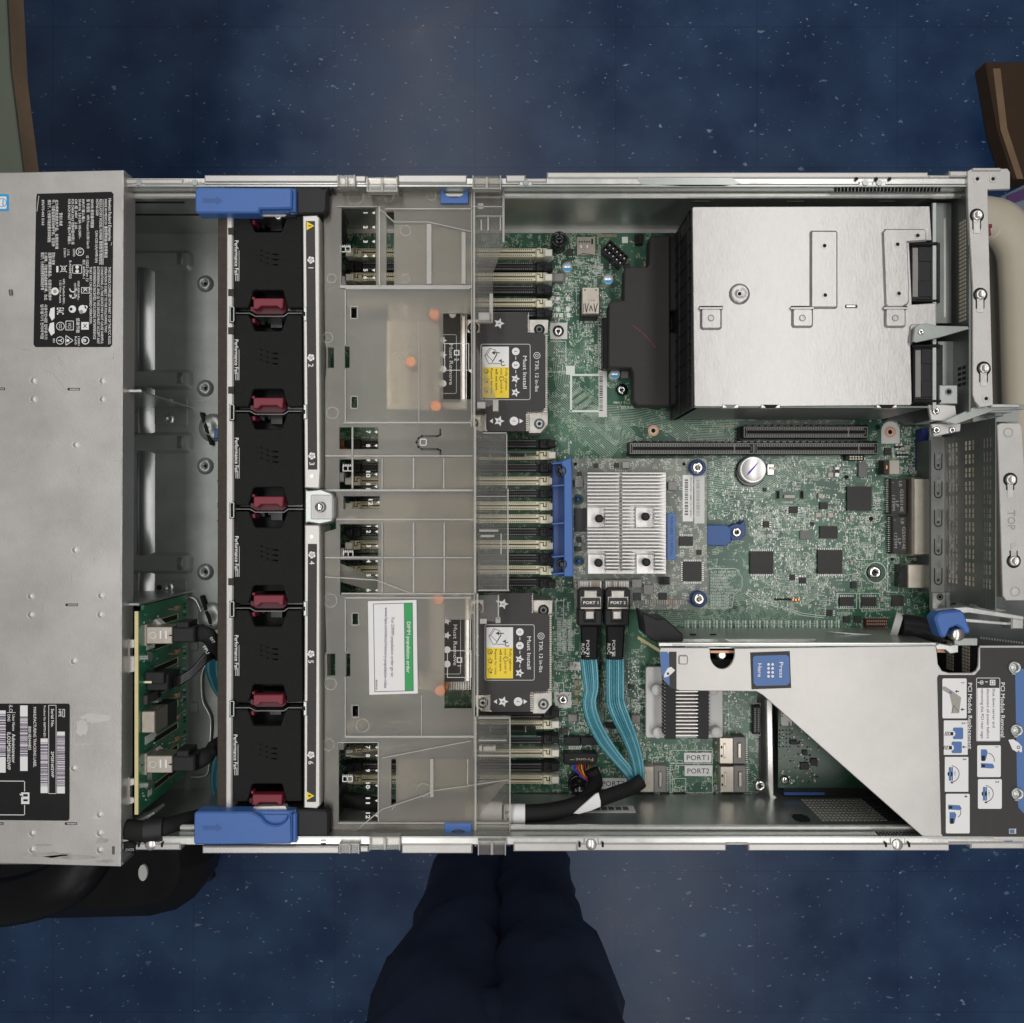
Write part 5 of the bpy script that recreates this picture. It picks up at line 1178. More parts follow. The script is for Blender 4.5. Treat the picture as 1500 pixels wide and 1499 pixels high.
# ================================================================ storage controller card
CH = -58
T = thing('storage_controller', 'grey green controller card with silver finned heatsink and long blue bracket', 'controller card', P(935, 780, -73))
BUSY2 = BUSY; BUSY = [(858, 688, 980, 845), (975, 750, 992, 822), (1008, 670, 1034, 700), (1000, 690, 1033, 770), (1000, 822, 1030, 856), (843, 860, 925, 895), (1010, 865, 1036, 893), (836, 660, 842, 900)]
mb = MB('pcb_card'); mb.prism([(838, 672), (1032, 672), (1035, 675), (1036, 890), (1034, 893), (842, 893), (840, 850)], CH, CH-1.6)
for i in range(30):
    x, y = rnd.uniform(842, 1020), rnd.uniform(676, 885)
    if free(x, y, x+12, y+10): h = CH+.12; bundle(mb, [(x, y), (x+6, y), (x+12, y+rnd.choice((-4, 4)))], rnd.randint(2, 4), 2, .6, 'trace_pale')
for (x0, y0, x1, y1) in ((1000, 696, 1015, 764), (1017, 697, 1032, 767)):
    mb.rect(x0, y0, x1, y1, CH+.2, 'paper' if x0 < 1010 else 'off_white'); mb.barcode(x0+3, y0+6, x0+8, y1-8, CH+.3, 'chip' if x0 < 1010 else 'cap_grey', n=34)
mb.text('PDNMS0148BC3LT3E0U', 1012, 700, CH+.3, 2.6, 'chip', 58, -90)
for x, y in ((843, 680), (1002, 680)): mb.disc(x, y, 2.6, CH+.2, 'void', 10)
for x, y in ((847, 732), (848, 822)): mb.disc(x, y, 8, CH+.2, 'pcb_dark'); mb.lathe(x, y, [(4, CH), (4, CH+2), (2.5, CH+3), (.01, CH+3.2)], CH, 'blue_deep')
mb.build('card_board', T)
mb = MB('cap_tan'); h = CH+.12
for i in range(430):
    x, y = rnd.uniform(841, 1030), rnd.uniform(675, 888)
    if not free(x-1, y-1, x+4, y+3): continue
    a, b = (3, 1.4) if rnd.random() < .5 else (1.4, 3)
    if rnd.random() < .7: mb.rect(x, y, x+a, y+b, h, 'solder'); mb.box(x+.5, y+.3, x+a-.5, y+b-.3, CH+.6, CH, rnd.choice(('chip', 'cap_tan', 'cap_grey')))
    else: mb.frame(x, y, x+5, y+4, .6, h, 'silk')
for i in range(17): mb.box(945+i*3.4, 879, 947.4+i*3.4, 886, CH+1, CH, rnd.choice(('cap_tan', 'cap_grey', 'pale_inductor')))
mb.build('surface_components', T, kind='stuff')
# heatsink
mb = MB('alu'); SH = CH+18
mb.box(860, 692, 976, 841, CH+6, CH+2, None, .3)
pads = [(860, 743, 885, 773), (931, 743, 957, 773), (861, 812, 886, 841), (932, 812, 958, 841)]
n = 29
for i in range(n):
    y = 692+i*5.13
    segs = [(860, 907.5), (911, 976)]
    if 741 < y < 772: segs = [(886, 907.5), (911, 930), (958, 976)]
    elif y > 809: segs = [(887, 907.5), (911, 931), (959, 976)]
    for a, b in segs: mb.box(a, y, b, y+2.5, SH, CH+6, 'alu', .35)
mb.build('card_heatsink', T)
for (x0, y0, x1, y1) in pads: mb = MB('alu'); mb.box(x0, y0, x1, y1, CH+9, CH+6, None, .3); mb.build('heatsink_corner', T)
for x, y in ((878, 760), (946, 757), (877, 825), (947, 824)):
    mb = MB('black_plastic'); mb.lathe(x, y, [(6, CH+11), (6, CH+15), (5, CH+16), (2, CH+16.2), (.01, CH+16.2)], CH+15, 'black_plastic'); mb.cyl(x, y, 4, CH+12, CH+9); mb.build('push_pin', T)
mb = MB('blue_print'); mb.box(977, 752, 990, 820, CH+4, CH, 'blue_print', .2); mb.text('PUSH HERE TO INSTALL', 984, 757, CH+4.2, 4, 'blue_deep', 58, -90, 'L', .01); mb.build('push_label', T)
chip(1001, 823, 1028, 852, 1.6, 'tblr', 'chip', 'chip', T, CH); chip(995, 786, 1015, 800, 1.6, 'tb', 'chip', 'chip', T, CH); chip(842, 745, 859, 779, 1.4, '', 'chip', 'chip', T, CH)
for r_ in ((842, 702, 854, 714), (979, 706, 992, 718), (926, 849, 940, 861), (943, 857, 957, 871)): chip(*r_, 3.5, '', 'inductor', 'inductor', T, CH, )
for r_ in ((912, 677, 922, 686),): chip(*r_, 3, '', 'cap_grey', 'inductor', T, CH)
for r_ in ((928, 869, 939, 880), (965, 869, 977, 879), (846, 691, 852, 697), (900, 678, 907, 685), (870, 679, 876, 685), (1021, 806, 1028, 813), (842, 801, 852, 808), (845, 787, 852, 795)): chip(*r_, 1.2, '', 'chip', 'chip', T, CH)
mb = MB('black_plastic'); 
for i in range(5):
    for j in range(3): mb.box(966+i*3.2, 846+j*4, 968.4+i*3.2, 848.6+j*4, CH+4, CH)
mb.build('pin_header', T)
for x, y in ((1022, 685), (1024, 878)):
    mb = MB('blue_deep'); mb.lathe(x, y, [(12, CH), (12, CH+5), (10, CH+6.4), (8.5, CH+6)], CH+5, 'blue_deep'); mb.lathe(x, y, [(9, CH+5), (9, CH+7), (6.5, CH+8), (3, CH+8), (2.8, CH+7), (.01, CH+7)], CH+7, 'chrome'); mb.star(x, y, 2.6, CH+7.3, 'cap_tan'); mb.build('thumb_screw', T)
# blue bracket
mb = MB('blue_deep'); BB = CH+16
mb.prism([(822, 676), (837, 670), (838, 690), (840, 845), (826, 845), (826, 700)], BB, CH-10, 'blue', .6)
mb.prism([(809, 678), (828, 674), (828, 845), (811, 842)], BB-9, CH-12, 'blue_deep', .5)
for y in (678, 711, 766.5, 815, 840): mb.prism([(809, y), (827, y-1.5), (827, y+1), (809, y+2.5)], BB-.6, CH-10, 'blue', .3)
for x, y in ((822, 690), (823, 827)): mb.lathe(x, y, [(7.5, BB-4), (7.5, BB+.5), (6, BB+1), (5, BB-1), (.01, BB-1)], BB, 'black_gloss')
mb.build('blue_bracket', T)
BUSY = BUSY2
# ================================================================ data cables
def data_plug(x, s, lab):
    T = thing('data_cable', lab, 'cable', P(x+17, 900, CH), 'teal ribbon data cables')
    mb = MB('black_plastic'); z = CH+14
    mb.box(x-1, 850, x+35, 868, z-8, CH+1, 'inductor', .3)
    for i in range(14): mb.rect(x+1+i*2.4, 852, x+2.2+i*2.4, 861, z-7.8, rnd.choice(('white', 'cap_tan', 'steel_bright')))
    mb.prism([(x, 866), (x+4, 861), (x+32, 861), (x+36, 866), (x+36, 893), (x, 893)], z-2, CH, None, .6)
    mb.box(x+8, 865, x+28, 876, z, z-3, 'steel_raw', .6); mb.box(x+3, 874, x+34, 893, z, z-3, 'steel_raw', .5)
    mb.prism([(x+5, 876), (x+32, 876), (x+33, 890), (x+4, 890)], z+.4, z-1, 'black_label'); mb.text('PORT '+s, x+18.5, 883, z+.6, 4.2, 'white', 22, 0, 'C', .03)
    mb.box(x-1, 893, x+35, 917, z-1, CH+2, None, 1); mb.box(x+8, 897, x+26, 912, z-.4, z-3, 'black_gloss'); mb.box(x+10, 895, x+24, 908, z+1, z-2, 'steel_raw', .8)
    mb.build('plug', T); return T
def ribbon(T, path, w_, n, name='ribbon', m=('teal', 'teal_light')):
    """n parallel round wires following path [(px,py,h, widthscale, ux, uy)]"""
    mb = MB(m[0])
    for k in range(n):
        o = (k-(n-1)/2)*w_
        pts = [P(px+ux*o*sc_, py+uy*o*sc_, hh) for (px, py, hh, sc_, ux, uy) in path]
        mb.tube(pts, w_*.62*K(-50), m[k % 2 if k % 3 else 0], n=6, step=5)
    return mb.build(name, T)
T1 = data_plug(847, '1', 'left teal ribbon cable plugged in at PORT 1'); T2 = data_plug(887, '2', 'right teal ribbon cable plugged in at PORT 2')
for T, x, s in ((T1, 850, 'PORT1'), (T2, 888, 'PORT2')):
    mb = MB('black_gloss'); mb.prism([(x, 916), (x+27 if x < 870 else x+28, 916), (x+25, 969), (x+2, 969)], CH+9, CH+3, None, 1.2); mb.text('ROC', x+4, 943, CH+9.2, 4.4, 'off_white', 16, -90); mb.text(s, x+11, 938, CH+9.2, 4.6, 'off_white', 24, -90); mb.line([(x+6, 955), (x+12, 959)], 1.6, CH+9.2, 'off_white'); mb.build('heat_shrink', T)
ribbon(T1, [(862, 966, -50, 1, 1, 0), (864, 985, -48, .98, 1, 0), (866, 1010, -48, .82, 1, -.1), (863, 1030, -48, .78, 1, -.1), (869, 1056, -50, .8, .95, -.25), (884, 1085, -54, .75, .85, -.5), (903, 1110, -56, .62, .75, -.65), (920, 1130, -56, .6, .75, -.6), (931, 1150, -55, .5, 1, -.2)], 3.1, 8)
ribbon(T2, [(901, 966, -50, 1, 1, 0), (901, 990, -48, 1.02, 1, 0), (901, 1020, -47, 1.02, 1, 0), (903, 1034, -45, 1.05, .98, -.1), (911, 1055, -46, .95, .95, -.3), (922, 1080, -50, .8, .95, -.3), (932, 1110, -53, .65, .98, -.2), (936, 1135, -54, .55, 1, 0), (934, 1152, -55, .5, 1, .1)], 3.3, 8)
T = thing('cable_sleeve', 'black sleeve carrying cables along the lower wall with white tape and label', 'cable sleeve', P(830, 1185, -80))
mb = MB('cable_sleeve')
mb.tube([P(940, 1144, -52), P(925, 1154, -48), P(900, 1163, -40), P(872, 1173, -32), P(840, 1183, -26), P(805, 1190, -22), P(770, 1192, -20), P(740, 1192, -20), P(640, 1190, -26), P(560, 1180, -36), P(500, 1170, -46)], .0053, n=12, flat=.8)
mb.build('sleeve', T)
mb = MB('paper'); mb.prism([(840, 1192), (872, 1164), (877, 1162), (880, 1174), (880, 1182), (866, 1188), (848, 1193)], -21.5, -23, None, .3); mb.build('white_tape', T)
mb = MB('paper'); mb.tube([P(738, 1193, -20), P(769, 1193, -20)], .0070, n=14, flat=.75)
mb.text('70-', 742, 1188, -14, 6, 'black_label', 5, -90, 'L', .03); mb.rect(743, 1198, 745, 1204, -14, 'black_label'); mb.build('paper_tag', T, label='white paper tag wrapped round the sleeve')
mb = MB('paper'); mb.tube([P(683, 1189, -23), P(736, 1191, -21)], .0075, n=14, flat=.75); mb.build('paper_wrap', T)
T = thing('front_panel_cable', 'black sleeved cable with coloured wires and an upside-down lettered plug', 'cable', P(853, 1130, -74))
mb = MB('black_plastic'); mb.box(826, 1104, 874, 1120, BH+9, BH, None, .6); 
for i in range(16): mb.rect(832+i*2.6, 1100, 833.2+i*2.6, 1104, BH+.6, 'solder')
mb.text('Front', 869, 1113, BH+9.15, 4.4, 'cap_tan', 26, 180, 'L', .02); mb.line([(835, 1113), (841, 1113)], 1, BH+9.2, 'cap_tan'); mb.build('plug', T)
for i, m in enumerate(('blue_wire', 'blue_wire', 'red_wire', 'orange_wire', 'yellow', 'red_wire', 'red_wire', 'black_gloss', 'green_wire', 'red_wire')):
    mb = MB(m); x = 841+i*2.6; mb.tube([P(x, 1119, BH+5), P(x+rnd.uniform(-1, 2), 1127, BH+8), P(852+i*1.3, 1138, BH+12+rnd.uniform(-2, 2)), P(864+i*.5, 1147, BH+13)], .0005, n=5); mb.build('wire', T)
mb = MB('cable_sleeve'); mb.tube([P(866, 1128, BH+13), P(871, 1140, BH+14), P(871, 1152, -52), P(860, 1168, -42), P(838, 1180, -34), P(800, 1188, -28), P(770, 1190, -25)], .0054, n=10, flat=.8); mb.build('sleeve', T)
# ================================================================ coin battery
T = thing('coin_battery', 'round silver coin battery with a purple pen mark on the motherboard', 'battery', P(1103, 688, BH))
mb = MB('chrome'); mb.lathe(1103.5, 688, [(20, BH+3), (20, BH+6), (19, BH+7), (17, BH+7), (16.5, BH+6.8), (.01, BH+6.8)], BH+7, 'alu', 40); mb.build('cell', T)
for i in range(1):
    mb = MB('ink_purple'); mb.sheet([(1094, 697), (1096, 692), (1104, 684), (1112, 676), (1105, 686), (1098, 694)], BH+7, 'ink_purple'); mb.build('pen_mark', T)
mb = MB('black_gloss'); mb.cyl(1100, 691, 22, BH+3, BH, None, .5, 32); mb.box(1124, 680, 1134, 696, BH+4, BH, 'steel_raw', .4); mb.box(1127, 684, 1137, 688, BH+5, BH, 'cream', .3); mb.build('battery_holder', T)
# ================================================================ chipset heatsink
T = thing('chipset_heatsink', 'pale grey finned heatsink with white push pins partly under the riser cage', 'heatsink', P(1003, 1030, BH)); GH = BH+8
mb = MB('alu_white'); mb.prism(rr_pts(946, 977, 1059, 1081, 4), GH, GH-3, None, .4); mb.build('base_plate', T)
mb = MB('alu')
for i in range(19): y = 980+i*5.35; mb.box(974, y, 1036, y+2.6, GH+14, GH, 'alu', .4)
mb.build('fins', T)
for x0, x1 in ((975, 990), (1023, 1038)):
    mb = MB('black_sheet'); mb.box(x0, 975, x1, 1083, GH+14.4, GH+8, 'black_plastic'); 
    for i in range(19): y = 978+i*5.35; mb.box(x0-2.5 if x0 < 1000 else x1-1, y, x0+1 if x0 < 1000 else x1+1.2, y+2, GH+14, GH+6, 'black_plastic')
    mb.build('foam_strip', T)
for x, y in ((962, 1011), (964, 1074), (1045, 1011), (1050, 1073)): mb = MB('cap_grey'); mb.lathe(x, y, [(8, GH), (8, GH+5), (7.4, GH+5.6), (.01, GH+5.6)], GH+5, 'off_white'); mb.build('push_pin', T)
# ================================================================ power supplies
T = thing('power_supply_cage', 'large bright steel box over both power supplies with stamped pads', 'power supply cage', P(1185, 450, -75)); TH = -4
mb = MB('steel_psu')
out = [(1014, 305), (1016, 303), (1362, 302), (1365, 352), (1332, 353), (1336, 446), (1370, 444), (1372, 480), (1340, 481), (1339, 500), (1334, 506), (1336, 591), (1334, 594), (1100, 596), (1019, 596), (1017, 594)]
mb.prism(out, TH, TH-1.5, None, .4); mb.build('top_plate', T)
mb = MB('steel_psu')
def pad(pts, hh=1.5, b=1.3): mb.prism(pts, TH+hh, TH-.5, 'steel_psu', b)
pad(rr_pts(1187, 337, 1228, 452, 4)); mb.build('stamped_pad', T); mb = MB('steel_psu'); mb.prism([(1293, 340), (1297, 335), (1354, 335), (1358, 339), (1358, 353), (1330, 355), (1333, 440), (1330, 446), (1322, 450), (1300, 450), (1297, 446)], TH+1.5, TH-.5, 'steel_psu', .9)
mb.build('stamped_pad', T); mb = MB('steel_psu'); mb.prism([(1333, 478), (1336, 475), (1360, 475), (1363, 479), (1363, 481), (1340, 482), (1338, 500), (1333, 503)], TH+1, TH-.5, 'steel_psu', .6)
for x in (1026, 1160, 1296): mb.build('stamped_pad', T); mb = MB('steel_psu'); pad(rr_pts(x, 451, x+32, 483 if x < 1030 else 480, 5)); mb.box(x-2, 449.5, x+33, 453.5, TH+1.6, TH, 'steel_psu', .4)
mb.build('stamped_pad', T); mb = MB('steel_psu'); mb.lathe(1083, 431, [(15.5, TH), (12.5, TH+1.9), (11, TH+2), (6, TH+1.8), (2.6, TH+.9)], TH, 'steel_psu', 30)
mb.build('stamped_pad', T); mb = MB('steel_psu')
for x in (1026, 1160, 1296): mb.rect(x, 453.5, x+31, 454.6, TH+1.2, 'void'); mb.rect(x-1.5, 448.3, x+33, 449.6, TH+.2, 'void'); mb.ring(x+15.5, 466, 4.8, 1.1, TH+1.7, 'steel_dark'); mb.ring(x+15.5, 466, 2.6, .7, TH+1.75, 'steel_inner')
mb.build('tab_rivets', T); mb = MB('steel_psu')
for x, y in ((1083.5, 430.5), (1208, 360), (1209, 432.5), (1344.5, 345), (1315, 358), (1317, 430)): mb = MB('void'); mb.ring(x, y, 4.2, 1.6, TH+1.75, 'steel_inner'); mb.disc(x, y, 2.8, TH+1.8, 'void', 14); mb.build('screw_hole', T)
mb = MB('void')
for x in (1238,): mb.rect(x, 446.5, x+18, 451.5, TH+.15, 'chip'); mb.rect(x+2, 447.6, x+15, 450, TH+.25, 'steel_bright')
mb.build('slot_mark', T)
for x, w_ in ((1058, 24), (1115, 28), (1284, 30)): 
    mb = MB('steel_psu')
    mb.box(x, 593, x+w_, 598, TH+.6, TH-4, 'steel_bright', .4); mb.prism([(x+2, 593), (x+w_-2, 593), (x+w_-8, 598), (x+8, 598)], TH+.75, TH, 'void' if x > 1100 else 'steel_dark'); mb.build('edge_tab', T)
mb = MB('steel_inner'); a = P(1015, 304, TH); b = P(1018, 597, TH); c = P(1336, 593, TH)
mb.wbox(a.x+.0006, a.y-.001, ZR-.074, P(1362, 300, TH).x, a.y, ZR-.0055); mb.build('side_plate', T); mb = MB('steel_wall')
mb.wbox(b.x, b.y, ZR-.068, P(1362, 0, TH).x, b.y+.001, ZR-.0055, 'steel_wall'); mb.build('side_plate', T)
mb = MB('black_plastic')
mb.wbox(a.x-.0005, b.y, ZR-.074, a.x+.004, a.y, ZR-.0056, 'black_plastic')
for u in range(3):
    mb.wbox(a.x-.0012, b.y-.0002, ZR-.0155-u*.026, a.x-.0005, a.y, ZR-.0135-u*.026)
for i in range(13): 
    y = a.y-(a.y-b.y)*i/12; mb.wbox(a.x-.0010, y-.0006, ZR-.072, a.x-.0005, y+.0006, ZR-.0065)
mb.build('front_grille', T)
for (y0, y1, lb) in ((355, 443, 'upper black power supply end showing beside the steel cage'), (505, 590, 'lower black power supply end showing beside the steel cage')):
    T = thing('power_supply', lb, 'power supply', P(1355, (y0+y1)/2, -40), 'power supply ends')
    dx = 0 if y0 < 400 else 4
    mb = MB('black_plastic'); mb.box(1334+dx, y0, 1378+dx, y1, -8, -44, None, .8); mb.build('housing', T)
    mb = MB('black_gloss'); mb.box(1333+dx, y0-1, 1374+dx, y0+4, -5, -9, None, .8); mb.box(1334+dx, y1-5, 1376+dx, y1, -5.5, -9, None, .8)
    mb.box(1337+dx, y0+8, 1345+dx, y1-8, -7.2, -9, 'chip_pale' if 0 else 'inductor', .2); mb.box(1345.5+dx, y0+6, 1374+dx, y0+28, -7.4, -9, 'black_plastic', .3); mb.box(1345.5+dx, y1-32, 1374+dx, y1-8, -7.4, -9, 'black_plastic', .3); mb.build('fan_grille', T)
# insulating duct
T = thing('power_duct', 'flat black plastic duct stepped round the board beside the steel box', 'plastic duct', P(950, 470, -70)); DH = -52
mb = MB('black_sheet')
mb.prism([(952, 348), (955, 345.5), (981, 345.5), (981, 594), (934, 594), (928, 588), (928, 548), (925, 539), (891.5, 538), (892, 445), (895, 442), (914, 440), (915, 394), (919, 391), (948, 391), (951, 387)], DH, DH-14, None, .7); mb.line([(927, 477), (941, 487), (954, 502), (960, 509)], .9, DH+.15, 'maroon'); mb.build('duct_top', T)
for (y0, y1) in ((346, 455), (487, 594)): mb = MB('black_plastic'); mb.box(981, y0, 993, y1, DH-1.5, DH-16, None, 1); mb.build('duct_lip', T)
mb = MB('off_white'); mb.box(984, 458, 1001, 485, -66, -73, None, .3); mb.build('duct_foot', T)
mb = MB('black_plastic'); mb.box(883, 465, 893, 540, DH-8, DH-18, None, .6); mb.build('duct_step', T)
# ================================================================ riser cage
T = thing('riser_cage', 'bare steel riser cage with blue press pad and black instruction label', 'riser cage', P(1235, 1080, -75)); RH = -1
mb = MB('steel_cover')
half = [(1058+18*math.cos(math.radians(a)), 957+23*math.sin(math.radians(a))) for a in range(8, 173, 11)]
notch = [(1434, 950), (1433, 976), (1430, 983), (1424, 986), (1390, 986), (1380, 983), (1374, 973), (1372, 950)]
top = [(966, 953), (968, 949), (1038, 949), (1040, 951)] + half[::-1] + [(1076, 950), (1370, 946)] + notch[::-1] + [(1436, 946), (1620, 946), (1620, 1232), (1366, 1230), (1358, 1229), (1350, 1224), (1118, 1019), (1108, 1013), (996, 1012), (984, 1008), (973, 998), (969, 984)]
mb.prism(top, RH, RH-1.2, None, .35)
mb.prism(rr_pts(994, 960, 1008, 974, 3), RH+.9, RH-.2, None, .8)
mb.build('cage_top', T)
mb = MB('steel_inner')
a = P(969, 947, RH)
y = a.y; ya = y+.0012
# side wall with a long window
X0, X1 = P(985, 0, RH).x, P(1378, 0, RH).x; w0, w1 = P(1005, 0, RH).x, P(1210, 0, RH).x
for (x0, x1, z0, z1) in ((X0, w0, -70, -2), (w1, X1, -70, -2), (w0, w1, -70, -19), (w0, w1, -4, -2)): mb.wbox(x0, y, ZR+z0/1000, x1, ya, ZR+z1/1000)
mb.wbox(X0, y-.0005, ZR-.020, w1, ya+.0006, ZR-.018, 'steel_bright'); mb.wbox(P(1058, 0, RH).x, y, ZR-.020, P(1072, 0, RH).x, ya+.0008, ZR-.004, 'steel_bright')
mb.wbox(P(966, 0, RH).x, y, ZR-.006, P(1372, 0, RH).x, y+.002, ZR-.0022, 'steel_bright')
for i in range(3): mb.wbox(P(1000+i*32, 0, 0).x, ya, ZR-.04, P(1009+i*32, 0, 0).x, ya+.0006, ZR-.038, 'void')
mb.prism([(1210, 925), (1385, 937), (1385, 940), (1240, 929)], -40, -42, 'steel_inner')
mb.build('cage_side', T)
mb = MB('steel_bright'); mb.prism([(1370, 946), (1377, 943), (1392, 946), (1404, 944), (1404, 956), (1392, 958), (1385, 952), (1372, 952)], RH+.5, -6, None, .4); mb.box(1373, 951, 1390, 956, -8, -12, 'copper_pad'); mb.build('edge_hook', T)
mb = MB('black_label'); LH = RH+.2
mb.sheet([(1436, 949), (1620, 949), (1620, 1226), (1382, 1226), (1379, 1222), (1373, 993), (1375, 989), (1428, 989), (1436, 980)], LH, 'black_label')
mb.sheet([(1487, 980), (1620, 980), (1620, 1195), (1500, 1192), (1492, 1183), (1490, 1164)], LH+.08, 'blue_print')
z = LH+.18
mb.text('PCI Module Removal', 1469, 1000, z, 6, 'white', 80, -90, 'L', .012); mb.text('PCI Module Replacement', 1421, 1000.5, z, 6, 'white', 97, -90, 'L', .012)
Rr = lambda x0, y0, x1, y1, r=2, m='paper', hz=z: mb.sheet(rr_pts(x0, y0, x1, y1, r), hz, m)
mb.frame(1430, 993, 1465, 1086, .8, z, 'paper', 2); Rr(1431.5, 1008, 1464, 1085, 1)
for i, (s, ln) in enumerate((('Shut down server and', 57), ('disconnect all power before', 73), ('removing this PCI riser cage.', 74))): mb.text(s, 1456-i*8.4, 1009, z+.1, 4, 'purple_label', ln, -90)
mb.frame(1450, 996, 1458, 1004, 1.4, z, 'paper'); mb.disc(1454, 1000, 2, z, 'paper', 8); mb.line([(1447, 999), (1443, 999)], 1.2, z, 'paper'); mb.ring(1438, 1000, 3, 1, z, 'paper', 10); mb.line([(1441, 1000), (1432, 1000)], 1.1, z, 'paper')
Rr(1380.5, 994, 1416, 1052.5, 2); Rr(1382.5, 1055.5, 1417.5, 1106, 1); Rr(1384, 1109, 1418.5, 1160, 1); Rr(1385.5, 1163, 1420.5, 1221, 2)
Rr(1431.5, 1092, 1466, 1138.5, 2); Rr(1432.5, 1141.5, 1467.5, 1185, 2)
for s, x, yy in (('1', 1410.5, 1002), ('2', 1411.5, 1060), ('3', 1413, 1113), ('4', 1415, 1167), ('1', 1460.5, 1096), ('2', 1461, 1146)): mb.text(s, x, yy-2, z+.1, 5, 'purple_label', 3.6, -90, 'L', .02)
zz = z+.12
mb.sheet([(1381, 1006), (1385, 1006), (1396, 1013), (1408, 1022), (1405, 1045), (1394, 1045), (1395, 1035), (1391, 1017), (1381, 1011)], zz, 'cap_grey'); mb.line([(1394, 1045), (1397, 1034), (1405, 1043)], .6, zz+.05, 'chip'); mb.sheet([(1391, 1012), (1395, 1014), (1394, 1017), (1390, 1015)], zz+.06, 'blue_print')
for x, yy in ((1402, 1013), (1410, 1039.5)): mb.line([(x+3, yy), (x, yy)], 1.4, zz, 'purple_label'); mb.sheet([(x-3, yy), (x, yy-2.4), (x, yy+2.4)], zz, 'purple_label')
def knob(x, yy, s=1):
    Rr(x, yy, x+15, yy+17, 2, 'blue_print', zz); mb.disc(x-1, yy+9, 4.4, zz+.05, 'paper'); mb.rect(x-4, yy+6.5, x+.5, yy+11.5, zz+.1, 'lid_label')
    for k in range(4): mb.line([(x-12+k*2.2, yy+12), (x-10+k*2.2, yy+6)], .9, zz, 'lid_label')
knob(1396, 1066); knob(1394, 1086.5); mb.line([(1416, 1094.5), (1412, 1094.5)], 1, zz, 'purple_label'); mb.sheet([(1409, 1094.5), (1412.5, 1092.5), (1412.5, 1096.5)], zz, 'purple_label')
for x, yy in ((1393, 1134), (1443, 1163)):
    mb.rect(x-3, yy-10, x+.5, yy+10, zz, 'blue_print'); mb.rect(x+1, yy-10, x+3, yy+10, zz, 'blue_print'); mb.disc(x-1, yy, 4, zz+.03, 'lid_label', 14); mb.rect(x-2.8, yy-8, x, yy+8, zz+.06, 'blue_print')
    mb.ring(x, yy, 12.5, .9, zz, 'purple_label', 20, -85, 85); mb.text('180 °', x+6, yy-4.5, zz, 2.6, 'cap_grey', 10, -90)
    mb.sheet([(x+1, yy+10.5), (x+4, yy+14), (x-1, yy+13.5)], zz, 'purple_label')
for (x, yy, d) in ((1437, 1098, 0), (1437, 1118, 1), (1389, 1179, 1), (1391, 1190, 0)):
    mb.sheet([(x, yy), (x+8, yy), (x+10, yy+4), (x+7, yy+16), (x, yy+16)] if not d else [(x, yy), (x+17, yy+1), (x+20, yy+6), (x+17, yy+8), (x, yy+7)], zz, 'blue_print'); mb.rect(x+1, yy+(9 if not d else 2), x+6, yy+(17 if not d else 6), zz+.06, 'lid_label')
mb.ring(1446, 1114, 11, .9, zz, 'purple_label', 10, -10, 80); mb.ring(1399, 1190, 9, .9, zz, 'purple_label', 10, -60, 20)
mb.sheet([(1477, 1084), (1484, 1083), (1492, 1088), (1497, 1094), (1497, 1102), (1494, 1102), (1492, 1099), (1490, 1102), (1483, 1098)], zz+.1, 'paper'); mb.ring(1492, 1095, 2.6, 1, zz+.2, 'purple_label', 10)
mb.build('instruction_label', T, label='black label with PCI module steps and blue drawings')
for x, yy in ((1486, 978), (1489, 1070), (1490, 1163)):
    mb = MB('steel_bright'); mb.lathe(x, yy, [(9.2, RH), (9.2, RH+1.4), (7.6, RH+2), (6.6, RH+1.4), (5.2, RH+1.5), (3.6, RH+2.4), (.01, RH+2.6)], RH+1, 'steel_inner'); mb.box(x-3, yy+8, x+3, yy+11, RH+1.6, RH, 'steel_bright', .4); mb.build('stud', T)
mb = MB('black_label'); mb.sheet([(1099, 956), (1157, 954), (1159, 1008), (1101, 1010)], LH); mb.sheet([(1105, 961), (1152, 959.5), (1156, 963), (1157, 1000), (1153, 1004), (1108, 1005), (1104, 1001), (1103, 964)], LH+.1, 'blue_print')
mb.text('Press', 1144.5, 970, z+.05, 5.6, 'white', 23, -90, 'L', .015); mb.text('Here', 1113, 972, z+.05, 5.6, 'white', 20, -90, 'L', .015)
for i in range(4):
    for j in range(2): mb.disc(1125.8+j*6, 973.5+i*5.8, 2, z+.05, 'white', 10)
mb.build('press_pad', T, label='dark square with blue Press Here pad')
mb = MB('black_label'); mb.sheet([(980, 955), (991, 955), (991, 1010), (986, 1009), (980, 1006)], LH); mb.sheet([(967, 955), (977, 955), (980, 958), (981, 1005), (974, 998), (969, 984)], LH+.02, 'blue_print')
mb.sheet([(983, 977), (989, 982), (984, 987), (979, 991), (973, 993), (973, 988), (978, 979)], LH+.15, 'paper'); mb.disc(978.5, 987, 2, LH+.2, 'purple_label', 8); mb.build('touch_label', T)
mb = MB('blue_print'); mb.box(1478, 1214, 1489, 1222, RH+.9, RH, 'steel_bright', .2); mb.box(1480, 1215.5, 1486, 1221, RH+1.1, RH, 'blue_print'); mb.prism([(1470, 1231), (1485, 1231), (1484, 1237), (1472, 1237)], RH, -6, 'blue', .6); mb.build('release_catch', T)
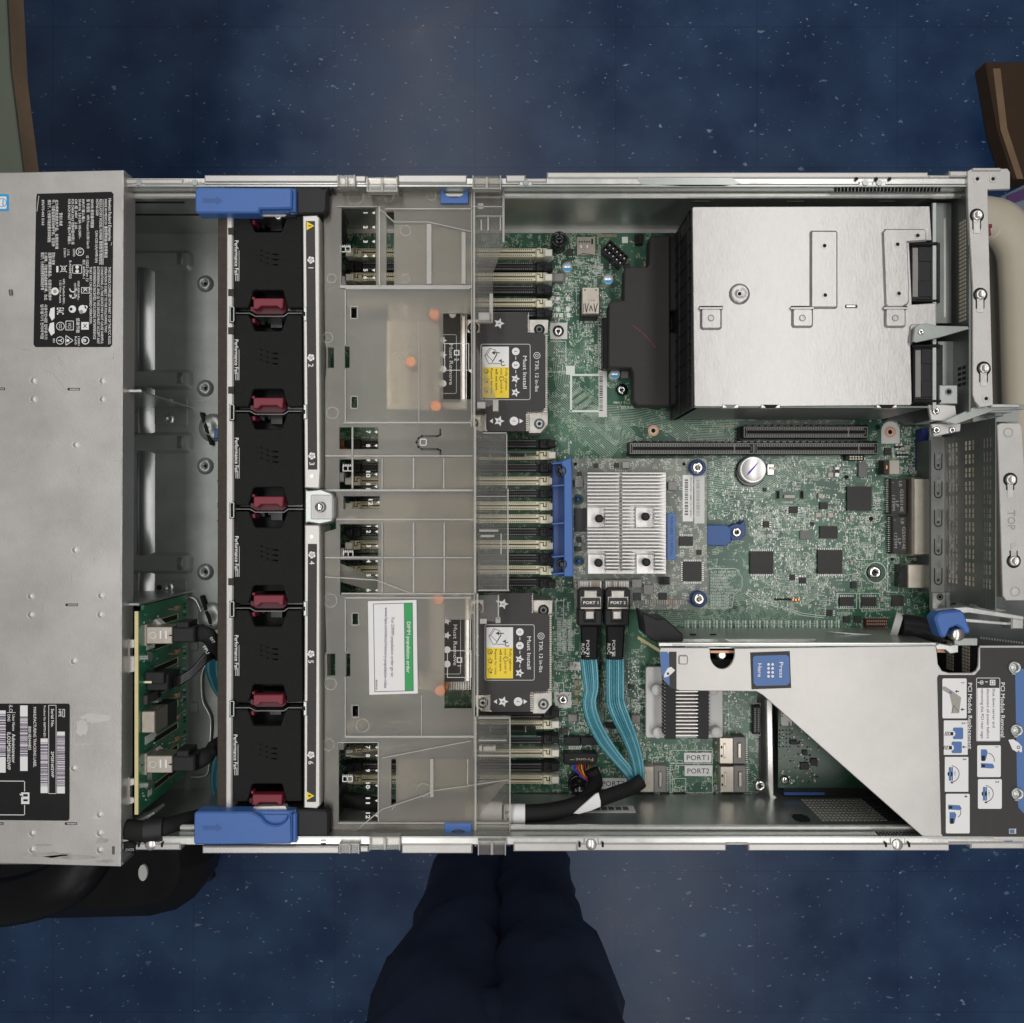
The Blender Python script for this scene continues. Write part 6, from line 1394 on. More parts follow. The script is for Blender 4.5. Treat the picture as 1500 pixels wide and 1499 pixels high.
# card inside riser
T = thing('riser_card', 'circuit card standing inside the riser cage, seen at the half-round cut', 'expansion card', P(1100, 965, -70))
mb = MB('pcb_dark'); a = P(985, 953, -8); b = P(1240, 956, -8); mb.wbox(a.x, b.y, ZR-.066, b.x, a.y, ZR-.0075, 'pcb_dark'); mb.wbox(a.x, b.y-.0001, ZR-.0075, b.x, a.y+.0001, ZR-.0067, 'copper_pad')
mb.build('card_board', T)
mb = MB('black_plastic'); mb.box(985, 962, 1236, 985, -22, -60, None, .5); mb.box(1040, 966, 1078, 975, -12, -22, 'void'); mb.build('card_cooler', T)
mb = MB('chrome'); mb.cyl(1058, 960, 7, -9, -20, 'steel_raw', 1); mb.build('standoff', T)
mb = MB('black_gloss'); mb.box(1005, 948.5, 1205, 950, -5, -16, 'solder'); mb.build('edge_contacts', T)
mb = MB('black_plastic')
mb.prism([(940, 896), (962, 907), (974, 906), (1000, 929), (1001, 938), (994, 947), (991, 952), (975, 952), (970, 945), (955, 938), (945, 930)], -12, -36, 'black_plastic', .8)
mb.prism([(935, 932), (968, 952), (966, 956), (934, 936)], -34, -37, 'pcb_edge'); mb.build('card_bracket', T)
# black rod and blue latch
T = thing('riser_latch', 'blue thumb latch with silver pivot at the end of a black rod', 'latch', P(1370, 925, -60))
mb = MB('black_plastic'); mb.tube([P(1318, 918, -40), P(1350, 922, -38), P(1382, 934, -32)], .0088, 'black_plastic', 16, flat=.9); mb.build('rod', T)
mb = MB('off_white'); mb.tube([P(1308, 915, -44), P(1318, 918, -42)], .0094, 'off_white', 18); mb.build('rod_collar', T)
mb = MB('blue'); mb.prism([(1371, 904), (1378, 897), (1408, 894), (1413, 899), (1422, 923), (1421, 928), (1413, 929), (1409, 921), (1402, 917), (1392, 921), (1388, 930), (1386, 934), (1380, 934), (1377, 929), (1370, 908)], 2, -8, None, 1.2); mb.build('thumb_latch', T)
mb = MB('steel_raw'); mb.lathe(1402.5, 930, [(9, -4), (9, 3), (8.4, 3.6), (.01, 3.6)], 2, 'steel_raw'); mb.box(1398, 935, 1432, 946, -2, -4, 'steel_inner', .3); mb.build('pivot', T)
# rear cards under the riser
T = thing('network_adapter', 'dark green network adapter card in the bay below the riser cage', 'network adapter', P(1215, 1100, -80)); NH = -62
mb = MB('pcb_dark'); mb.prism([(1140, 1022), (1290, 1022), (1290, 1154), (1140, 1154)], NH, NH-1.6)
mb.sheet([(1144, 1034), (1160, 1048), (1160, 1063), (1144, 1063)], NH+.15, 'off_white'); mb.text('CN', 1146, 1038, NH+.25, 3, 'chip', 12, -90)
for i in range(4):
    for j in range(5): mb.disc(1142+i*5, 1070+j*6, 1.2, NH+.2, 'void', 6)
mb.disc(1147, 1130, 1.4, NH+.2, 'copper_pad', 8)
mb.build('card_board', T)
mb = MB('chip')
for i in range(110):
    x, y = rnd.uniform(1142, 1200), rnd.uniform(1055, 1148); mb.box(x, y, x+rnd.choice((2.4, 1.4)), y+rnd.choice((1.4, 2.6)), NH+.6, NH, rnd.choice(('chip', 'cap_tan', 'cap_grey', 'silk')))
for r_ in ((1173, 1118, 1185, 1128), (1158, 1085, 1168, 1091), (1176, 1100, 1183, 1107), (1188, 1112, 1198, 1122)): mb.box(*r_, NH+1.5, NH, 'chip')
mb.build('surface_components', T, kind='stuff')
mb = MB('chrome'); phil(mb, 1151, 1144, 6.5, NH+2.5); mb.build('card_screw', T)
mb = MB('black_sheet'); mb.prism([(1136, 1035), (1148, 1160), (1300, 1172), (1300, 1160)], NH-4, -78, 'black_plastic'); mb.prism(rr_pts(1132, 1030, 1340, 1172, 6), -76, -80, 'black_plastic'); mb.build('bay_tray', T)
mb = MB('cyan_blue'); mb.box(1149, 1161, 1208, 1165, NH-2, NH-5, 'blue_dark'); mb.build('pull_tab', T)
mb = MB('steel_bright'); mb.prism([(1122, 1025), (1128, 1020), (1132, 1028), (1134, 1164), (1144, 1174), (1128, 1174), (1124, 1150)], -66, -80, None, .8); mb.build('card_guide', T)
# ================================================================ drive backplane
T = thing('drive_backplane', 'upright green drive backplane with slanted slots at the lower left', 'circuit board', P(203, 1040, -80))
X = P(203.5, 0, -5).x; yb = lambda py: P(0, py, -5).y; zt = ZR-.005
def vb(mb, py0, py1, h0, h1, t0, t1, m, b=0):
    """box on the board's face: rows py, heights h, t = thickness out of the face (mm)"""
    mb.wbox(X+t0/1000, yb(py1), ZR+h0/1000, X+t1/1000, yb(py0), ZR+h1/1000, m, b)
mb = MB('pcb_back')
vb(mb, 896, 1192, -78, -5, -2.2, 0, 'pcb_back'); vb(mb, 895.5, 1192.5, -5.01, -3.9, -2.3, .05, 'pcb_edge'); vb(mb, 889, 896, -78, -12, -2.2, 0, 'pcb_back')
for i in range(8):
    y = 917+i*35.5
    vb(mb, y-1, y+9, -62, -27, .02, .25, 'pcb_edge'); vb(mb, y, y+8, -60, -26, .1, .4, 'void')
    for k in range(5): vb(mb, y-13+k*1.2, y-11+k*1.2, -50-k*3, -47-k*3, 0, 1.2, 'cap_tan')
    vb(mb, y-14, y-9, -62, -57, 0, 1.6, 'copper_pad')
    for k in range(4): vb(mb, y-14+k*6, y-12+k*6, -74, -71, 0, .8, rnd.choice(('solder', 'chip')))
for i in range(90): a_, b_ = rnd.uniform(898, 1188), rnd.uniform(-76, -8); vb(mb, a_, a_+rnd.choice((1, 2.4)), b_, b_+rnd.choice((.6, 1.4)), 0, .5, rnd.choice(('solder', 'silk', 'chip', 'trace')))
for (py) in ((946),): vb(mb, py, py+11, -30, -15, 0, .3, 'silk')
vb(mb, 1085, 1097, -28, -13, 0, .3, 'silk'); vb(mb, 1137, 1178, -22, -17, 0, .3, 'off_white')
mb.build('board', T)
mb = MB('black_plastic'); vb(mb, 1022, 1035, -30, -10, 0, 3, 'chip'); 
for i in range(7): vb(mb, 1008+i*5, 1011+i*5, -30, -25, 0, 3, 'solder')
vb(mb, 1044, 1076, -26, -8, 0, 9, 'nickel_tan', .0005); vb(mb, 1044, 1078, -40, -27, 0, 9, 'black_plastic', .0005); mb.build('power_parts', T)
for y in (967, 1157): mb = MB('chrome'); c = P(0, y, -5); mb.tube([(X, c.y, ZR-.014), (X+.0025, c.y, ZR-.014), (X+.0032, c.y, ZR-.014)], .0034, 'chrome', 14, step=2); mb.build('backplane_screw', T)
for (y, lab) in ((931, 'upper plug on the green drive backplane with black cable'), (1120, 'lower plug on the green drive backplane with black cable')):
    T = thing('drive_cable', lab, 'cable', P(215, y, -40), 'cables plugged into the backplane')
    mb = MB('steel_raw'); mb.box(214, y-12.5, 252, y+12.5, -12, -26, 'nickel', .4); mb.box(207, y-16, 215, y+16, -11, -24, 'nickel', .5); mb.prism([(210, y-13), (228, y-24), (240, y-13)], -24, -30, 'off_white')
    for x in (234, 242): mb.rect(x, y-7, x+2.4, y+5, -11.8, 'white')
    mb.ring(224, y, 5, .8, -11.8, 'white', 12); mb.rect(247.5, y-1, 252, y+1, -11.8, 'void'); mb.build('metal_plug', T)
    mb = MB('black_plastic'); mb.box(252, y-12, 285, y+11, -13, -28, 'black_plastic', 1); mb.box(258, y-20, 276, y-11, -14, -28, 'black_plastic', .6); mb.build('plug_boot', T)
    if y < 1000: pts = [P(283, y-3, -22), P(300, y-2, -20), P(311, y+8, -24), P(318, y+24, -34), P(330, y+30, -40)]
    else: pts = [P(283, y-2, -22), P(298, y-10, -24), P(312, y-22, -32), P(330, y-34, -42)]
    mb = MB('cable_sleeve'); mb.tube(pts, .0058, n=12, flat=.6)
    if y < 1000: mb.text('FPU', 299, y+16, -13, 5, 'off_white', 12, -60); mb.text('EXT', 309, y+3, -13, 4, 'off_white', 9, -60)
    mb.build('cable', T)
T = thing('power_cable', 'black plug with three dark wires on the green backplane', 'cable', P(225, 1000, -40))
mb = MB('black_plastic'); mb.box(208, 988, 246, 1012, -14, -32, None, .8); mb.box(212, 985, 240, 1002, -11, -14, None, .6); mb.rect(210, 998, 222, 1001, -10.8, 'cream'); mb.build('plug', T)
for i in range(4): mb = MB('black_gloss'); mb.tube([P(245, 993+i*4, -24), P(262, 992+i*3.4, -20), P(282, 980+i*3, -22), P(305, 955+i*4, -28), P(325, 946+i*4, -40)], .0013, n=8); mb.build('wire', T)
T = thing('teal_cable', 'teal ribbon looping down beside the fan cage in the front bay', 'cable', P(312, 1040, -80))
ribbon(T, [(312, 960, -50, 1, 1, 0), (312, 985, -58, 1, 1, .2), (320, 1010, -70, 1, 1, .4), (330, 1030, -76, 1, .8, .6)], 3, 7, 'upper_loop')
ribbon(T, [(326, 1090, -60, 1, 1, 0), (316, 1120, -66, .6, 1, 0), (314, 1150, -72, .6, 1, 0), (320, 1178, -76, .6, 1, 0)], 3, 6, 'lower_loop')
T = thing('harness_cable', 'thick taped black cable lying in the lower left corner of the bay', 'cable', P(240, 1230, -60))
mb = MB('cable_sleeve'); mb.tube([P(120, 1205, -12), P(180, 1215, -6), P(212, 1218, -4), P(238, 1215, -6), P(262, 1208, -14), P(300, 1198, -28)], .0070, n=12, flat=.8); mb.build('sleeve', T)
mb = MB('black_plastic'); mb.tube([P(213, 1218, -3), P(240, 1215, -5)], .0080, n=12, flat=.8); mb.build('tape_wrap', T)
mb = MB('cable_sleeve'); mb.tube([P(183, 1238, -3), P(190, 1240, -1), P(199, 1243, 0)], .0036, n=10, flat=.7); mb.text('C1CTS', 184, 1245, 6, 3.5, 'off_white', 12); mb.build('branch', T)
mb = MB('cable_sleeve'); mb.tube([P(205, 1198, -70), P(232, 1184, -72), P(258, 1170, -75)], .0035, n=8); mb.build('loose_end', T)
# ================================================================ air baffle
T = thing('air_baffle', 'translucent smoky plastic air baffle spanning the processors and memory', 'air baffle', P(610, 750, -70)); AH = -9
mb = MB('frosted')
win = [rc(500, 303, 553, 440)]
outer = [(478, 290), (484, 284), (484, 274), (492, 268), (645, 270), (645, 298), (684, 298), (684, 270), (694, 270), (695, 700), (699, 860), (696, 1050), (695, 1215), (684, 1215), (684, 1208), (652, 1208), (652, 1232), (488, 1232), (486, 1226), (478, 1220), (475, 1200), (474, 1140), (475, 970), (475, 960), (478, 955), (476, 880), (475, 780), (492, 775), (492, 722), (476, 716), (476, 660), (476, 560), (478, 540), (478, 510), (476, 505), (474, 320)]
holes = [rc(500, 303, 550.5, 418), rc(566, 310, 577, 419), [(649, 459), (672, 459), (692, 460), (692, 585), (649, 585)], rc(497, 626, 554, 658), rc(497, 673, 554, 717), rc(503, 727, 556, 746), rc(498, 768, 554, 815), rc(498, 820, 553, 872), rc(496, 1088, 553, 1205), rc(573, 1112, 580, 1180), [(651, 908), (691, 908), (691, 1038), (651, 1038)],
         rc(514, 450, 523, 466), rc(514, 581, 524, 598), rc(515, 899, 526, 915), rc(515, 1034, 526, 1050), rc(475.5, 508, 489, 540) if 0 else rc(480, 509, 489, 539), rc(505, 508, 512, 539), rc(479, 958, 491, 990), rc(507, 958, 513, 991), rc(604, 632, 0, 0)[:0]]
holes = [q for q in holes if q]
mb.prism(outer, AH, AH-1.6, 'frosted', 0, holes)
mb.build('frosted_panel', T)
mb = MB('void'); mb.line([(645, 629), (645, 637), (641, 639), (618, 639), (613, 642), (610, 648), (613, 655), (618, 658), (641, 658), (645, 660), (645, 667)], 2.6, AH+.12, 'black_gloss'); mb.frame(615, 643, 625, 653, 1.2, AH+.14, 'paper', 2); mb.build('snap_slot', T)
# raised dense tiles between the memory banks
mb = MB('frosted_dense')
for (x0, y0, x1, y1) in ((561, 672, 604, 714), (608, 672, 648, 714), (652, 672, 692, 714), (560, 767, 604, 815), (608, 767, 649, 815), (653, 767, 693, 815), (560, 820, 604, 868), (608, 820, 649, 868), (653, 820, 693, 868), (560, 724, 692, 760), (580, 326, 625, 417), (633, 336, 676, 417), (584, 1112, 630, 1170), (636, 1112, 690, 1160)):
    mb.box(x0, y0, x1, y1, AH-2.2, AH-3.4)
mb.build('rib_tiles', T)
# edges and ribs, caught light put into their paler plastic
mb = MB('clear_edge')
def rib(x0, y0, x1, y1, hh=.8, dp=1.7, m='clear_edge'): mb.box(x0, y0, x1, y1, AH+hh, AH-dp, m)
for (x0, y0, x1, y1) in ((554.5, 302, 557, 420), (494, 302, 553, 303.2), (564, 305, 692, 307), (498, 418, 690, 422), (505, 425, 506.5, 506), (505, 541, 506.5, 621), (613, 474, 614.2, 618), (503, 618, 692, 620.5), (506, 422, 688, 424), (476, 667, 692, 669), (476, 717, 692, 720), (492, 760, 694, 762), (476, 816, 692, 818), (500, 869, 697, 871), (505, 876, 506.5, 955), (505, 992, 506.5, 1078), (505, 1078, 694, 1081), (617, 1018, 618.2, 1078), (505, 875, 690, 877), (559, 671, 560.5, 716), (604.5, 671, 607, 716), (649, 671, 651, 716), (559, 766, 560.5, 870), (604.5, 766, 607, 870), (649.5, 766, 652, 870), (515, 626, 517, 716), (553.5, 1087, 555, 1206), (495, 1205, 692, 1207), (495, 1087, 554, 1088.5), (693, 262, 696, 625), (690, 262, 691.5, 625), (694, 625, 697.5, 870), (698, 870, 700.5, 1050), (694, 870, 695.5, 1100), (695, 1050, 698, 1240), (625, 328, 632, 416), (676, 340, 682, 416), (630, 1112, 635, 1168), (684, 1112, 686, 1150)):
    rib(x0, y0, x1, y1)
for pts in (((554, 305), (578, 326), (628, 326), (690, 340)), ((495, 1238), (560, 1185), (620, 1165), (635, 1158), (745, 1142)), ((476, 845), (552, 850), (605, 870)), ((560, 1110), (690, 1085)), ((578, 1180), (574, 1186))):
    for a_, b_ in zip(pts, pts[1:]):
        A_ = P(*a_, AH); B_ = P(*b_, AH); d_ = (B_-A_).normalized(); q_ = Vector((-d_.y, d_.x, 0))*.0003; mb.poly([(A_-q_).xy, (B_-q_).xy, (B_+q_).xy, (A_+q_).xy], ZR+(AH-1.7)/1000, ZR+(AH+.7)/1000, 'clear_edge')
for x, y, r_ in ((521, 288, 12), (570, 289, 7), (632, 287, 7), (486, 408, 7), (480, 495, 8), (594, 338, 8), (594, 408, 7), (487, 605, 9), (484, 1002, 9), (484, 880, 10), (531, 1063, 10), (481, 1091, 9), (620, 1157, 10), (510, 1225, 10), (621, 1220, 8), (583, 524, 7)):
    mb.ring(x, y, r_, .8, AH+.15, 'clear_edge')
for x, y in ((518.5, 458), (519, 589.5), (520.5, 907), (520.5, 1042)): mb.frame(x-5.5, y-9.5, x+5.5, y+9.5, 1.3, AH+.2, 'clear_edge', 2)
mb.build('moulded_ribs', T)
# clip blades moulded at the rims
mb = MB('clear_edge')
for (x0, x1, y0, y1) in ((494, 520, 256, 273), (537, 582, 259, 281), (692, 734, 257, 277), (497, 526, 1236, 1251), (541, 586, 1226, 1246), (700, 741, 1232, 1253)):
    mb = MB('clear_edge'); mb.box(x0, y0, x1, y1, 1.5, .2, 'clear', .5); mb.box(x0, y0, x0+1.6, y1, 2.6, -4, 'clear_edge'); mb.box(x1-1.6, y0, x1, y1, 2.6, -4, 'clear_edge'); mb.box((x0+x1)/2-2, y0+2, (x0+x1)/2+2, y1, 3, 1.5, 'clear_edge', .5); mb.box(x0, y1-2 if y0 < 700 else y0, x1, y1 if y0 < 700 else y0+2, 2, -3, 'clear_edge'); mb.build('rim_clip', T)
# clear right-hand part
def clearpart(name, pts, hh=AH, extra=()):
    mb = MB('clear'); mb.prism(pts, hh, hh-1.5, 'clear')
    for (x0, y0, x1, y1) in extra: mb.box(x0, y0, x1, y1, hh+1, hh-3, 'clear_edge')
    return mb.build(name, T)
clearpart('clear_flap', [(697, 270), (738, 272), (739, 355), (722, 400), (722, 471), (697, 471)], AH, ((697, 273, 738, 274.5), (692, 302, 738, 303.5), (697, 316, 736, 317.2), (704, 322, 706, 338), (714, 318, 716, 338), (732, 318, 734, 338), (736, 275, 739, 355), (697, 469, 722, 471.5), (700, 298, 708, 306), (717, 430, 722, 470), (701, 458, 720, 472)))
clearpart('clear_flap', [(697.5, 624), (707, 624), (707, 634), (742, 635), (743, 716), (745, 790), (746, 864), (700, 866)], AH, ((741.5, 636, 743, 716), (743, 716, 745, 864), (707, 633.5, 742, 635), (698, 727, 744, 728), (702, 776, 730, 779), (733, 782, 735, 812), (704, 784, 724, 787), (700, 864, 746, 866)))
clearpart('clear_flap', [(699, 1052), (747, 1052), (748, 1240), (699, 1240)], AH, ((746, 1052, 748, 1235), (700, 1051, 748, 1053), (701, 1084, 742, 1086), (708, 1094, 722, 1100), (700, 1106, 746, 1108), (697, 1205, 748, 1207), (699, 1218, 745, 1219.5), (702, 1093, 706, 1100), (722, 1093, 726, 1100)))
clearpart('clear_corner', [(697, 575), (697, 505), (704, 520), (728, 586), (729, 590), (697, 602)], AH-3, ((699, 589, 711, 598), (722, 586, 730, 602)))
clearpart('clear_corner', [(698, 872), (730, 872), (731, 912), (700, 908)], AH-3, ((703, 907, 713, 914), (726, 905, 733, 913), (729, 872, 731, 908)))
mb = MB('clear')
for (x0, y0, x1, y1, a_, b_) in ((694, 262, 697, 625, AH, -40), (697, 640, 699, 865, AH, -40), (697, 1055, 699, 1230, AH, -50)): mb.box(x0, y0, x1, y1, a_, b_, 'clear')
mb.build('clear_wall', T)
mb = MB('frosted')                                                       # sloping funnel wings
A_ = [P(554, 305, AH-1), P(692, 303, AH-1), P(692, 345, -40), P(628, 327, -40), P(580, 327, -40)]; mb.quad(A_, 'frosted_dense'); mb.build('funnel_wing', T); mb = MB('frosted')
A_ = [P(555, 1206, AH-1), P(692, 1206, AH-1), P(745, 1142, -30), P(692, 1150, -36), P(630, 1168, -38), P(575, 1186, -40)]; mb.quad(A_[::-1], 'frosted_dense'); mb.build('funnel_wing', T); mb = MB('frosted')
mb.quad([P(476, 826, AH-2), P(500, 826, AH-2), P(606, 868, AH-14), P(560, 870, AH-14), P(476, 846, AH-3)], 'frosted_dense'); mb.build('funnel_wing', T); mb = MB('frosted')
mb.quad([P(497, 1105, AH-2), P(692, 1084, AH-2), P(692, 1110, AH-26), P(556, 1111, AH-22)], 'frosted')
mb.build('funnel_wing', T)
# printed figures beside the windows
mb = MB('white'); hp = AH-.6
mb.box(500.5, 303.5, 550, 417.5, AH-.8, AH-1.6, 'clear') if 0 else None
def nums(lst, x, xa):
    for s, y in lst: mb.text(s, x, y, hp, 6, 'white', 3.8 if len(s) == 1 else 9.4, -90, 'C', .05); mb.sheet([(xa-2.4, y), (xa+2.2, y-2.4), (xa+2.2, y+2.4)][::-1], hp, 'white')
nums([(str(i+1), y) for i, y in enumerate((312, 333, 354, 375, 396, 407))], 535.5, 547); nums([(str(i+7), y) for i, y in enumerate((633, 653, 674, 695, 713))], 539.5, 550.5); nums([('12', 736)], 543, 554)
nums([(str(i+1), y) for i, y in enumerate((771, 779, 800, 822, 843, 865))], 540, 551.5); nums([(str(i+7), y) for i, y in enumerate((1095, 1107, 1129, 1151, 1173, 1195))], 539, 551.5)
for x, y in ((506, 365), (509.5, 686), (510, 812), (509, 1141)):
    mb.frame(x-7.5, y-3.8, x+7.5, y+4.6, 1.1, hp, 'white'); mb.rect(x-.5, y-4, x+.7, y+4.5, hp, 'white')
    for k in range(6): mb.rect(x-7+k*2.6, y-6, x-6+k*2.6, y-4, hp, 'white')
for (y, s) in ((522, '2'), (978-6, '1')):
    mb.frame(651 if s == '2' else 655, y-19, 687 if s == '2' else 690.5, y+21, .9, AH+.9, 'off_white'); xx = 669 if s == '2' else 673
    mb.frame(xx-4, y-9, xx+4, y-1, 1.6, AH+.9, 'off_white'); mb.text(s, xx, y+3, AH+.9, 6, 'off_white', 5, -90, 'L', .02); mb.sheet([(685, y-17), (691, y-19), (691, y-14)] if s == '1' else [(684, y+20), (691, y+19), (691, y+25)], AH+.9, 'off_white')
mb.build('printed_numbers', T)
mb = MB('paper'); LH2 = AH+.25
mb.prism([(539, 881), (610, 879), (612, 1016), (541, 1018)], LH2, AH+.02, 'paper'); z = LH2+.08
mb.sheet([(592.5, 884), (604, 883.5), (605.5, 1012), (594, 1012.5)], z, 'green_label'); mb.line([(547, 885), (604, 883.5), (605.5, 1012), (549, 1013.5)], .8, z+.05, 'purple_label', True); mb.line([(592, 884), (593.5, 1012.5)], .7, z+.08, 'purple_label')
mb.text('DIMM population order', 598.7, 911, z+.1, 5, 'white', 75, -90.5, 'L', .02); mb.text('For DIMM population order go to:', 575.5, 905, z+.1, 4.6, 'purple_label', 87, -90.5); mb.text('www.hpe.com/docs/memory-population-rules', 566, 890, z+.1, 4.4, 'purple_label', 118, -90.5, 'L', .012); mb.text('881878-001', 551.5, 996, z+.1, 2.8, 'chip', 15, -90.5)
mb.build('population_label', T, label='white and green memory order label')
for (x0, x1, y0, y1, s_) in ((645, 686, 279, 298, 1), (651, 691, 1206, 1227, -1)):
    mb = MB('blue'); cx_ = (x0+x1)/2
    arc = [(cx_+s_*15*math.cos(math.radians(a_)), (y0 if s_ > 0 else y1)+s_*11*math.sin(math.radians(a_))) for a_ in range(0, 181, 15)]
    if s_ > 0: pts = [(x0, y0+1), (x0, y1), (x1, y1), (x1, y0)]+arc
    else: pts = [(x1, y1), (x1, y0), (x0, y0), (x0, y1)]+arc
    mb.prism(pts, AH+1.5, AH-1.8, 'blue', .3); mb.build('blue_tab', T)
mb = MB('kapton'); mb.prism([(485, 640), (503, 645), (503, 652), (488, 655), (485, 668)], -45, -46, 'kapton'); mb.rect(485, 640, 487, 654, -44.9, 'white'); mb.box(499, 646, 506, 668, -60, -60.4, 'kapton'); mb.build('flex_strip', M)
for (x0, y0, x1, y1) in ((498, 404, 506, 418), (497, 692, 503, 706), (498, 803, 504, 815), (495, 1088, 503, 1099)): mb = MB('off_white'); mb.box(x0, y0, x1, y1, -60, -74, None, .5); mb.build('white_clip', M)
# ================================================================ surroundings, lower down in the room
def far(px, py, z):                                     # point on the sight line at room height z (metres)
    return P(px, py, (z-ZR)*1000)
def fbox(name, label, cat, pts, z1, z0, m, b=.004):
    mb = MB(m); mb.poly([far(x, y, z1).xy for x, y in pts], z0, z1, m, b); return mb
T = thing('side_table', 'grey green table corner with a wooden edge at the top left', 'table', (far(-100, 100, 0).x, far(0, 100, 0).y, 0))
mb = fbox('', '', '', [(-760, -960), (-40, -960), (14, 100), (33, 252), (33, 420), (-760, 420)], .8, .796, 'olive_box', .001); mb.build('tabletop', T)
mb = fbox('', '', '', [(-760, -960), (-40, -960), (14, 100), (33, 252), (33, 420), (-760, 420)], .7955, .765, 'wood', .002); mb.build('wooden_edge', T)
for px_, py_ in ((-60, -900), (-60, 380), (-700, -900), (-700, 380)): q = far(px_, py_, .8); mb = MB('steel_dark'); mb.wbox(q.x-.03, q.y-.02, 0, q.x+.01, q.y+.02, .7648); mb.build('leg', T)
T = thing('cardboard_box', 'dark brown flat carton at the top right corner', 'box', far(1560, 160, 0))
mb = fbox('', '', '', [(1445, 90), (1640, 90), (1640, 262), (1486, 262), (1462, 187)], .04, .002, 'cardboard_dark'); mb.build('box_body', T)
mb = fbox('', '', '', [(1455, 100), (1466, 190), (1490, 262), (1500, 262), (1476, 188), (1466, 100)], .0425, .041, 'cardboard', .001); mb.build('tape_edge', T)
T = thing('grey_case', 'slanted blue grey case with a dark purple label behind the rear panel', 'equipment case', far(1540, 300, .3))
mb = fbox('', '', '', [(1446, 298), (1660, 190), (1700, 420), (1460, 360)], .72, .3, 'grey_box'); mb.build('case_body', T)
mb = MB('purple_label'); mb.sheet([(1474, 287), (1530, 264), (1530, 282), (1475, 301)], (.7212-ZR)*1000); mb.build('case_label', T)
T = thing('plastic_tub', 'scuffed beige plastic tub with rounded rim behind the server', 'plastic tub', far(1500, 480, .2))
mb = MB('beige'); Z = .88
mb.tube([far(1300, 326, Z), far(1380, 318, Z), far(1448, 322, Z), far(1473, 335, Z), far(1490, 362, Z), far(1496, 400, Z), far(1500, 520, Z), far(1505, 700, Z), far(1505, 900, Z)], .022, n=12, flat=.7); mb.build('rim', T)
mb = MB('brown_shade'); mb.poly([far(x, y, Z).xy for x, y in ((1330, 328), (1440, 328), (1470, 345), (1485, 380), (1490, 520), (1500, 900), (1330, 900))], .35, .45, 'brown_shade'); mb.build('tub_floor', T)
mb = MB('beige'); mb.poly([far(x, y, .8).xy for x, y in ((1380, 625), (1494, 625), (1500, 900), (1380, 900))], .78, .80, 'beige_light'); mb.build('added_ledge', T)  # ledge added, paler than the tub, so the slot holes show bright
mb = MB('beige'); pts = [(1330, 322), (1445, 322), (1474, 338), (1492, 372), (1497, 520), (1504, 900)]
for a_, b_ in zip(pts, pts[1:]):
    A_ = far(*a_, Z); B_ = far(*b_, Z); mb.quad([(A_.x, A_.y, .35), (B_.x, B_.y, .35), (B_.x, B_.y, Z), (A_.x, A_.y, Z)])
mb.build('tub_wall', T)
for (x0, y0) in ((1448, 327), (1453, 471)): 
    pass
for y, w_ in ((336, 'upper'), (480, 'lower')):
    mb = MB('maroon'); mb.prism([(1446, y-8), (1454, y-8), (1454, y-3), (1451, y-3), (1453, y+8), (1446, y+10)], -30, -40, None, .5); mb.build('release_lever', None, None, w_+' of the two maroon levers peeking out behind the rear bracket', 'lever', 'maroon levers behind the rear bracket')
# office chair, lower left
T = thing('office_chair', 'black padded office chair partly hidden under the lower left corner', 'chair', (far(120, 1330, .5).x, far(120, 1330, .5).y, 0))
mb = MB('chair_black'); Z = .5
mb.poly([far(x, y, Z).xy for x, y in [(-150, 1180), (240, 1180), (276, 1205), (290, 1240), (294, 1275), (288, 1305), (272, 1330), (245, 1348), (205, 1358), (-150, 1366)]], Z-.08, Z, 'chair_black', .03); mb.build('seat', T)
mb = MB('chair_black'); mb.tube([far(-80, 1330, .68), far(30, 1318, .7), far(100, 1290, .7), (far(140, 1240, .68))], .03, n=12, flat=.6); mb.build('armrest', T)
c = far(60, 1320, Z); mb = MB('steel_dark'); mb.tube([(c.x, c.y, .08), (c.x, c.y, Z-.08)], .03, n=12); mb.build('post', T)
for i in range(5): a_ = i*1.2566; mb = MB('black_plastic'); mb.tube([(c.x, c.y, .09), (c.x+.2*math.cos(a_), c.y+.2*math.sin(a_), .05)], .02); mb.build('foot', T)
mb = MB('off_white'); q = far(209, 1279, .505); mb.poly([(q.x+.0065*math.cos(t_*.4), q.y+.012*math.sin(t_*.4)) for t_ in range(16)], .501, .505); mb.build('round_badge', T)
# person standing at the lower edge
pe = MB('trousers')
def skin_mesh(nodes, edges, name, m, parent, sub=2):
    me = bpy.data.meshes.new(name); me.from_pydata([n_[:3] for n_ in nodes], edges, []); o = bpy.data.objects.new(name, me); COL.objects.link(o)
    sk = o.modifiers.new('Skin', 'SKIN'); sb = o.modifiers.new('Sub', 'SUBSURF'); sb.levels = sub; sb.render_levels = sub
    for i, n_ in enumerate(nodes): me.skin_vertices[0].data[i].radius = (n_[3], n_[4] if len(n_) > 4 else n_[3])
    me.skin_vertices[0].data[0].use_root = True
    dg = bpy.context.evaluated_depsgraph_get(); me2 = bpy.data.meshes.new_from_object(o.evaluated_get(dg)); bpy.data.objects.remove(o)
    me2.name = name; me2.materials.clear(); me2.materials.append(MATS[m]); 
    for p_ in me2.polygons: p_.use_smooth = True
    o2 = bpy.data.objects.new(name, me2); COL.objects.link(o2)
    if parent: o2.parent = parent; o2.location = -origin_of(parent)
    return o2
bx, by = -.018, -.60
nodes = [(bx, by, .96, .15, .11), (bx-.06, by+.015, .80, .07), (bx-.052, by+.02, .55, .05), (bx-.052, by+.0, .33, .045), (bx-.052, by-.02, .10, .04), (bx+.06, by+.015, .80, .07), (bx+.052, by+.02, .55, .05), (bx+.052, by+.0, .33, .045), (bx+.052, by-.02, .10, .04)]
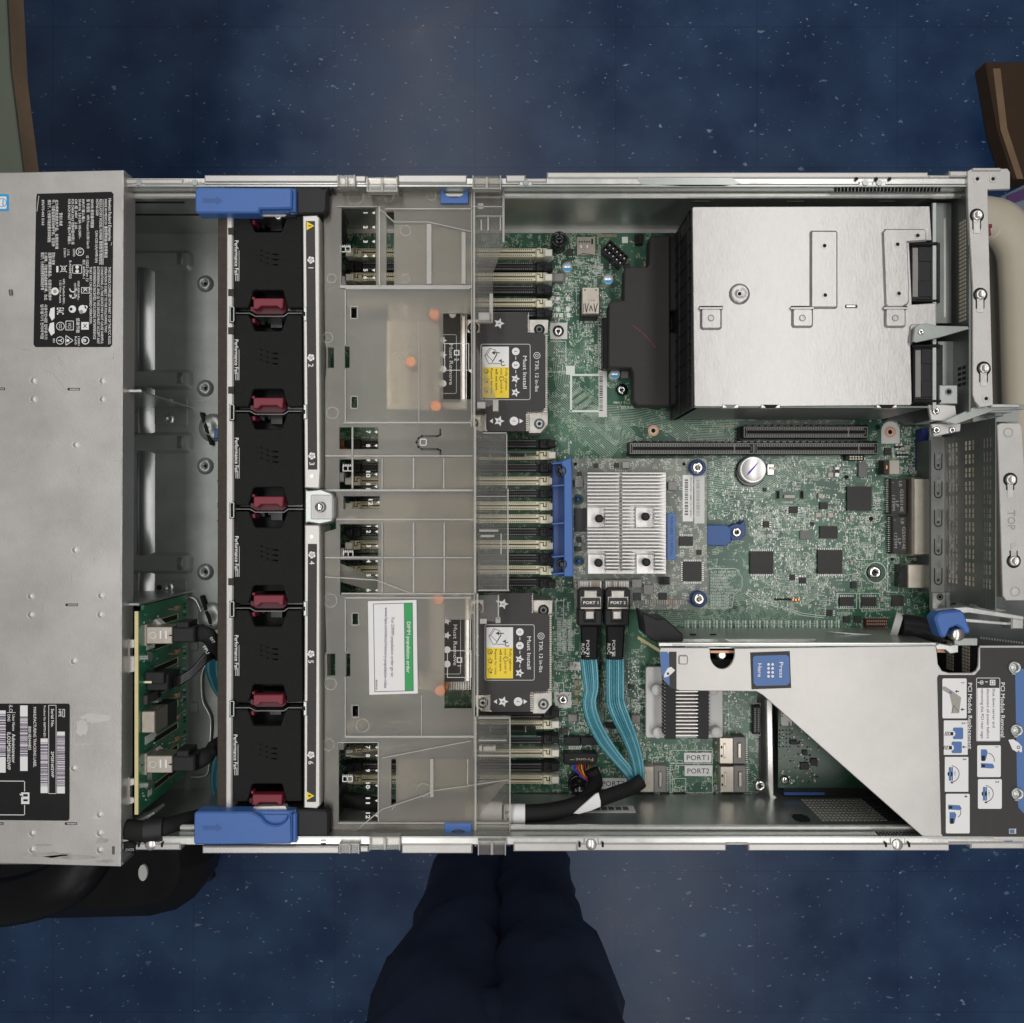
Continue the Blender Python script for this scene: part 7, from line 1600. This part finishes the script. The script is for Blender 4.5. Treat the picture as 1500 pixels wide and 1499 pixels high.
nodes += [(bx, by-.03, 1.15, .15, .10), (bx, by-.06, 1.36, .17, .10), (bx, by-.05, 1.47, .055), (bx, by-.01, 1.58, .085), (bx, by+.0, 1.66, .08)]
nodes += [(bx-.2, by-.06, 1.40, .06), (bx-.30, by-.02, 1.15, .045), (bx-.26, by+.02, .95, .035), (bx+.2, by-.06, 1.40, .06), (bx+.30, by-.02, 1.15, .045), (bx+.26, by+.02, .95, .035)]
edges = [(0, 1), (1, 2), (2, 3), (3, 4), (0, 5), (5, 6), (6, 7), (7, 8), (0, 9), (9, 10), (10, 11), (11, 12), (12, 13), (10, 14), (14, 15), (15, 16), (10, 17), (17, 18), (18, 19)]
body = skin_mesh(nodes, edges, 'person', 'skin', None)
tag(body, 'person in loose navy trousers standing against the lower side of the server', 'person')
body.data.materials.clear()
for m in ('trousers', 'shirt', 'skin', 'hair'): body.data.materials.append(MATS[m])
for p_ in body.data.polygons:
    z = p_.center.z; p_.material_index = 0 if z < 1.0 and abs(p_.center.x-bx) < .2 else (1 if z < 1.46 else (3 if z > 1.66 or p_.center.y < by-.05 else 2))
    if z < 1.0 and abs(p_.center.x-bx) >= .2: p_.material_index = 2
# trousers cloth over the legs, with cuffs and folds
def trouser(sx):
    mb = MB('trousers'); vs = []; fs = []; n = 20
    key = [(.06, .060, -.01), (.2, .062, -.005), (.35, .064, .002), (.48, .066, .012), (.60, .074, .018), (.72, .084, .015), (.84, .094, .01), (.95, .108, .0), (1.02, .11, -.005)]
    prof = []
    for (z0, r0, o0), (z1, r1, o1) in zip(key, key[1:]):
        for q_ in range(4): t_ = q_/4; zz_ = z0+(z1-z0)*t_; prof.append((zz_, (r0+(r1-r0)*t_)*(1+.018*math.sin(zz_*70+sx*1.7)+.012*math.sin(zz_*151)), o0+(o1-o0)*t_))
    prof.append(key[-1])
    for j, (z_, r_, oy) in enumerate(prof):
        for i in range(n):
            a_ = 2*math.pi*i/n; rr_ = r_*(1+.05*math.sin(3*a_+j*1.3+sx)+.035*math.sin(5*a_-j*2.1)+.03*math.sin(2*a_+j*.7)); vs.append((bx+sx*(.05 if z_ < .65 else .062)+rr_*math.cos(a_)*(.95 if z_ < .9 else 1.1), by+oy+rr_*math.sin(a_), z_))
    for j in range(len(prof)-1):
        for i in range(n): fs.append((j*n+i, j*n+(i+1) % n, (j+1)*n+(i+1) % n, (j+1)*n+i))
    mb.add(vs, fs, 'trousers', True); o = mb.build('trouser_leg', body); return o
body_loc = Vector((bx, by, 0))
for v_ in body.data.vertices: v_.co -= body_loc
body.location = body_loc
trouser(-1); trouser(1)
for sx in (-1, 1):
    mb = MB('shoe'); mb.tube([(bx+sx*.09, by-.07, .045), (bx+sx*.095, by+.03, .05), (bx+sx*.1, by+.13, .035), (bx+sx*.1, by+.17, .03)], .045, n=12, flat=.8); mb.build('shoe', body)
